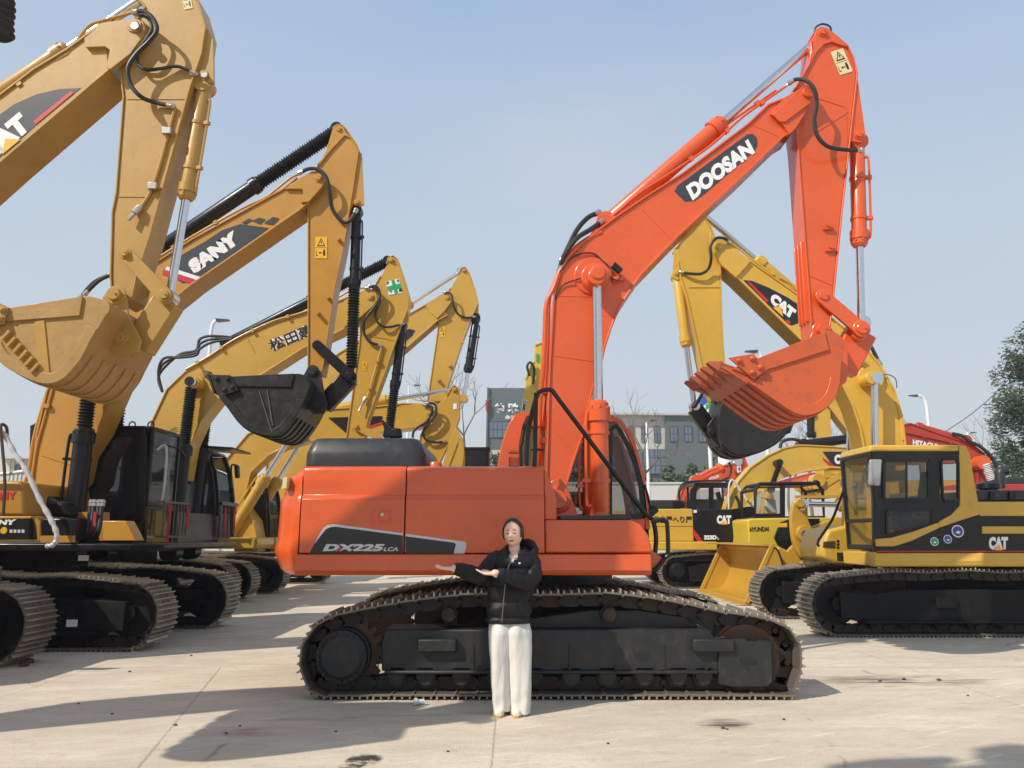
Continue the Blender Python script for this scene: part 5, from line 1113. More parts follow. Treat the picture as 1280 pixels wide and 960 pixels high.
# ---- red boom machine behind
yq=22; KR=M['red']
Q2=thing('excavator','dark red excavator whose lettered boom slopes down behind the yellow cab roof','excavator',(9,yq,0),group=GRP)
bt=[(1130,532),(1138,530),(1180,545),(1215,556),(1228,566),(1240,585),(1247,606),(1250,640)]; bb=[(1205,660),(1222,612),(1222,590),(1210,578),(1130,580)]
bo=plate_boom(Q2,bt,bb,21.8,22.25,KR,th=.04,over=.03)
text(bo,'HITACHI',(1141,556),(1172,562),(1141,549),21.82,M['white'],.05)
cylinder(Q2,(1205,551),(1125,528),22,.13,.06,.75,KR,line=False)
pipe(Q2,[(1133,541,21.8),(1175,550,21.8),(1200,556,21.8)],.025,KR)
hose(Q2,[(1190,542,21.8),(1203,545,21.7),(1212,552,21.7),(1225,558,21.7),(1240,572,21.7),(1248,590,21.7)],.05,ends=False); hose(Q2,[(1195,544,22),(1208,548,22),(1213,556,22)],.05,ends=False)
m=MB(); disc(m,(1230,578),.2,21.5,21.8); m.build('boom_cylinder_boss',M['orange'],bo); bellows(Q2,P(1240,600,21.55),P(1231,580,21.55),.13,M['silver'],'bellows')
m=MB(); m.prism([(1200,605),(1330,605),(1330,660),(1200,660)],21.2,23.5); m.build('body_shell',KR,Q2,bevel=.03); m=MB(); m.prism([(1252,598),(1330,596),(1330,606),(1252,606)],21.4,23); m.build('engine_hood',M['grey'],Q2)
std_under(Q2,12.2,16.8,20.7,key='s',sprocket_left=False,individual=False)
# ---- second yellow boom behind the big one (part visible under its boom)
ys=22.2; S=thing('excavator','yellow excavator standing behind the big one, dark lettered boom visible under its boom','excavator',(8.5,26,0),group=GRP)
m=MB(); bo=plate_boom(S,[(1040,492),(1060,514),(1074,532),(1095,560),(1100,620)],[(1072,620),(1070,552),(1056,534),(1036,508),(1026,500)],25.8,26.3,K,th=.04,over=.03)
sheet(bo,[(1057,527),(1062,528),(1071,541),(1072,547),(1062,538)],25.82,M['decb'],'boom_decal'); text(bo,'CAT',(1061,534),(1070,545),(1063,531),25.81,M['white'],.07)
cylinder(S,(1070,600),(1066,540),25.5,.1,.07,.2,K,line=False)
hose(S,[(1038,486,25.7),(1048,494,25.7),(1056,506,25.7),(1062,518,25.7)],.04,ends=False)
arm=plate_boom(S,[(1025,505),(1037,510),(1038,560),(1036,600)],[(1026,600),(1024,560),(1018,530),(1015,510)],25.9,26.25,K,'arm',th=.03,over=.02)
cylinder(S,(1013,518),(1015,565),26,.13,.06,.6,M['blk'],line=False)
m=MB(); m.prism([(1090,600),(1200,600),(1200,680),(1090,680)],25,27.3); m.build('body_shell',K,S)
std_under(S,9,13.5,24.8,key='s',sprocket_left=False,individual=False)
# ---- 323D-like machine: boom to the right, black side panel
yt=23; T=thing('excavator','yellow excavator with a numbered black side panel, just right of the orange machine','excavator',(4.6,yt,0),group=GRP)
KT=M['catR']
bt=[(908,640),(912,626),(924,602),(939,585),(961,570),(980,561),(999,557),(1040,559),(1080,562),(1120,568)]
bb=[(1120,590),(1080,588),(1040,585),(1006,590),(978,598),(959,607),(942,624),(924,647)]
bo=plate_boom(T,bt,bb,22.75,23.25,KT,th=.04,over=.03)
sheet(bo,[(1028,564.5),(1060,564.5),(1060,584),(1041,582)],22.77,M['decb'],'boom_decal'); sheet(bo,[(1029,572),(1043,582),(1036,582),(1028,574)],22.768,M['redf'],'decal_stripe'); text(bo,'CAT',(1043,580),(1064,580),(1043,568),22.765,M['white'],.08)
cylinder(T,(1003,556),(1090,545),23,.14,.07,.72,M['blk'],line=False)
hose(T,[(975,560,22.8),(978,552,22.8),(990,549,22.8),(1003,552,22.8)],.05,ends=False)
bellows(T,P(962,615,22.5),P(975,579,22.5),.085); m=MB(); disc(m,(975,578),.10,22.4,22.75); m.build('boom_cylinder_boss',M['blk'],bo)
cylinder(T,(948,668),(962,612),22.5,.14,.07,.9,KT,line=False)
Yt=21.6
m=MB(); m.prism([(780,636),(866,636),(868,677),(780,677)],Yt,Yt+2.6); bs=m.build('rear_body',KT,T,bevel=.03); text(bs,'名古屋へり屋',(816,654),(865,654),(816,645),Yt-.008,M['ink'],.03)
m=MB(); m.tube([P(780,658,Yt-.002),P(866,658,Yt-.002)],.006,4); m.build('panel_gap',M['ink'],bs)
m=MB(); m.prism([(866.5,637),(914,636.5),(917,640),(918,677),(868.5,677)],Yt-.01,Yt+.5); sp=m.build('side_panel',M['blk'],T,bevel=.02)
sheet(sp,[(867,661),(879,677),(872,677),(867,668)],Yt-.014,M['redf'],'decal_stripe'); catlogo(sp,(896,655),(914,655),(896,644),Yt-.014); text(sp,'323D',(880,674.5),(896,674.5),(880,669),Yt-.014,M['white'],.07); text(sp,'L',(897,674.5),(899,674.5),(897,671.5),Yt-.014,M['white'],.03)
sheet(sp,[(867,637.5),(871,637.5),(871,641),(867,641)],Yt-.014,M['white'],'small_sticker')
m=MB(); m.prism([(780,677),(897,677),(897,688),(780,688)],Yt-.06,Yt+2.7); m.build('lower_sill',KT,T,bevel=.03)
m=MB(); m.prism([(812,625),(854,625),(857,635),(812,635)],Yt+.05,Yt+1.6); h=m.build('engine_hood',M['grey'],T,bevel=.03)
m=MB(); x0,x1=P(817,0,Yt).x,P(852,0,Yt).x; quadgrid(m,x0,x1,P(0,634,Yt).z,P(0,627,Yt).z,Yt+.05,14,3,.02,.02); m.build('hood_grille',M['blk'],h)
c0,c1=23.3,24.4
m=MB(); m.prism([(862,604),(915,605),(917,640),(861,640)],c0,c0+.06) if 0 else None
q=XZ([(862,640),(864,612),(868,605),(914,605),(917,640)],c0)
m=MB(); m.prism([(861,640),(863,612),(868,604),(876,604),(871,614),(870,640)],c0,c0+.06); m.prism([(876,604),(915,605),(915,610),(874,610)],c0,c0+.06); m.prism([(910,610),(917,610),(918,640),(911,640)],c0,c0+.06); m.prism([(886,610),(892,610),(892,640),(886,640)],c0,c0+.05)
cb=m.build('cab',M['blk'],T,bevel=.01); MB().prism([(870,612),(911,610),(911,640),(870,640)],c0+.02,c0+.03).build('glass_pane',M['glass'],cb)
a,b=P(868,604,c0),P(916,604,c0); MB().box(a.x,b.x,c0,c1,a.z-.05,a.z+.03).build('cab_roof',M['blk'],cb,bevel=.02); MB().box(a.x,b.x,c1-.05,c1,P(0,640,c0).z-.4,P(0,622,c0).z).build('cab_far_wall',M['blk'],cb)
for xx in (a.x,b.x-.06): MB().box(xx,xx+.06,c1-.06,c1,P(0,640,c0).z-.3,a.z-.05).build('cab_post',M['blk'],cb)
hose(T,[(848,618,21.8),(850,609,21.8),(858,603,22),(880,601,22.2),(912,601,22.6)],.03,ends=False,name='handrail')
m=MB(); m.tube(smooth([P(911,640,21.9),P(911,612,21.9),P(913,602,21.9),(P(917,601,21.9)),P(925,612,21.9),P(936,628,21.8),P(942,634,21.8)],4),.03,8); m.build('wrapped_handrail',M['silver'],T)
m=MB(); m.prism([(895,616),(900,614),(903,626),(899,628)],22,22.1); m.build('mirror',M['blk'],T)
hose(T,[(920,620,22.5),(924,630,22.5),(923,640,22.5),(917,646,22.5)],.045,ends=False)
m=MB(); m.prism([(897,640),(945,632),(948,690),(897,690)],22,24.1); m.build('front_frame',M['blkm'],T)
std_under(T,4.1,8.7,21.6,key='s',sprocket_left=True,individual=False); std_under(T,4.1,8.7,24,key='s',sprocket_left=True,individual=False)
# ---- small yellow Hyundai-lettered excavator
yu=20.7; U=thing('mini_excavator','small yellow excavator with black-framed cab and black side vents behind the loader bucket','mini excavator',(5.9,yu,0),group='small machines')
KU=M['yel']
m=MB(); m.prism([(934,650),(940,648),(995,647),(990,655),(983,690),(935,690),(936,670)],20.2,21.7); bs=m.build('body_panel',KU,U,bevel=.04,segs=3)
text(bs,'HYUNDAI',(937,665),(961,664),(937,659),20.19,M['ink'],.03)
m=MB(); m.prism([(975,653),(990,648),(1025,648),(1025,690),(990,689),(972,681),(968,672)],20.15,20.7); vp=m.build('vent_panel',M['blk'],U,bevel=.02)
m=MB(); 
for i in range(5): a=P(974,662+i*3,20.15); b=P(986,662+i*3,20.15); m.bar(a,b,.02,.03)
m.build('vent_slats',M['grey'],vp)
sheet(vp,[(972,654),(984,653.5),(984,659),(972,659)],20.145,M['yelf'],'warning_sticker')
m=MB(); m.prism([(995,647),(1040,647),(1040,690),(1026,690)],20.3,21.6); m.build('rear_panel',KU,U,bevel=.03)
def cagecab(parent,pn,Y0,Y1,mat='blk'):
    m=MB(); s=[P(*p,Y0) for p in pn]; m.tube(s,.05,8,closed=True); f=[V(p.x,Y1,p.z) for p in s]; m.tube(f,.05,8,closed=True)
    for a_,b_ in zip(s,f): m.tube([a_,b_],.045,8)
    o=m.build('cab',M[mat],parent); return o
cb=cagecab(U,[(944,648),(944,612),(950,605),(1020,604),(1028,612),(1030,647)],20.4,21.6)
a,b=P(950,605,20.4),P(1020,604,20.4); m=MB(); m.box(a.x,b.x,20.38,21.62,a.z-.02,a.z+.05); m.build('cab_roof',M['blk'],cb,bevel=.03)
MB().prism([(945,614),(975,613),(975,646),(945,646)],20.4,20.41).build('glass_pane',M['glass'],cb); m=MB(); m.bar(P(978,647,20.4),P(978,605,20.4),.12,.06,V(0,1,0)); m.bar(P(1002,647,20.4),P(1002,605,20.4),.03,.03,V(0,1,0)); m.build('cab_post',M['blk'],cb)
m=MB(); m.prism([(945,642),(978,642),(978,648),(945,648)],20.38,20.45); m.build('window_sill',M['blk'],cb)
m=MB(); m.prism([(957,624),(970,624),(972,642),(957,642)],20.9,21.02); m.build('seat_back',M['green'] if 0 else M['silver'],cb,bevel=.04)
std_under(U,6.0,8.6,20,key='u',individual=False,w=.4)
# ---- wheel loader, bucket towards the viewer's left
yw=15.2; Wl=thing('wheel_loader','yellow wheel loader with its wide empty bucket on the ground, behind the yellow excavator tracks','wheel loader',(7.2,yw,0))
KW=M['yelD']
y0,y1=16.5,20.4
prof=[(936,757),(955,757),(970,748),(978,730),(980,712),(977,698),(973,689),(968,685)]
xz=[(P(x,y,y0).x,P(x,y,y0).z) for x,y in prof]; mnz=min(z for x,z in xz); xz=[(x,z-mnz+.04) for x,z in xz]
sm_=[(v.x,v.y) for v in smooth([V(x,z,0) for x,z in xz],5)]
m=MB(); m.ribbon(sm_,y0,y1,.05); m.prismw(sm_[:],y0,y0+.05); m.prismw(sm_,y1-.05,y1)
c=V(sum(p[0] for p in sm_)/len(sm_),sum(p[1] for p in sm_)/len(sm_))
m.ribbon([sm_[0],sm_[-1]],y0-.02,y0+.07,.09); m.ribbon([sm_[0],sm_[-1]],y1-.07,y1+.02,.09)
a,b=V(*sm_[-1]),V(*sm_[-2]); d=(V(*sm_[-1])-V(*sm_[0])).normalized(); m.prismw([sm_[-1],(sm_[-1][0]-.05,sm_[-1][1]-.01),(sm_[-1][0]-.42,sm_[-1][1]+.01),(sm_[-1][0]-.42,sm_[-1][1]+.04),(sm_[-1][0]+.02,sm_[-1][1]+.05)],y0,y1)
lo=m.build('bucket',KW,Wl,bevel=.008)
for i in range(8):
    y=y0+.1+(y1-y0-.2)*i/7; t=MB(); x,z=sm_[0]; t.hexa([V(x-.05,y-.09,z-.03),V(x-.05,y+.09,z-.03),V(x+.25,y+.09,z-.03),V(x+.25,y-.09,z-.03)],[V(x-.28,y-.05,z+.0),V(x-.28,y+.05,z+.0),V(x+.25,y+.09,z+.06),V(x+.25,y-.09,z+.06)]); t.build('tooth',KW,lo,bevel=.006)
text(lo,'CAT',(977,712),(987,712),(977,707),y0-.03,M['redf'],.06)
for yy in (16.9,18.9):
    m=MB(); m.prism([(966,713),(973,683),(984,689),(992,681),(1016,658),(1048,646),(1075,650),(1075,690),(1028,713)],yy,yy+.12); la=m.build('lift_arm',KW,Wl,bevel=.02)
    m=MB(); A_,B_=P(996,712,yy-.03),P(1034,662,yy-.03); m.bar(A_,B_,.06,.05,V(0,1,0)); m.build('arm_edge_bar',KW,la,bevel=.01)
m=MB(); cr=[(v.x,v.y) for v in smooth([V(x,y,0) for x,y in [(989,646),(992,629),(996,624),(1004,625),(1008,634),(1010,648),(1016,663),(1019,678),(1012,692),(1003,697),(996,688),(991,672)]],3,True)]
m.prism(cr,16.7,16.86); ck=m.build('tilt_lever',KW,Wl,bevel=.02); m=MB(); disc(m,(1007,667),.17,16.55,16.7); disc(m,(1001,629),.09,16.6,16.7); disc(m,(1004,636),.05,16.62,16.7); m.build('lever_boss',KW,ck,bevel=.01); m=MB(); disc(m,(1006,667),.07,16.5,16.56); m.build('pin_end',M['steel'],ck)
cylinder(Wl,(1095,631),(1003,630),16.95,.13,.06,.52,KW,line=False)
m=MB(); m.bar(P(994,621,16.9),P(1100,621,16.9),.07,.06); m.build('oil_pipe',KW,Wl)
m=MB(); m.box(9.0,13.0,17.0,19.2,1.2,2.4); m.build('rear_body',KW,Wl,bevel=.08,segs=3)
m=MB(); m.box(8.1,9.6,17.2,18.9,1.3,2.1); m.box(8.2,8.4,17.25,17.33,2.1,3.2); m.box(9.4,9.6,17.25,17.33,2.1,3.2); m.box(8.2,8.4,18.77,18.85,2.1,3.2); m.box(9.4,9.6,18.77,18.85,2.1,3.2); m.box(8.15,9.65,17.2,18.9,3.15,3.25); m.build('cab',KW,Wl,bevel=.02)
for xx in (7.75,11.6):
    for yy in (16.6,18.9):
        m=MB(); z=.72; m.lathe(V(xx,yy,z),V(xx,yy+.55,z),[(0,.42),(.02,.62),(.1,.7),(.45,.7),(.53,.62),(.55,.42)],36)
        for k in range(22):
            a=2*pi*k/22; c_=V(xx+.7*math.cos(a),yy+.27,z+.7*math.sin(a)); t_=V(-math.sin(a),0,math.cos(a))
            m.bar(c_+V(0,-.22,0)-t_*.03,c_+V(0,0,0)+t_*.05,.06,.06); m.bar(c_+V(0,.22,0)-t_*.03,c_+V(0,0,0)+t_*.05,.06,.06)
        w_=m.build('wheel',M['tire'],Wl); MB().lathe(V(xx,yy+.06,z),V(xx,yy+.5,z),[(0,.4),(.05,.43),(.4,.43),(.44,.4)],28).build('rim',KW,w_)
# ---- orange machine behind the 323
Gx=thing('excavator','bright orange excavator with a white and blue sticker on its arm, behind the black-panelled one','excavator',(7,30,0),group=GRP)
KO=M['orange']
bo=plate_boom(Gx,[(845,660),(848,630),(854,611),(868,600),(888,589),(905,583),(920,580)],[(925,598),(905,602),(885,604),(870,615),(864,640),(860,660)],29.7,30.3,KO,th=.05,over=.03)
text(bo,'HITACHI',(887,601),(899,597),(886,597),29.7,M['white'],.03)
arm=plate_boom(Gx,[(921,578),(931,573),(935,584),(924,602),(916,620)],[(908,620),(912,600),(918,588)],29.75,30.2,KO,'arm',th=.04,over=.03); s=sheet(arm,[(921,582),(926,581),(926.5,590),(921.5,591)],29.72,M['white'],'square_sticker'); sheet(s,[(923,584),(925,584),(925,588),(923,588)],29.7,M['blue'],'sticker_print')
cylinder(Gx,(870,601),(921,577),29.9,.2,.1,.65,KO,line=False)
hose(Gx,[(849,626,29.5),(849,615,29.5),(855,607,29.5),(868,602,29.5)],.05,ends=False); hose(Gx,[(903,600,29.5),(911,596,29.5),(914,585,29.5),(911,578,29.5)],.05,ends=False)
m=MB(); m.box(6.4,9.5,28.6,31.5,.9,2.2); m.build('body_shell',KO,Gx,bevel=.05); std_under(Gx,5.5,10,28.4,key='s',individual=False)
Hx=thing('excavator','red orange excavator boom glimpsed through the gap under the lettered yellow boom','excavator',(11,34,0),group=GRP)
plate_boom(Hx,[(974,602),(995,597),(1014,592),(1030,591),(1050,598)],[(1050,612),(1030,603),(1012,600),(974,607)],33.8,34.3,M['red'] if 0 else KO,th=.04,over=.03)
m=MB(); m.box(10.5,14.5,32.8,35.2,.9,2.1); m.build('body_shell',KO,Hx,bevel=.05); std_under(Hx,10.3,14.8,32.5,key='s',individual=False)
Bx=thing('excavator','yellow excavator with its round bucket hanging left of the big yellow cab','excavator',(11,26,0),group=GRP)
arm=plate_boom(Bx,[(1030,588),(1052,586),(1060,590)],[(1060,596),(1030,596)],25,25.4,K,'arm',th=.03,over=.02)
bk=bucket(Bx,[(1018,612),(1025,620),(1040,622),(1052,618),(1058,606),(1056,594),(1048,590)],24.6,25.8,K,(1008,606),ribs=3)
m=MB(); disc(m,(1024,600),.2,24.5,24.9); disc(m,(1020,606),.15,24.5,24.9); m.build('bucket_boss',K,Bx); m=MB(); m.box(11.5,15,23.9,26.2,.9,2.6); m.build('body_shell',K,Bx,bevel=.05)
std_under(Bx,11.2,15.2,23.8,key='s',individual=False)
# ---- bright yellow boom seen left of the orange boom
Y_=thing('excavator','lemon yellow excavator boom with white lettered strip, standing behind the orange boom','excavator',(.7,24,0),group=GRP)
KU=M['yel']
bo=plate_boom(Y_,[(669,432),(677,429),(684,432),(684,520),(680,600)],[(660,600),(663,520),(666,470)],23.8,24.3,KU,'boom',th=.04,over=.03)
a2=plate_boom(Y_,[(658,474),(664,457),(669,452)],[(669,470),(668,500),(657,545),(652,590),(641,590),(647,540)],23.5,23.75,KU,'arm',th=.04,over=.02)
sheet(a2,[(647,536),(654,500),(659,500),(653,537)],23.48,M['white'],'name_strip'); text(a2,'SUMITOMO',(652.5,536),(658.5,501),(648.5,535),23.47,M['ink'],.03)
sheet(bo,[(670.5,443),(674,442),(674,452),(670.5,453)],23.8,M['green'],'small_sticker')
hose(Y_,[(662,470,23.4),(659,458,23.4),(663,453,23.4),(668,462,23.4),(666,480,23.4)],.04,ends=False)
m=MB(); m.box(-.6,1.6,22.8,25.2,.9,2.3); m.build('body_shell',KU,Y_,bevel=.05); std_under(Y_,-1.4,2.4,22.7,key='s',individual=False)
# ---------------------------------------------------------------- the woman
YP=6.72
pr=thing('person','woman in black puffer jacket and wide white trousers, both palms held out towards the left','person',(0,YP,0))
m_,nt,b_=newmat('skin'); 
b_.inputs['Base Color'].default_value=(.90,.57,.43,1); b_.inputs['Roughness'].default_value=.5; b_.inputs['Subsurface Weight'].default_value=.12; b_.inputs['Subsurface Radius'].default_value=(.02,.008,.005); b_.inputs['Subsurface Scale'].default_value=.3; M['skin']=m_
mh,nt,bh=newmat('black_hair'); nz=noise(nt,60,3,.5,stretch=(1,.15,.15)); nt.links.new(mix(nt,nz,(.006,.005,.005),(.03,.024,.021)),bh.inputs['Base Color']); bh.inputs['Roughness'].default_value=.36; bump(nt,bh,nz,.8,.006); M['hair']=mh
mj,nt,bj=newmat('puffer_nylon'); nz=noise(nt,26,6,.6,stretch=(1,1,1.6)); nt.links.new(mix(nt,nz,(.006,.006,.007),(.013,.013,.014)),bj.inputs['Base Color']); bj.inputs['Roughness'].default_value=.5; bj.inputs['Specular IOR Level'].default_value=.3
bump(nt,bj,nz,.4,.012); M['puffer']=mj
mt,nt,bt_=newmat('white_trouser_cloth'); nz=noise(nt,7,4,.5,stretch=(1.3,1.3,.3)); bt_.inputs['Base Color'].default_value=(.66,.645,.61,1); bt_.inputs['Roughness'].default_value=.85; bump(nt,bt_,nz,.6,.04); M['trouser']=mt
M['shirt']=flat('white_shirt',(.75,.75,.73),.8); M['lip']=flat('lip',(.50,.13,.11),.45); M['brow']=flat('dark_brow',(.03,.02,.018),.6)
M['shoe_c']=flat('cream_sneaker',(.72,.66,.54),.6); M['sole']=flat('tan_sole',(.55,.36,.12),.6); M['zip']=flat('zip_metal',(.35,.33,.3),.35,.8)
def W(px,py,dy=0): return P(px,py,YP+dy)
HC=W(641.5,667); HC.z-=.0
yaw=math.radians(-12); tilt=math.radians(3)
RH=Matrix.Rotation(yaw,3,'Z')@Matrix.Rotation(tilt,3,'X')@Matrix.Rotation(math.radians(-2),3,'Y')
def gs(x,c,w): return math.exp(-((x-c)/w)**2)
def headpt(d,k=1.0):
    "unit direction -> head surface, face looks to -y"
    x,y,z=d.x,d.y,d.z; w=.081; h=.119; dp=.094
    p=V(x*w,y*dp,z*h)
    if z<-.1: # jaw narrows
        t=(-.1-z)/.9; p.x*=1-.20*t*t-.08*t; 
        if y<0: p.y*=1-.12*t
        else: p.y*=1-.35*t
    if y<0 and k:
        f=-y; X=p.x; Z=p.z
        p.y-=.018*gs(X,0,.011)*gs(Z,-.016,.016)*f+.008*gs(X,0,.008)*gs(Z,.005,.02)*f
        p.y+=.005*(gs(X,.030,.016)+gs(X,-.030,.016))*gs(Z,.012,.011)
        p.y-=.005*(gs(X,.032,.02)+gs(X,-.032,.02))*gs(Z,-.020,.02)
        p.y-=.007*gs(X,0,.018)*gs(Z,-.050,.008); p.y+=.004*gs(X,0,.022)*gs(Z,-.064,.006); p.y-=.007*gs(X,0,.018)*gs(Z,-.088,.014)
        p.y+=.006*(1-gs(Z,0,.09))*(1 if Z>0 else 0)
    return p
def place(p): return HC+RH@p
m=MB(); n=56;r=44; vs=[];fs=[]
for i in range(r+1):
    t=pi*i/r
    for k in range(n):
        a=2*pi*k/n; d=V(math.sin(t)*math.cos(a),math.sin(t)*math.sin(a),math.cos(t)); vs.append(place(headpt(d)))
for i in range(r):
    for k in range(n): fs.append((i*n+k,(i+1)*n+k,(i+1)*n+(k+1)%n,i*n+(k+1)%n))
m.add(vs,fs)
for s in (-1,1): m.ball(place(V(s*.071,.008,-.012)),.018,10,8,(.35,.6,1.1))
NB=W(643,693,.02)
m.tube([place(V(0,.02,-.06)),place(V(0,.022,-.1)),NB+V(0,.0,.0),NB+V(0,-.01,-.045)],[.048,.046,.054,.09],18)
# torso, arms, legs under the clothes
CH=W(642,705,.02); HP=W(637,775,.02)
m.tube([NB+V(0,0,-.02),CH,W(639,735,.02),HP,HP-V(0,0,.05)],[.07,.12,.09,.09,.08],18,sx=.7)
RA=[W(620,699),W(604,722,-.05),W(570,711.5,-.16),W(566,711,-.17)]; LA=[W(663,700,.02),W(661,729,-.06),W(622,717.5,-.22),W(617,717,-.23)]
for L_ in (RA,LA): m.tube(smooth(L_,5),[.05-.025*i/15 for i in range(16)],12)
LEG=[(W(626,780,.02),W(626,830,.0),W(625,884,.02)),(W(650,780,.02),W(650,830,.0),W(648,886,-.02))]
for L_ in LEG: m.tube(smooth(L_,5),[.08-.045*i/10 for i in range(11)],12)
def hand(m,wr,d,up,side,L=.165,curl=.12,spread=.1):
    "wr wrist, d pointing direction, up palm normal, side: thumb side"
    d=d.normalized(); up=(up-d*up.dot(d)).normalized(); sd=side-d*side.dot(d)-up*side.dot(up); sd.normalize()
    pl=L*.5
    secs=[]
    for t,w,h in ((-.06,.026,.020),(.0,.028,.019),(.25,.037,.016),(.6,.042,.014),(1.0,.040,.012)):
        c=wr+d*pl*t; secs.append([c+sd*w*math.cos(q)+up*h*math.sin(q) for q in [2*pi*i/14 for i in range(14)]])
    nn=14; vs=[v for s_ in secs for v in s_]; fs=[tuple(range(nn-1,-1,-1)),tuple(4*nn+i for i in range(nn))]
    for k in range(4):
        for i in range(nn): fs.append((k*nn+i,k*nn+(i+1)%nn,(k+1)*nn+(i+1)%nn,(k+1)*nn+i))
    m.add(vs,fs)
    for j,(o,l) in enumerate(((.030,.43),(.010,.49),(-.010,.46),(-.029,.36))):
        a=wr+d*pl*.88+sd*o; dd=(d+sd*(o*spread*10*.25)).normalized(); c1=curl*(1+.25*j)
        p=[a]; ang=0
        for sgm in (.46,.30,.24):
            ang+=c1; u=dd*math.cos(ang)+up*math.sin(ang); p.append(p[-1]+u*L*l*sgm)
        m.tube(p,[.0088,.0085,.0075,.0058],10)
    a=wr+d*pl*.25+sd*.026; u1=(d*.75+sd*.62+up*.15).normalized(); u2=(d*.93+sd*.25+up*.12).normalized()
    m.tube([a-u1*.01,a+u1*.036,a+u1*.036+u2*.028,a+u1*.036+u2*.05],[.014,.0115,.0095,.007],10)
hand(m,RA[-1],V(-1,-.12,.06),V(.05,-.12,1),V(0,-1,-.1)); hand(m,LA[-1],V(-1,-.10,.05),V(.05,-.15,1),V(0,1,.2),curl=.16)
for L_,s in ((LEG[0],-1),(LEG[1],1)): m.ball(L_[2]+V(0,-.02,-.02),.03,12,8,(.8,1.6,.7))
body=m.build('body',M['skin'],pr,ang=180)
rm=body.modifiers.new('skin','REMESH'); rm.mode='VOXEL'; rm.voxel_size=.0042; rm.use_smooth_shade=True
sm2=body.modifiers.new('soft','SMOOTH'); sm2.iterations=3; sm2.factor=.4
# face details
def facepatch(pts,off=.0016):
    out=[]
    for x,z in pts:
        # solve direction whose head point has this x,z
        d=V(x/.081,-math.sqrt(max(.02,1-(x/.081)**2-(z/.119)**2)),z/.119); d.normalize(); q=headpt(d)
        for _ in range(8):
            d=V(d.x+(x-q.x)/.081,d.y,d.z+(z-q.z)/.119); d.normalize(); q=headpt(d)
        out.append(place(q+V(0,-off,0)))
    return out
def strip3(name,mat,ctr,off=.002,parent=pr):
    "ctr: list of (x,z,halfheight)"
    up=facepatch([(x,z+h) for x,z,h in ctr],off); dn=facepatch([(x,z-h) for x,z,h in ctr],off); n=len(ctr)
    mm=MB(); mm.add(up+dn,[(i,i+1,n+i+1,n+i) for i in range(n-1)]); return mm.build(name,mat,parent)
for s in (-1,1):
    strip3('eyebrow',M['brow'],[(s*.014,.032,.0016),(s*.024,.0355,.003),(s*.036,.036,.0028),(s*.047,.031,.001)],.005)
    strip3('eyelid',M['brow'],[(s*.014,.0085,.001),(s*.022,.0065,.0032),(s*.030,.0055,.0038),(s*.038,.0065,.0034),(s*.047,.0095,.001)],.0062)
    strip3('nostril',M['brow'],[(s*.003,-.033,.0005),(s*.006,-.0335,.0012),(s*.009,-.033,.0005)],.003)
strip3('upper_lip',M['lip'],[(-.021,-.053,.0006),(-.010,-.0505,.0026),(0,-.0512,.0024),(.010,-.0505,.0026),(.021,-.053,.0006)],.0045)
strip3('lower_lip',M['lip'],[(-.020,-.0545,.0006),(-.010,-.058,.003),(0,-.059,.0035),(.010,-.058,.003),(.020,-.0545,.0006)],.0042)
# hair: swept back from a high hairline, low bun
m=MB(); n=60;r=40; vs=[];fs=[]
rs=random.Random(2)
def keep(d):
    if d.y<0:
        hl=.90-.30*abs(d.x)-.42*(abs(d.x)**3)     # hairline height on the forehead, falling at the temples
        if abs(d.x)>.86: return d.z>-.25
        return d.z>hl+.0
    return d.z>-.55+.25*(1-d.y)
for i in range(r+1):
    t=pi*i/r
    for k in range(n):
        a=2*pi*k/n; d=V(math.sin(t)*math.cos(a),math.sin(t)*math.sin(a),math.cos(t)); q=headpt(d,0); part=.006*gs(d.x,.12,.06)*(d.z>0)
        vs.append(place(q*(1.075+.014*math.sin(a*23+t*3))-V(0,0,part)))
for i in range(r):
    for k in range(n):
        t=pi*(i+.5)/r; a=2*pi*(k+.5)/n
        if keep(V(math.sin(t)*math.cos(a),math.sin(t)*math.sin(a),math.cos(t))): fs.append((i*n+k,(i+1)*n+k,(i+1)*n+(k+1)%n,i*n+(k+1)%n))
m.add(vs,fs); m.ball(place(V(.01,.10,-.035)),.042,16,10,(1.1,.8,1))
for s in (-1,1): m.tube(smooth([place(V(s*.080,-.020,.050)),place(V(s*.083,-.004,.005)),place(V(s*.079,.016,-.03)),place(V(s*.066,.03,-.06))],4),[.004,.005,.006,.007,.008,.009,.009,.009,.008,.007,.006,.005,.004],8)
hr=m.build('hair',M['hair'],pr,ang=180); so_=hr.modifiers.new('thick','SOLIDIFY'); so_.thickness=.006; so_.offset=-1
# shirt
m=MB(); m.tube([W(640,712,-.02),W(640.5,703,-.02),W(641,696,-.015)],[.098,.085,.045],24,sx=.95); m.build('shirt',M['shirt'],pr)
# jacket torso rings
def ringm(m,rings,n=48,puff=None):
    vs=[];fs=[]; R_=len(rings)
    for (c,hw,hd,z,k) in rings:
        for i in range(n):
            a=2*pi*i/n; e=.82; ca,sa=math.cos(a),math.sin(a)
            x=math.copysign(abs(ca)**e,ca)*hw; y=math.copysign(abs(sa)**e,sa)*hd
            vs.append(V(c.x+x,c.y+y,z))
    for j in range(R_-1):
        for i in range(n): fs.append((j*n+i,j*n+(i+1)%n,(j+1)*n+(i+1)%n,(j+1)*n+i))
    m.add(vs,fs)
key=[(779,608,663.5,.125),(765,608.5,664,.135),(745,610,664,.14),(725,612,665,.142),(708,614,667,.14),(699,616,669,.13),(693,621,667,.115),(689.5,628,661,.095),(687,633,656,.08)]
rings=[]; zs=[]
def lerp(a,b,t): return a+(b-a)*t
seams=[W(640,p).z for p in (779,771,752,731,710,694,680)]
zlo,zhi=W(640,779).z,W(640,687).z
N_=70
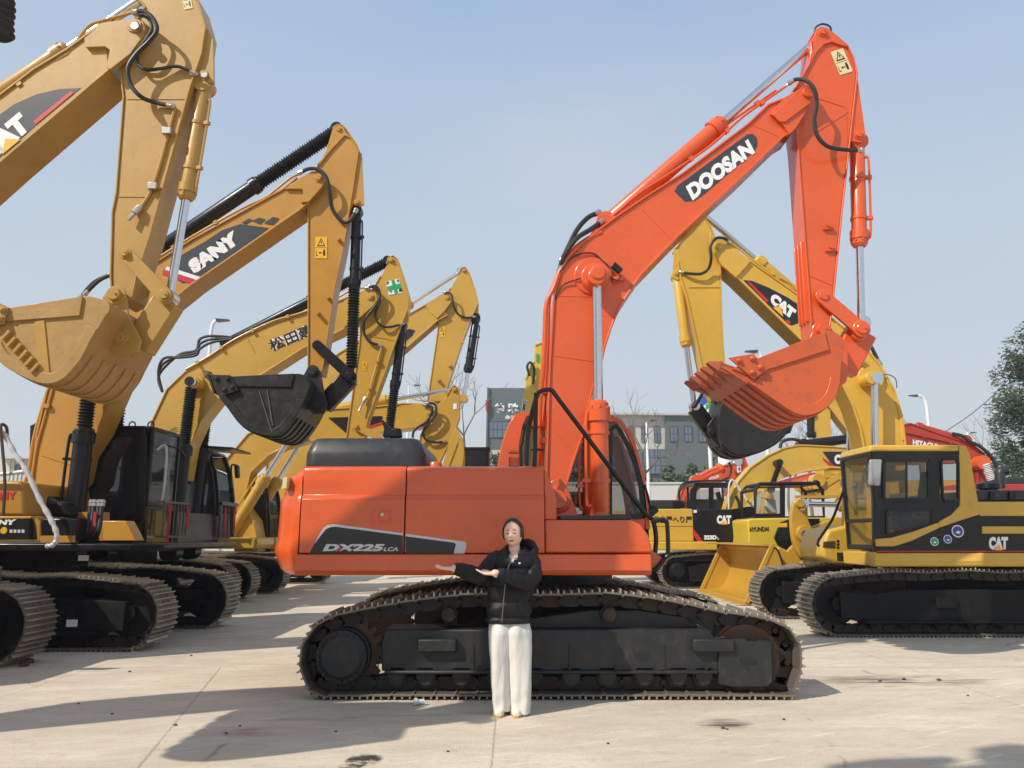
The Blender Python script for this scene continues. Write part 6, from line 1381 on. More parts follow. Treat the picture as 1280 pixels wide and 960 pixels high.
for i in range(N_+1):
    py=779+(687-779)*i/N_
    for a,b in zip(key[:-1],key[1:]):
        if b[0]<=py<=a[0]: t=(a[0]-py)/(a[0]-b[0]); xl_,xr_2,hd=[lerp(a[k],b[k],t) for k in (1,2,3)]; break
    z=W(640,py).z; L_=W(xl_,py).x; R2=W(xr_2,py).x
    # baffle profile
    for s0,s1 in zip(seams[:-1],seams[1:]):
        if s0<=z<=s1+1e-6: u=(z-s0)/(s1-s0); bf=math.sqrt(max(0,math.sin(pi*u))); break
    g_=-.013+.022*bf
    rings.append((V((L_+R2)/2,YP+.02,0),(R2-L_)/2+g_,hd+g_,z,0))
m=MB(); ringm(m,rings,64)
# wrinkle the shell
rsn=lambda v,f:mnoise.noise(v*f)
cx_=sum(r_[0].x for r_ in rings)/len(rings)
m.v=[v+ (V(v.x-cx_,v.y-YP-.02,0).normalized())*(rsn(v,16)*.007+rsn(v,50)*.0015) for v in m.v]
zv0,zv1=W(640,704).z,W(640,686).z; xv=W(641,690,-.1).x
def inV(f):
    c=sum((m.v[i] for i in f),V(0,0,0))/len(f); return c.y<YP-.0 and c.z>zv0 and abs(c.x-xv-.0)<.008+.055*(c.z-zv0)/(zv1-zv0)
kf=[(f,q) for f,q in zip(m.f,m.mi) if not inV(f)]; m.f=[f for f,_ in kf]; m.mi=[q for _,q in kf]
jk=m.build('jacket',M['puffer'],pr,ang=180)
def sleeve(pts,rad,name='sleeve'):
    s=smooth(pts,14); n=len(s); L_=[0]
    for a,b in zip(s[:-1],s[1:]): L_.append(L_[-1]+(b-a).length)
    tot=L_[-1]; k=round(tot/.11); rr_=[]
    for i in range(n):
        t=L_[i]/tot
        for (t0,r0),(t1,r1) in zip(rad[:-1],rad[1:]):
            if t0<=t<=t1+1e-6: r_=lerp(r0,r1,(t-t0)/(t1-t0)); break
        u=(t*k)%1; rr_.append(r_-.004+.008*math.sqrt(max(0,math.sin(pi*u))))
    rr_[-1]*=.75
    mm=MB(); mm.tube(s,rr_,28); mm.v=[v+V(rsn(v,25),rsn(v+V(5,0,0),25),rsn(v+V(0,7,0),25))*.008 for v in mm.v]
    return mm.build(name,M['puffer'],jk,ang=180)
sleeve([W(628,699,.02),W(619,701,.0),W(610,711,-.02),W(602,719.5,-.06),W(590,717,-.10),W(578,712.5,-.14),W(568,711,-.165)],[(0,.075),(.3,.073),(.55,.072),(.8,.062),(1,.045)])
sleeve([W(656,700,.02),W(664,703,.01),W(667,715,-.02),W(662,727,-.07),W(650,726.5,-.14),W(636,721,-.19),W(621,717,-.225)],[(0,.075),(.3,.072),(.5,.074),(.8,.062),(1,.043)])
# collar and hood
cz=W(642,690,.03)
def loop(cx,cy,z,rx,ry,a0,a1,k=20,lift=0): return [V(cx+rx*math.cos(a0+(a1-a0)*i/k),cy+ry*math.sin(a0+(a1-a0)*i/k),z+lift*abs(math.sin(pi*i/k))) for i in range(k+1)]
cc=W(643,690,.02)
mm=MB(); mm.tube(loop(cc.x,cc.y,cc.z-.005,.088,.085,-pi*.30,pi*1.30,24,.03),[.018+.012*math.sin(pi*i/24) for i in range(25)],14); mm.v=[v+V(rsn(v,30),rsn(v+V(5,0,0),30),rsn(v,28))*.006 for v in mm.v]; mm.build('collar',M['puffer'],jk,ang=180)
hd=W(652,685,.09)
mm=MB(); mm.tube(smooth([W(628,690,.06),W(636,684,.12),W(650,679,.13),W(662,680,.09),W(668,689,.04),W(662,694,-.01),W(653,693,-.06)],5),[.02+.022*math.sin(pi*i/30) for i in range(31)],16); mm.v=[v+V(rsn(v,24),rsn(v+V(5,0,0),24),rsn(v,22))*.012 for v in mm.v]; mm.build('hood',M['puffer'],jk,ang=180)
# zip, pocket line and chest emblem
fy=-.135
mm=MB(); mm.tube(smooth([W(637.5,704,-.130),W(634,714,-.144),W(631,735,-.146),W(629,757,-.141),W(627,778,-.128)],6),.0035,6); mm.build('zip',M['zip'],jk)
mm=MB(); mm.tube([W(650,742,-.142),W(650,762,-.137)],.003,6); mm.build('pocket_seam',M['ink'],jk)
def chest(px,py,w,h,col,nm):
    a=W(px,py,-.138); mm=MB(); mm.box(a.x,a.x+w,a.y-.004,a.y,a.z-h,a.z); mm.build(nm,col,jk)
chest(648,703,.018,.012,M['white'],'chest_emblem'); chest(649,704.6,.014,.006,M['blue'],'chest_emblem')
# trousers
m=MB()
def leg(keys,ph):
    n=40; R_=46; vs=[];fs=[]
    for j in range(R_+1):
        t=j/R_; py=keys[0][0]+(keys[-1][0]-keys[0][0])*t
        for a,b in zip(keys[:-1],keys[1:]):
            if a[0]<=py<=b[0]+1e-6: u=(py-a[0])/(b[0]-a[0]); xl_,xr_2,hd_,dy=[lerp(a[k],b[k],u) for k in (1,2,3,4)]; break
        c=W((xl_+xr_2)/2,py,dy); hw=abs(W(xr_2,py,dy).x-W(xl_,py,dy).x)/2; z=max(c.z,.012)
        for i in range(n):
            a=2*pi*i/n; fold=1+.085*math.sin(3*a+ph+t*2.2)*min(1,t*2+.2)+.05*math.sin(6*a-ph+t*4)*(.4+t)+.035*math.sin(t*34+a*2.5+ph)*gs(t,.95,.22)+.03*mnoise.noise(V(math.cos(a)*2,math.sin(a)*2+ph,t*7))+.03*math.sin(t*9+a*3)*gs(t,.15,.2)
            vs.append(V(c.x+math.cos(a)*hw*fold,c.y+math.sin(a)*hd_*fold,z))
    for j in range(R_):
        for i in range(n): fs.append((j*n+i,j*n+(i+1)%n,(j+1)*n+(i+1)%n,(j+1)*n+i))
    m.add(vs,fs)
leg([(771,614,641,.085,.02),(778,611,645,.105,.02),(790,609.5,646,.12,.01),(806,610.5,642.5,.108,.0),(826,612,638.5,.10,.0),(850,613,638,.095,.0),(880,615.5,637,.085,.0),(888,616.5,636.5,.088,.0)],.6)
leg([(771,634,658,.085,.02),(778,629,661.5,.105,.02),(790,629,664,.12,.01),(806,632,664.5,.108,.0),(826,635.5,664.5,.10,.0),(850,636.5,664.5,.097,.0),(880,638,663.5,.09,.0),(892,638.5,663,.092,.0)],2.1)
tr=m.build('trousers',M['trouser'],pr,ang=180); so_=tr.modifiers.new('thick','SOLIDIFY'); so_.thickness=.004
for px,xw,tx in ((624,.048,-.02),(646,.050,.0)):
    a=W(px,895,-.02); a.z=0
    mm=MB(); secs=[]
    for t,w_,h_ in ((-.0,.020,.022),(.04,.038,.036),(.12,.046,.046),(.2,.044,.060),(.26,.040,.075),(.3,.03,.06)):
        c=V(a.x+tx*t,a.y-.105+t,.018); secs.append([V(c.x+w_*math.cos(q),c.y,c.z+max(-.012,h_*math.sin(q))) for q in [2*pi*i/18 for i in range(18)]])
    loft(mm,secs); sh=mm.build('shoe',M['shoe_c'],pr,ang=60)
    mm=MB(); secs=[]
    out=[V(a.x+tx*t+s*w_,a.y-.11+t,0) for s,seq in ((1,((-.005,.012),(.03,.036),(.1,.049),(.2,.047),(.28,.036),(.305,.015))),(-1,((.305,.015),(.28,.036),(.2,.047),(.1,.049),(.03,.036),(-.005,.012)))) for t,w_ in seq]
    loft(mm,[[V(p.x,p.y,.002) for p in out],[V(p.x,p.y,.018) for p in out]]); mm.build('sole',M['sole'],sh,ang=40)
# ---- further machines of the left row, outside the frame, whose arms shade the yard
def copy_machine(src,off,label,skip=()):
    r=src.copy(); COL.objects.link(r); r.location=Vector(src.location)+Vector(off); r['label']=label; WORLD[r.name]=Vector(r.location)
    def rec(a,b):
        for ch in list(a.children):
            if ch.name.split('.')[0] in skip: continue
            c=ch.copy(); COL.objects.link(c); c.parent=b; WORLD[c.name]=Vector(r.location); rec(ch,c)
    rec(src,r); return r
Z1=copy_machine(A,(ZOFF[0],ZOFF[1],0),'ochre excavator beyond the left edge, only its ribbed cylinder sleeve showing at the top corner',('track_shoe','track_shoes'))
a=P(5,-60,4.3); b=P(1,47,4.3)
bellows(Z1,a,b,.075,pitch=.045)

Z2=copy_machine(A,(.7,-7.85,0),'ochre excavator standing beside the camera, outside the picture',('track_shoe','track_shoes'))
# ---------------------------------------------------------------- background
M['bgreen']=flat('dark_green_cladding',(.10,.125,.125),.6); M['bwhite']=flat('pale_cladding',(.50,.49,.46),.8); M['wallc']=flat('fence_concrete',(.55,.55,.51),.9); M['lampw']=flat('white_lamp_paint',(.75,.76,.77),.4); M['bark']=flat('grey_bark',(.17,.14,.115),.9); M['bark2']=flat('dark_twig_bark',(.13,.105,.09),.9)
def leafmat(name,a,b):
    m,nt,bb=newmat(name); oi=noise(nt,1.3,3); nt.links.new(mix(nt,ramp(nt,oi,[(.35,g(0)),(.65,g(1))]),a,b),bb.inputs['Base Color']); bb.inputs['Roughness'].default_value=.6; bb.inputs['Specular IOR Level'].default_value=.3; return m
M['leaf1']=leafmat('hedge_leaves',(.045,.065,.028),(.10,.125,.055)); M['leaf2']=leafmat('tree_leaves',(.022,.04,.016),(.06,.095,.035))
YB_=92.0
bd=thing('office_building','dark green and pale office building with a white rooftop sign beyond the yard wall','building',(10,YB_,0))
def bpx(x0,x1,ya_,yb_,Y,dep,mat,name,par): return MB().prism([(x0,yb_),(x1,yb_),(x1,ya_),(x0,ya_)],Y,Y+dep).build(name,mat,par)
t1=bpx(609,705,485,561,YB_,16,M['bgreen'],'green_wall',bd); t2=bpx(609.5,705,561,650,YB_+.1,15,M['bwhite'],'pale_wall',bd)
m=MB(); m.prism([(605,640),(607,640),(611,484),(609,484)],YB_-.3,YB_+14); m.build('side_fin',M['bgreen'],bd)
t3=bpx(705,832,517,572,YB_+2,14,M['bwhite'],'pale_wall',bd); t4=bpx(705,834,572,650,YB_+2.2,14,M['bgreen'],'green_wall',bd)
t5=bpx(832,930,519,660,YB_+1.5,14,M['bgreen'],'green_wall',bd); m=MB(); m.prism([(704,515),(931,517),(931,519.5),(704,517.5)],YB_+1,YB_+16); m.build('roof_edge',M['bwhite'],bd)
def bwin(x0,x1,ya_,yb_,Y,nx,nz,par):
    a=P(x0,yb_,Y);b=P(x1,ya_,Y); m=MB(); quadgrid(m,a.x,b.x,a.z,b.z,Y,nx,nz,.05,.1); f=m.build('window',M['dec'],par); MB().box(a.x,b.x,Y-.06,Y-.02,a.z,b.z).build('glass_pane',M['winb'],f)
bwin(611,660,527,547,YB_-.02,9,2,t1); bwin(664,700,527,547,YB_-.02,6,2,t1)
for x in (712,727,743,757,771,786,802,818): bwin(x,x+6.5,533,553,YB_+1.98,2,2,t3)
bwin(720,832,562,592,YB_+1.97,16,3,t4)
for x in (838,856,874,893,908): bwin(x,x+8,533,552,YB_+1.48,2,2,t5)
text(t1,'德',(618,516),(631,516),(618,504),YB_-.15,M['white'],.05,'sign_character'); text(t1,'驰',(634.5,516),(648,516),(634.5,504),YB_-.15,M['white'],.05,'sign_character'); text(t1,'重工',(652,516),(680,516),(652,504),YB_-.15,M['white'],.05,'sign_character') if 0 else None
text(t1,'永福',(631,524),(646,524),(631,519),YB_-.15,M['white'],.03,'sign_character')
m=MB(); m.prism([(607,500),(609,500),(609,513),(607,513)],YB_-.6,YB_-.1); m.build('side_sign',M['redf'],bd)
# signboard behind the black bucket
sb=thing('billboard','blue and white signboard high on a post, partly hidden behind the black bucket','signboard',(14,60,0)); q=P(885,500,60)
m=MB(); m.prism([(871,497),(893,484),(893,520),(871,528)],60,60.3); pn=m.build('sign_panel',M['white'],sb); sheet(pn,[(872,499),(892,487),(892,499),(872,511)],59.98,M['blue'],'blue_band'); sheet(pn,[(882,506),(890,503),(890,509),(882,512)],59.97,M['green'],'green_mark')
m=MB(); m.cyl(V(q.x,60.15,0),V(q.x,60.15,q.z-2),.15); m.build('post',M['lampw'],sb)
# boundary wall
wl=thing('boundary_wall','pale concrete panel wall running behind the parked machines','wall',(5,62,0))
for i in range(26):
    x=-40+i*4.2; m=MB(); m.box(x+.05,x+4.15,62,62.2,0,5.4-.0); m.build('wall_panel',M['wallc'],wl,bevel=.02); m=MB(); m.box(x-.15,x+.15,61.85,62.3,0,5.6); m.build('wall_post',M['wallc'],wl)
m=MB(); m.box(-40,69,61.9,62.28,5.42,5.55); m.build('wall_coping',M['wallc'],wl)
# low sheds at left
for i,(x0,x1,ya_,yb_,Y,lb) in enumerate(((338,470,570,640,55,'pale grey shed between the golden booms and the orange engine hood'),(0,62,573,660,50,'pale shed with dark doorway at the left edge behind the amber boom'))):
    sd=thing('storage_shed',lb,'shed',(P(x0,640,Y).x,Y,0),group='sheds behind the yard')
    m=MB(); m.prism([(x0,yb_),(x1,yb_),(x1,ya_),(x0,ya_)],Y,Y+14); w_=m.build('wall',M['wallc'],sd)
    m=MB(); m.prism([(x0-2,ya_),(x1+2,ya_),(x1+2,ya_-3),(x0-2,ya_-3)],Y-.5,Y+14.5); m.build('roof',M['silver'] if 0 else M['bwhite'],sd)
    m=MB(); 
    for k in range(12): xx=lerp(x0,x1,(k+.5)/12); a=P(xx,yb_,Y-.03); b=P(xx,ya_,Y-.03); m.box(a.x-.04,a.x+.04,Y-.06,Y-.001,a.z,b.z)
    m.build('wall_ribs',M['bwhite'],w_)
    bwin(x0+20,x0+32,ya_+8,ya_+16,Y-.07,2,2,w_)
# street lamps
def lamp(px,top,Y,hx,hy,label,r=.10,arc=True):
    o=thing('street_lamp',label,'street lamp',(P(px,600,Y).x,Y,0),group='street lamps beyond the yard')
    x=P(px,top,Y).x; z=P(px,top+ (14 if arc else 0),Y).z; hp=P(hx,hy,Y); m=MB()
    pts=[V(x,Y,0),V(x,Y,z*.5),V(x,Y,z)]
    if arc: pts=pts[:-1]+[V(x,Y,z-.3)]+smooth([V(x,Y,z),V(x+(hp.x-x)*.12,Y,z+(hp.z-z)*.62),V(x+(hp.x-x)*.5,Y,hp.z-.02+.0),hp],5)
    m.tube(pts,[r*1.3,r]+[r*.85]*(len(pts)-3)+[r*.5],10); m.build('pole',M['lampw'],o); s=1 if hp.x>x else -1
    m=MB(); m.hexa([V(hp.x-.05*s,Y-.1,hp.z-.06),V(hp.x-.05*s,Y+.1,hp.z-.06),V(hp.x+.45*s,Y+.1,hp.z-.0),V(hp.x+.45*s,Y-.1,hp.z-.0)],[V(hp.x-.1*s,Y-.12,hp.z+.08),V(hp.x-.1*s,Y+.12,hp.z+.08),V(hp.x+.45*s,Y+.06,hp.z+.05),V(hp.x+.45*s,Y-.06,hp.z+.05)]); m.build('lamp_head',M['dec'],o); return o
lamp(265,402,31,273,401,'curved white street lamp rising behind the lettered golden boom',.09)
lamp(1157,494,47,1145,495,'tall white street lamp arching left beside the big yellow boom',.12)
lamp(1207,545,66,1214,541,'street lamp whose head shows just above the dark red boom',.12)
lamp(808,528,58,814,526,'white street lamp standing among bare branches beside the orange cab',.13,False)
lamp(871,592,62,875,590,'small white lamp post in front of the hedge',.12,False)
lamp(952,441,33,944,440,'street lamp head peeking above the orange bucket',.09)
lamp(511,483,60,519,482,'straight lamp post between the two raised golden arms',.12,False)
pl=thing('utility_pole','thick pale pole below the black bucket','pole',(P(905,600,45).x,45,0)); m=MB(); a=P(905,545,45); m.tube([V(a.x,45,0),V(a.x,45,a.z)],.42,14); m.build('shaft',M['lampw'],pl)
# overhead wire
m=MB(); m.tube([P(1300,425,40)+ (P(1178,542,40)-P(1300,425,40))*t-V(0,0,.5*math.sin(pi*t)) for t in [i/16 for i in range(17)]],.018,6); a=P(1226,488,40); tag(m.build('overhead_wire',M['ink']),'thin dark overhead wire slanting down towards the dark red boom','wire')
# bare trees
def bare(px,base,top,Y,label,seed,spread=.5,mat='bark',lv=6):
    rs=random.Random(seed); o=thing('bare_tree',label,'tree',(P(px,600,Y).x,Y,0),group='bare trees')
    x=P(px,600,Y).x; H_=P(px,top,Y).z; tk=MB(); cr=MB()
    def grow(m,p,d,L,r,k):
        if k==0 or r<.008: return
        q=p; pts=[p]; n=3
        for i in range(n):
            d=(d+V(rs.uniform(-.14,.14),rs.uniform(-.14,.14),rs.uniform(-.02,.12))).normalized(); q=q+d*L/n; pts.append(q)
        m.tube(pts,[r,r*.92,r*.82,r*.72],5 if r<.06 else 8,caps=False)
        for i in range(rs.choice((2,3,3))):
            a=rs.uniform(0,2*pi); t=rs.uniform(.35,.75)*spread*2; s=d.orthogonal().normalized(); w=d.cross(s); nd=(d+(s*math.cos(a)+w*math.sin(a))*t).normalized()
            grow(cr,q if i else q,nd,L*rs.uniform(.62,.88),r*rs.uniform(.5,.68),k-1)
    p0=V(x,Y,0); tk.tube([p0,p0+V(.05,0,H_*.16),p0+V(0,.05,H_*.3)],[H_*.017,H_*.013,H_*.011],10)
    grow(cr,p0+V(0,.05,H_*.28),V(.03,0,1),H_*.22,H_*.011,lv); tk.build('trunk',M[mat],o); cr.build('crown',M[mat],o); return o
bare(588,640,468,48,'bare tree right of the golden arms, its fine twigs against the sky',4,.55)
bare(800,650,490,50,'bare tree standing in front of the pale office wall right of the orange boom',9,.6)
bare(985,650,520,52,'bare tree behind the yellow booms near the black bucket',14,.6)
bare(1012,650,500,56,'leafless tree seen through the gaps of the big yellow boom',21,.6)
bare(1248,640,520,60,'small leafless tree beside the evergreen at the right edge',33,.5)
bare(455,650,530,60,'leafless tree half hidden behind the golden booms',40,.5)
# hedge trees and evergreen
def leafy(name,label,cx,cy,zc,rx,ry,rz,nclump,nleaf,ls,mat,seed,trunk=True,cat='tree',grp=None,base=None):
    rs=random.Random(seed); o=thing(name,label,cat,(cx,cy,0),group=grp); m=MB()
    cl=[]
    for i in range(nclump):
        while True:
            v=V(rs.uniform(-1,1),rs.uniform(-1,1),rs.uniform(-1,1))
            if .15<v.length<1: break
        cl.append((V(cx+v.x*rx,cy+v.y*ry,zc+v.z*rz),rs.uniform(.16,.34)*min(rx,rz)*1.1))
    for c,r in cl:
        for j in range(nleaf):
            v=V(rs.gauss(0,1),rs.gauss(0,1),rs.gauss(0,1)).normalized()*r*rs.uniform(.5,1.05); p=c+v*1.0
            a=V(rs.uniform(-1,1),rs.uniform(-1,1),rs.uniform(-.6,.6)).normalized(); b=a.orthogonal().normalized()*rs.choice((-1,1)); k=ls*rs.uniform(.6,1.3)
            m.add([p-a*k,p+b*k*.45,p+a*k,p-b*k*.45],[(0,1,2,3)])
    m.build('crown',mat,o)
    t=MB(); t.tube([V(cx,cy,0),V(cx+.1,cy,zc*.5),V(cx,cy,zc)],[.05*zc**.7+.04,.04*zc**.7+.03,.03],8)
    for c,r in cl[:14]: t.tube([V(cx,cy,max(.3,zc-rz*.7)),(V(cx,cy,zc)+c)/2+V(0,0,-.2),c],[.05,.035,.02],5)
    t.build('trunk',M['bark2'],o); return o
k=0
for i,(px,top,Y,rx) in enumerate(((598,580,70,3),(618,574,72,3),(700,585,72,3.5),(740,570,72,3.5),(765,560,72,3),(838,583,70,3.2),(858,578,71,3),(880,585,70,3),(903,577,71,3.5),(925,584,70,3),(950,588,70,3),(1080,585,72,4),(820,590,70,2.6))):
    zt_=P(px,top,Y).z; leafy('evergreen_shrub',['dense evergreen shrub standing behind the pale boundary wall','rounded dark shrub rising over the pale boundary wall','olive green bush above the boundary wall'][i%3] ,P(px,600,Y).x,Y,zt_*.55,rx,2,zt_*.45,26,110,.28,M['leaf1'],50+i,cat='shrub',grp='shrubs behind the boundary wall')
leafy('evergreen_tree','leafy evergreen tree at the right edge, crown reaching above the machines',P(1312,520,38).x,38,P(1280,512,38).z,2.6,2.5,4.2,75,330,.10,M['leaf2'],77)
leafy('evergreen_tree','lower dark evergreen behind the grey engine hood at the right edge',P(1285,585,48).x,48,P(1275,600,48).z,3,2.5,2.4,34,200,.14,M['leaf1'],78)
# small fitting on the ground in front of the track
q=G(523,882); m=MB(); m.lathe(V(q.x-.04,q.y,.03),V(q.x+.05,q.y+.02,.03),[(0,.03),(.03,.03),(.031,.02),(.09,.02)],12); tag(m.build('pipe_cap',M['silver']),'small white plastic pipe cap lying in front of the orange excavator track','pipe cap')
# ground card corner of blue-white bag at left
bg_=MB(); a=P(0,708,8.2); b=P(8,732,8.2); bg_.box(a.x-.4,b.x-.07,8.2,8.22,b.z,a.z); tag(bg_.build('sack',M['grey'],bevel=.02),'dark grey sack corner resting on the leftmost track','sack')
# ---------------------------------------------------------------- ground, light, camera
m,nt,b=newmat('yard_concrete')
tc=N(nt,'ShaderNodeTexCoord'); pos=tc.outputs['Object']
n1=noise(nt,.35,6,.6,pos); n2=noise(nt,2.6,8,.65,pos,(.35,1.6,1)); n3=noise(nt,14,8,.7,pos); n4=noise(nt,60,4,.6,pos); n5=noise(nt,.9,6,.7,pos,(1,1,1))
n6=noise(nt,5,9,.72,pos,(.25,1.3,1))
col=mix(nt,ramp(nt,n1,[(.3,g(0)),(.7,g(1))]),(.62,.53,.40),(.74,.65,.51))
col=mix(nt,ramp(nt,n2,[(.35,g(.55)),(.6,g(0))]),col,(.50,.42,.315))
col=mix(nt,ramp(nt,n6,[(.56,g(0)),(.70,g(.55))]),col,(.72,.67,.57))
col=mix(nt,ramp(nt,n3,[(.56,g(0)),(.8,g(.55))]),col,(.22,.185,.145))
col=mix(nt,ramp(nt,n4,[(.3,g(.28)),(.5,g(0))]),col,(.2,.17,.14))
mpr=N(nt,'ShaderNodeMapping'); mpr.inputs['Rotation'].default_value=(0,0,-.5); nt.links.new(pos,mpr.inputs['Vector']); rp_=mpr.outputs['Vector']
n7=noise(nt,3.2,9,.75,rp_,(.28,5,1)); n8=noise(nt,1.1,7,.7,rp_,(.5,1.2,1)); n9=noise(nt,6,10,.8,pos,(.6,1,1))
col=mix(nt,ramp(nt,n8,[(.42,g(0)),(.60,g(.5))]),col,(.48,.41,.315))
col=mix(nt,ramp(nt,n7,[(.57,g(0)),(.66,g(.7))]),col,(.80,.76,.68))
col=mix(nt,ramp(nt,n9,[(.30,g(.6)),(.47,g(0))]),col,(.34,.28,.205))
vo=N(nt,'ShaderNodeTexVoronoi',feature='DISTANCE_TO_EDGE'); vo.inputs['Scale'].default_value=.42; dm=N(nt,'ShaderNodeMix',data_type='RGBA'); dm.inputs[0].default_value=.22
nn_=N(nt,'ShaderNodeTexNoise'); nn_.inputs['Scale'].default_value=1.6; nn_.inputs['Detail'].default_value=8; nt.links.new(pos,nn_.inputs['Vector']); nt.links.new(pos,dm.inputs[6]); nt.links.new(nn_.outputs['Color'],dm.inputs[7]); nt.links.new(dm.outputs[2],vo.inputs['Vector'])
ck=ramp(nt,vo.outputs['Distance'],[(0,g(1)),(.0035,g(.6)),(.006,g(0))])
col=mix(nt,mix(nt,ramp(nt,n8,[(.5,g(0)),(.6,g(.55))]),(0,0,0,1),ck),col,(.14,.115,.09))
sep=N(nt,'ShaderNodeSeparateXYZ'); nt.links.new(pos,sep.inputs[0])
_nt=lambda:nt
def mth(op,a,b=None,c=None):
    n=N(nt,'ShaderNodeMath',operation=op)
    for i,x in enumerate((a,b,c)):
        if x is None: continue
        if isinstance(x,(int,float)): n.inputs[i].default_value=x
        else: nt.links.new(x,n.inputs[i])
    return n.outputs[0]
X,Yc_=sep.outputs[0],sep.outputs[1]
def linefac(d,w): return mth('LESS_THAN',mth('ABSOLUTE',mth('ADD',d,mth('MULTIPLY',mth('SUBTRACT',n3,.5),.035))),w)
def near(v,per,ofs): return mth('SUBTRACT',mth('MODULO',mth('ADD',v,1000*per+per/2-ofs),per),per/2)
l1=linefac(near(X,4.5,-.13),.007); l2=linefac(near(Yc_,5.6,6.2+5.6*.5),.009)
slant=mth('ADD',X,mth('MULTIPLY',Yc_,.232)); l3=mth('MULTIPLY',linefac(mth('ADD',slant,1.148),.011),mth('LESS_THAN',Yc_,9.0))
jn=mth('MAXIMUM',mth('MAXIMUM',l1,l2),l3)
col=mix(nt,mth('MULTIPLY',mth('MULTIPLY',jn,ramp(nt,n6,[(.35,g(.25)),(.6,g(1))])),.5),col,(.10,.085,.07))
def spot(x,y,rx,ry,colr,st,thr=.5,nz=None):
    global col
    dx=mth('DIVIDE',mth('SUBTRACT',X,x),rx); dy=mth('DIVIDE',mth('SUBTRACT',Yc_,y),ry)
    r2=mth('ADD',mth('MULTIPLY',dx,dx),mth('MULTIPLY',dy,dy)); f=mth('SUBTRACT',1.0,r2); f=mth('MAXIMUM',f,0)
    f=mth('MULTIPLY',f,ramp(nt,nz or n6,[(thr-.06,g(0)),(thr+.1,g(1))])); f=mth('MINIMUM',mth('MULTIPLY',f,st),1)
    col=mix(nt,f,col,colr)
for px,py,rx,ry,c,st,t,*nq in ((312,916,.2,.16,(.30,.12,.08),1.0,.5),(350,903,.9,.5,(.34,.20,.15),.5,.54),(470,890,1.0,.6,(.35,.2,.15),.5,.55),(590,893,.4,.25,(.36,.2,.14),.6,.52),(455,950,.13,.16,(.06,.05,.04),3,.49,1),(438,958,.09,.08,(.06,.05,.04),3,.48,1),(1120,850,1.2,.35,(.14,.10,.075),1.0,.5),(905,905,.25,.2,(.13,.11,.09),1.2,.48),(40,890,2.5,1.5,(.55,.50,.43),.6,.5)):
    q=G(px,py); spot(q.x,q.y,rx,ry,c,st,t,n9 if nq else None)
nt.links.new(col,b.inputs['Base Color']); nt.links.new(ramp(nt,n3,[(.3,g(.75)),(.8,g(.95))]),b.inputs['Roughness']); b.inputs['Specular IOR Level'].default_value=.25
bump(nt,b,mth('SUBTRACT',mth('ADD',mth('ADD',n3,mth('MULTIPLY',n2,1.5)),mth('MULTIPLY',n4,.5)),mth('MULTIPLY',jn,1.2)),.45,.012)
gm=MB(); gm.add([V(-900,-60,0),V(900,-60,0),V(900,1500,0),V(-900,1500,0)],[(0,1,2,3)]); tag(gm.build('ground',m),kind='structure')
# small stones and debris
rs=random.Random(5)
deb=[(239,820,.015),(162,840,.014),(36,829,.055),(30,833,.05),(219,907,.014),(522,883,.0),(1130,850,.02),(904,911,.014),(909,912,.01),(1174,851,.02),(1100,852,.015),(300,908,.01),(283,917,.01),(98,880,.01),(140,893,.012),(420,915,.01),(760,930,.01),(980,900,.012),(1210,870,.012),(560,940,.01)]
for i,(px,py,r) in enumerate(deb):
    if r<=0: continue
    q=G(px,py); m=MB(); m.ball(V(q.x,q.y,r*.45),r,7,5,(1.2,.9,.6)); 
    m.v=[v+V(rs.uniform(-1,1),rs.uniform(-1,1),rs.uniform(-.5,.5))*r*.22 for v in m.v]
    o=m.build('pebble',M['debris'] if 'debris' in M else M['rust']); tag(o,'small loose stone lying on the concrete yard','stone','loose stones on the concrete')
sun=bpy.data.lights.new('sun','SUN'); sun.energy=SUN_E; sun.angle=math.radians(.53); sun.color=(1,.93,.82)
so=bpy.data.objects.new('sun_lamp',sun); COL.objects.link(so)
el=math.radians(SUN_EL); az=math.radians(SUN_AZ)  # direction towards the sun, az clockwise from +Y
ds=V(math.sin(az)*math.cos(el),math.cos(az)*math.cos(el),math.sin(el)); so.rotation_euler=ds.to_track_quat('Z','Y').to_euler(); so.location=ds*60
w=bpy.data.worlds.new('World'); SC.world=w; w.use_nodes=True; nt=w.node_tree; bg=nt.nodes['Background']
sky=N(nt,'ShaderNodeTexSky',sky_type='NISHITA'); sky.sun_disc=False; sky.sun_elevation=el; sky.sun_rotation=az
sky.air_density=SKY[0]; sky.dust_density=SKY[1]; sky.ozone_density=SKY[2]; sky.altitude=0
geo=N(nt,'ShaderNodeNewGeometry'); sp_=N(nt,'ShaderNodeSeparateXYZ'); nt.links.new(geo.outputs['Incoming'],sp_.inputs[0])
up=mth('MULTIPLY',sp_.outputs[2],-1.0)
k=SKY[3]
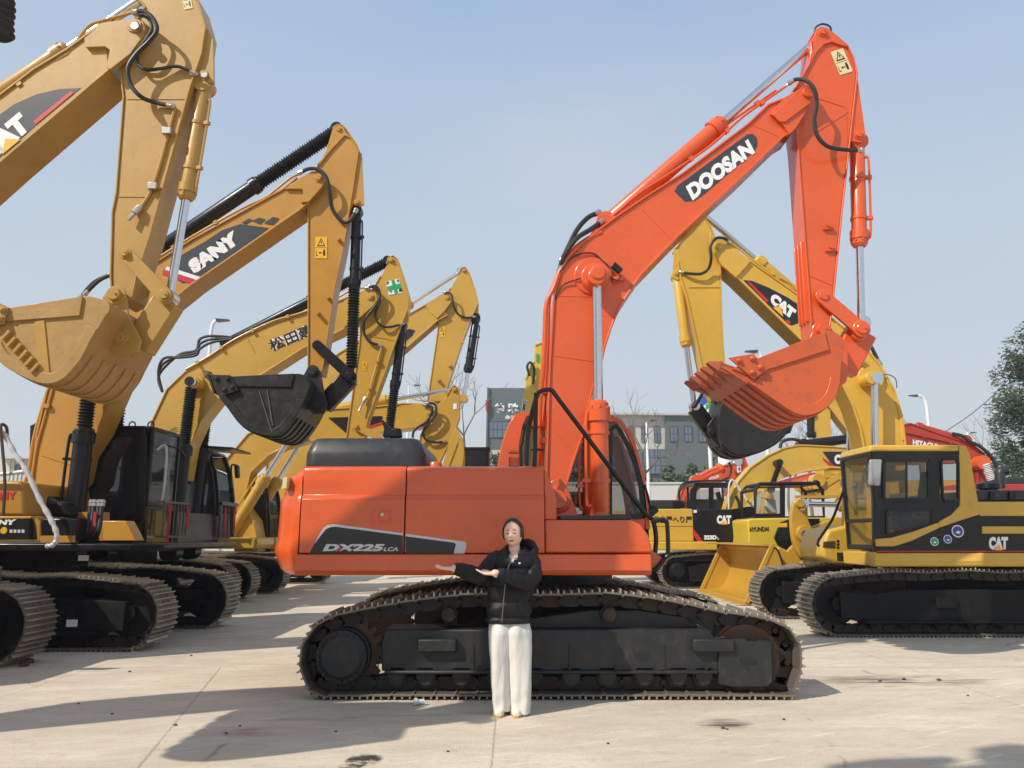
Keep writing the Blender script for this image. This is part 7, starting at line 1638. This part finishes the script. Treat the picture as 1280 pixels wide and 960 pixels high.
hz=ramp(nt,up,[(0,(.63/k,.66/k,.68/k,1)),(.16,(.56/k,.62/k,.67/k,1)),(.38,(.48/k,.58/k,.69/k,1)),(.62,(.36/k,.49/k,.70/k,1)),(1,(.33/k,.44/k,.62/k,1))])
warp=N(nt,'ShaderNodeTexNoise'); warp.inputs['Scale'].default_value=1.5; warp.inputs['Detail'].default_value=6; mpw=N(nt,'ShaderNodeMapping'); mpw.inputs['Scale'].default_value=(1,1,3.2); mpw.inputs['Rotation'].default_value=(0,.35,0); nt.links.new(geo.outputs['Incoming'],mpw.inputs['Vector']); nt.links.new(mpw.outputs['Vector'],warp.inputs['Vector'])
fac=ramp(nt,up,[(0,g(.97)),(.5,g(.9)),(1,g(.8))])
hz=mix(nt,ramp(nt,warp.outputs['Fac'],[(.35,g(0)),(.75,g(.55))]),hz,(.60/k,.645/k,.69/k))
nt.links.new(mix(nt,fac,sky.outputs[0],hz),bg.inputs['Color']); bg.inputs['Strength'].default_value=k
cam=bpy.data.cameras.new('camera'); cam.sensor_fit='HORIZONTAL'; cam.sensor_width=36; cam.lens=36*F/1280; cam.clip_end=3000; cam.clip_start=.05
co=bpy.data.objects.new('camera',cam); COL.objects.link(co); co.location=(0,0,H); co.rotation_euler=(pi/2+PITCH,0,0); SC.camera=co
SC.view_settings.view_transform='Standard'; SC.view_settings.look='None'; SC.view_settings.exposure=EXPO; SC.view_settings.gamma=1; SC.view_settings.use_curve_mapping=False
SC.cycles.max_bounces=6; SC.cycles.transparent_max_bounces=12
hm,nt,b=newmat('air'); nt.nodes.remove(b); pv=N(nt,'ShaderNodeVolumePrincipled'); pv.inputs['Color'].default_value=(.86,.92,1,1); pv.inputs['Density'].default_value=HAZE; pv.inputs['Anisotropy'].default_value=.2
nt.links.new(pv.outputs[0],[n for n in nt.nodes if n.type=='OUTPUT_MATERIAL'][0].inputs['Volume'])
hb=MB(); hb.box(-950,950,-80,1550,-1,24); ho=hb.build('haze',hm); tag(ho,kind='stuff')
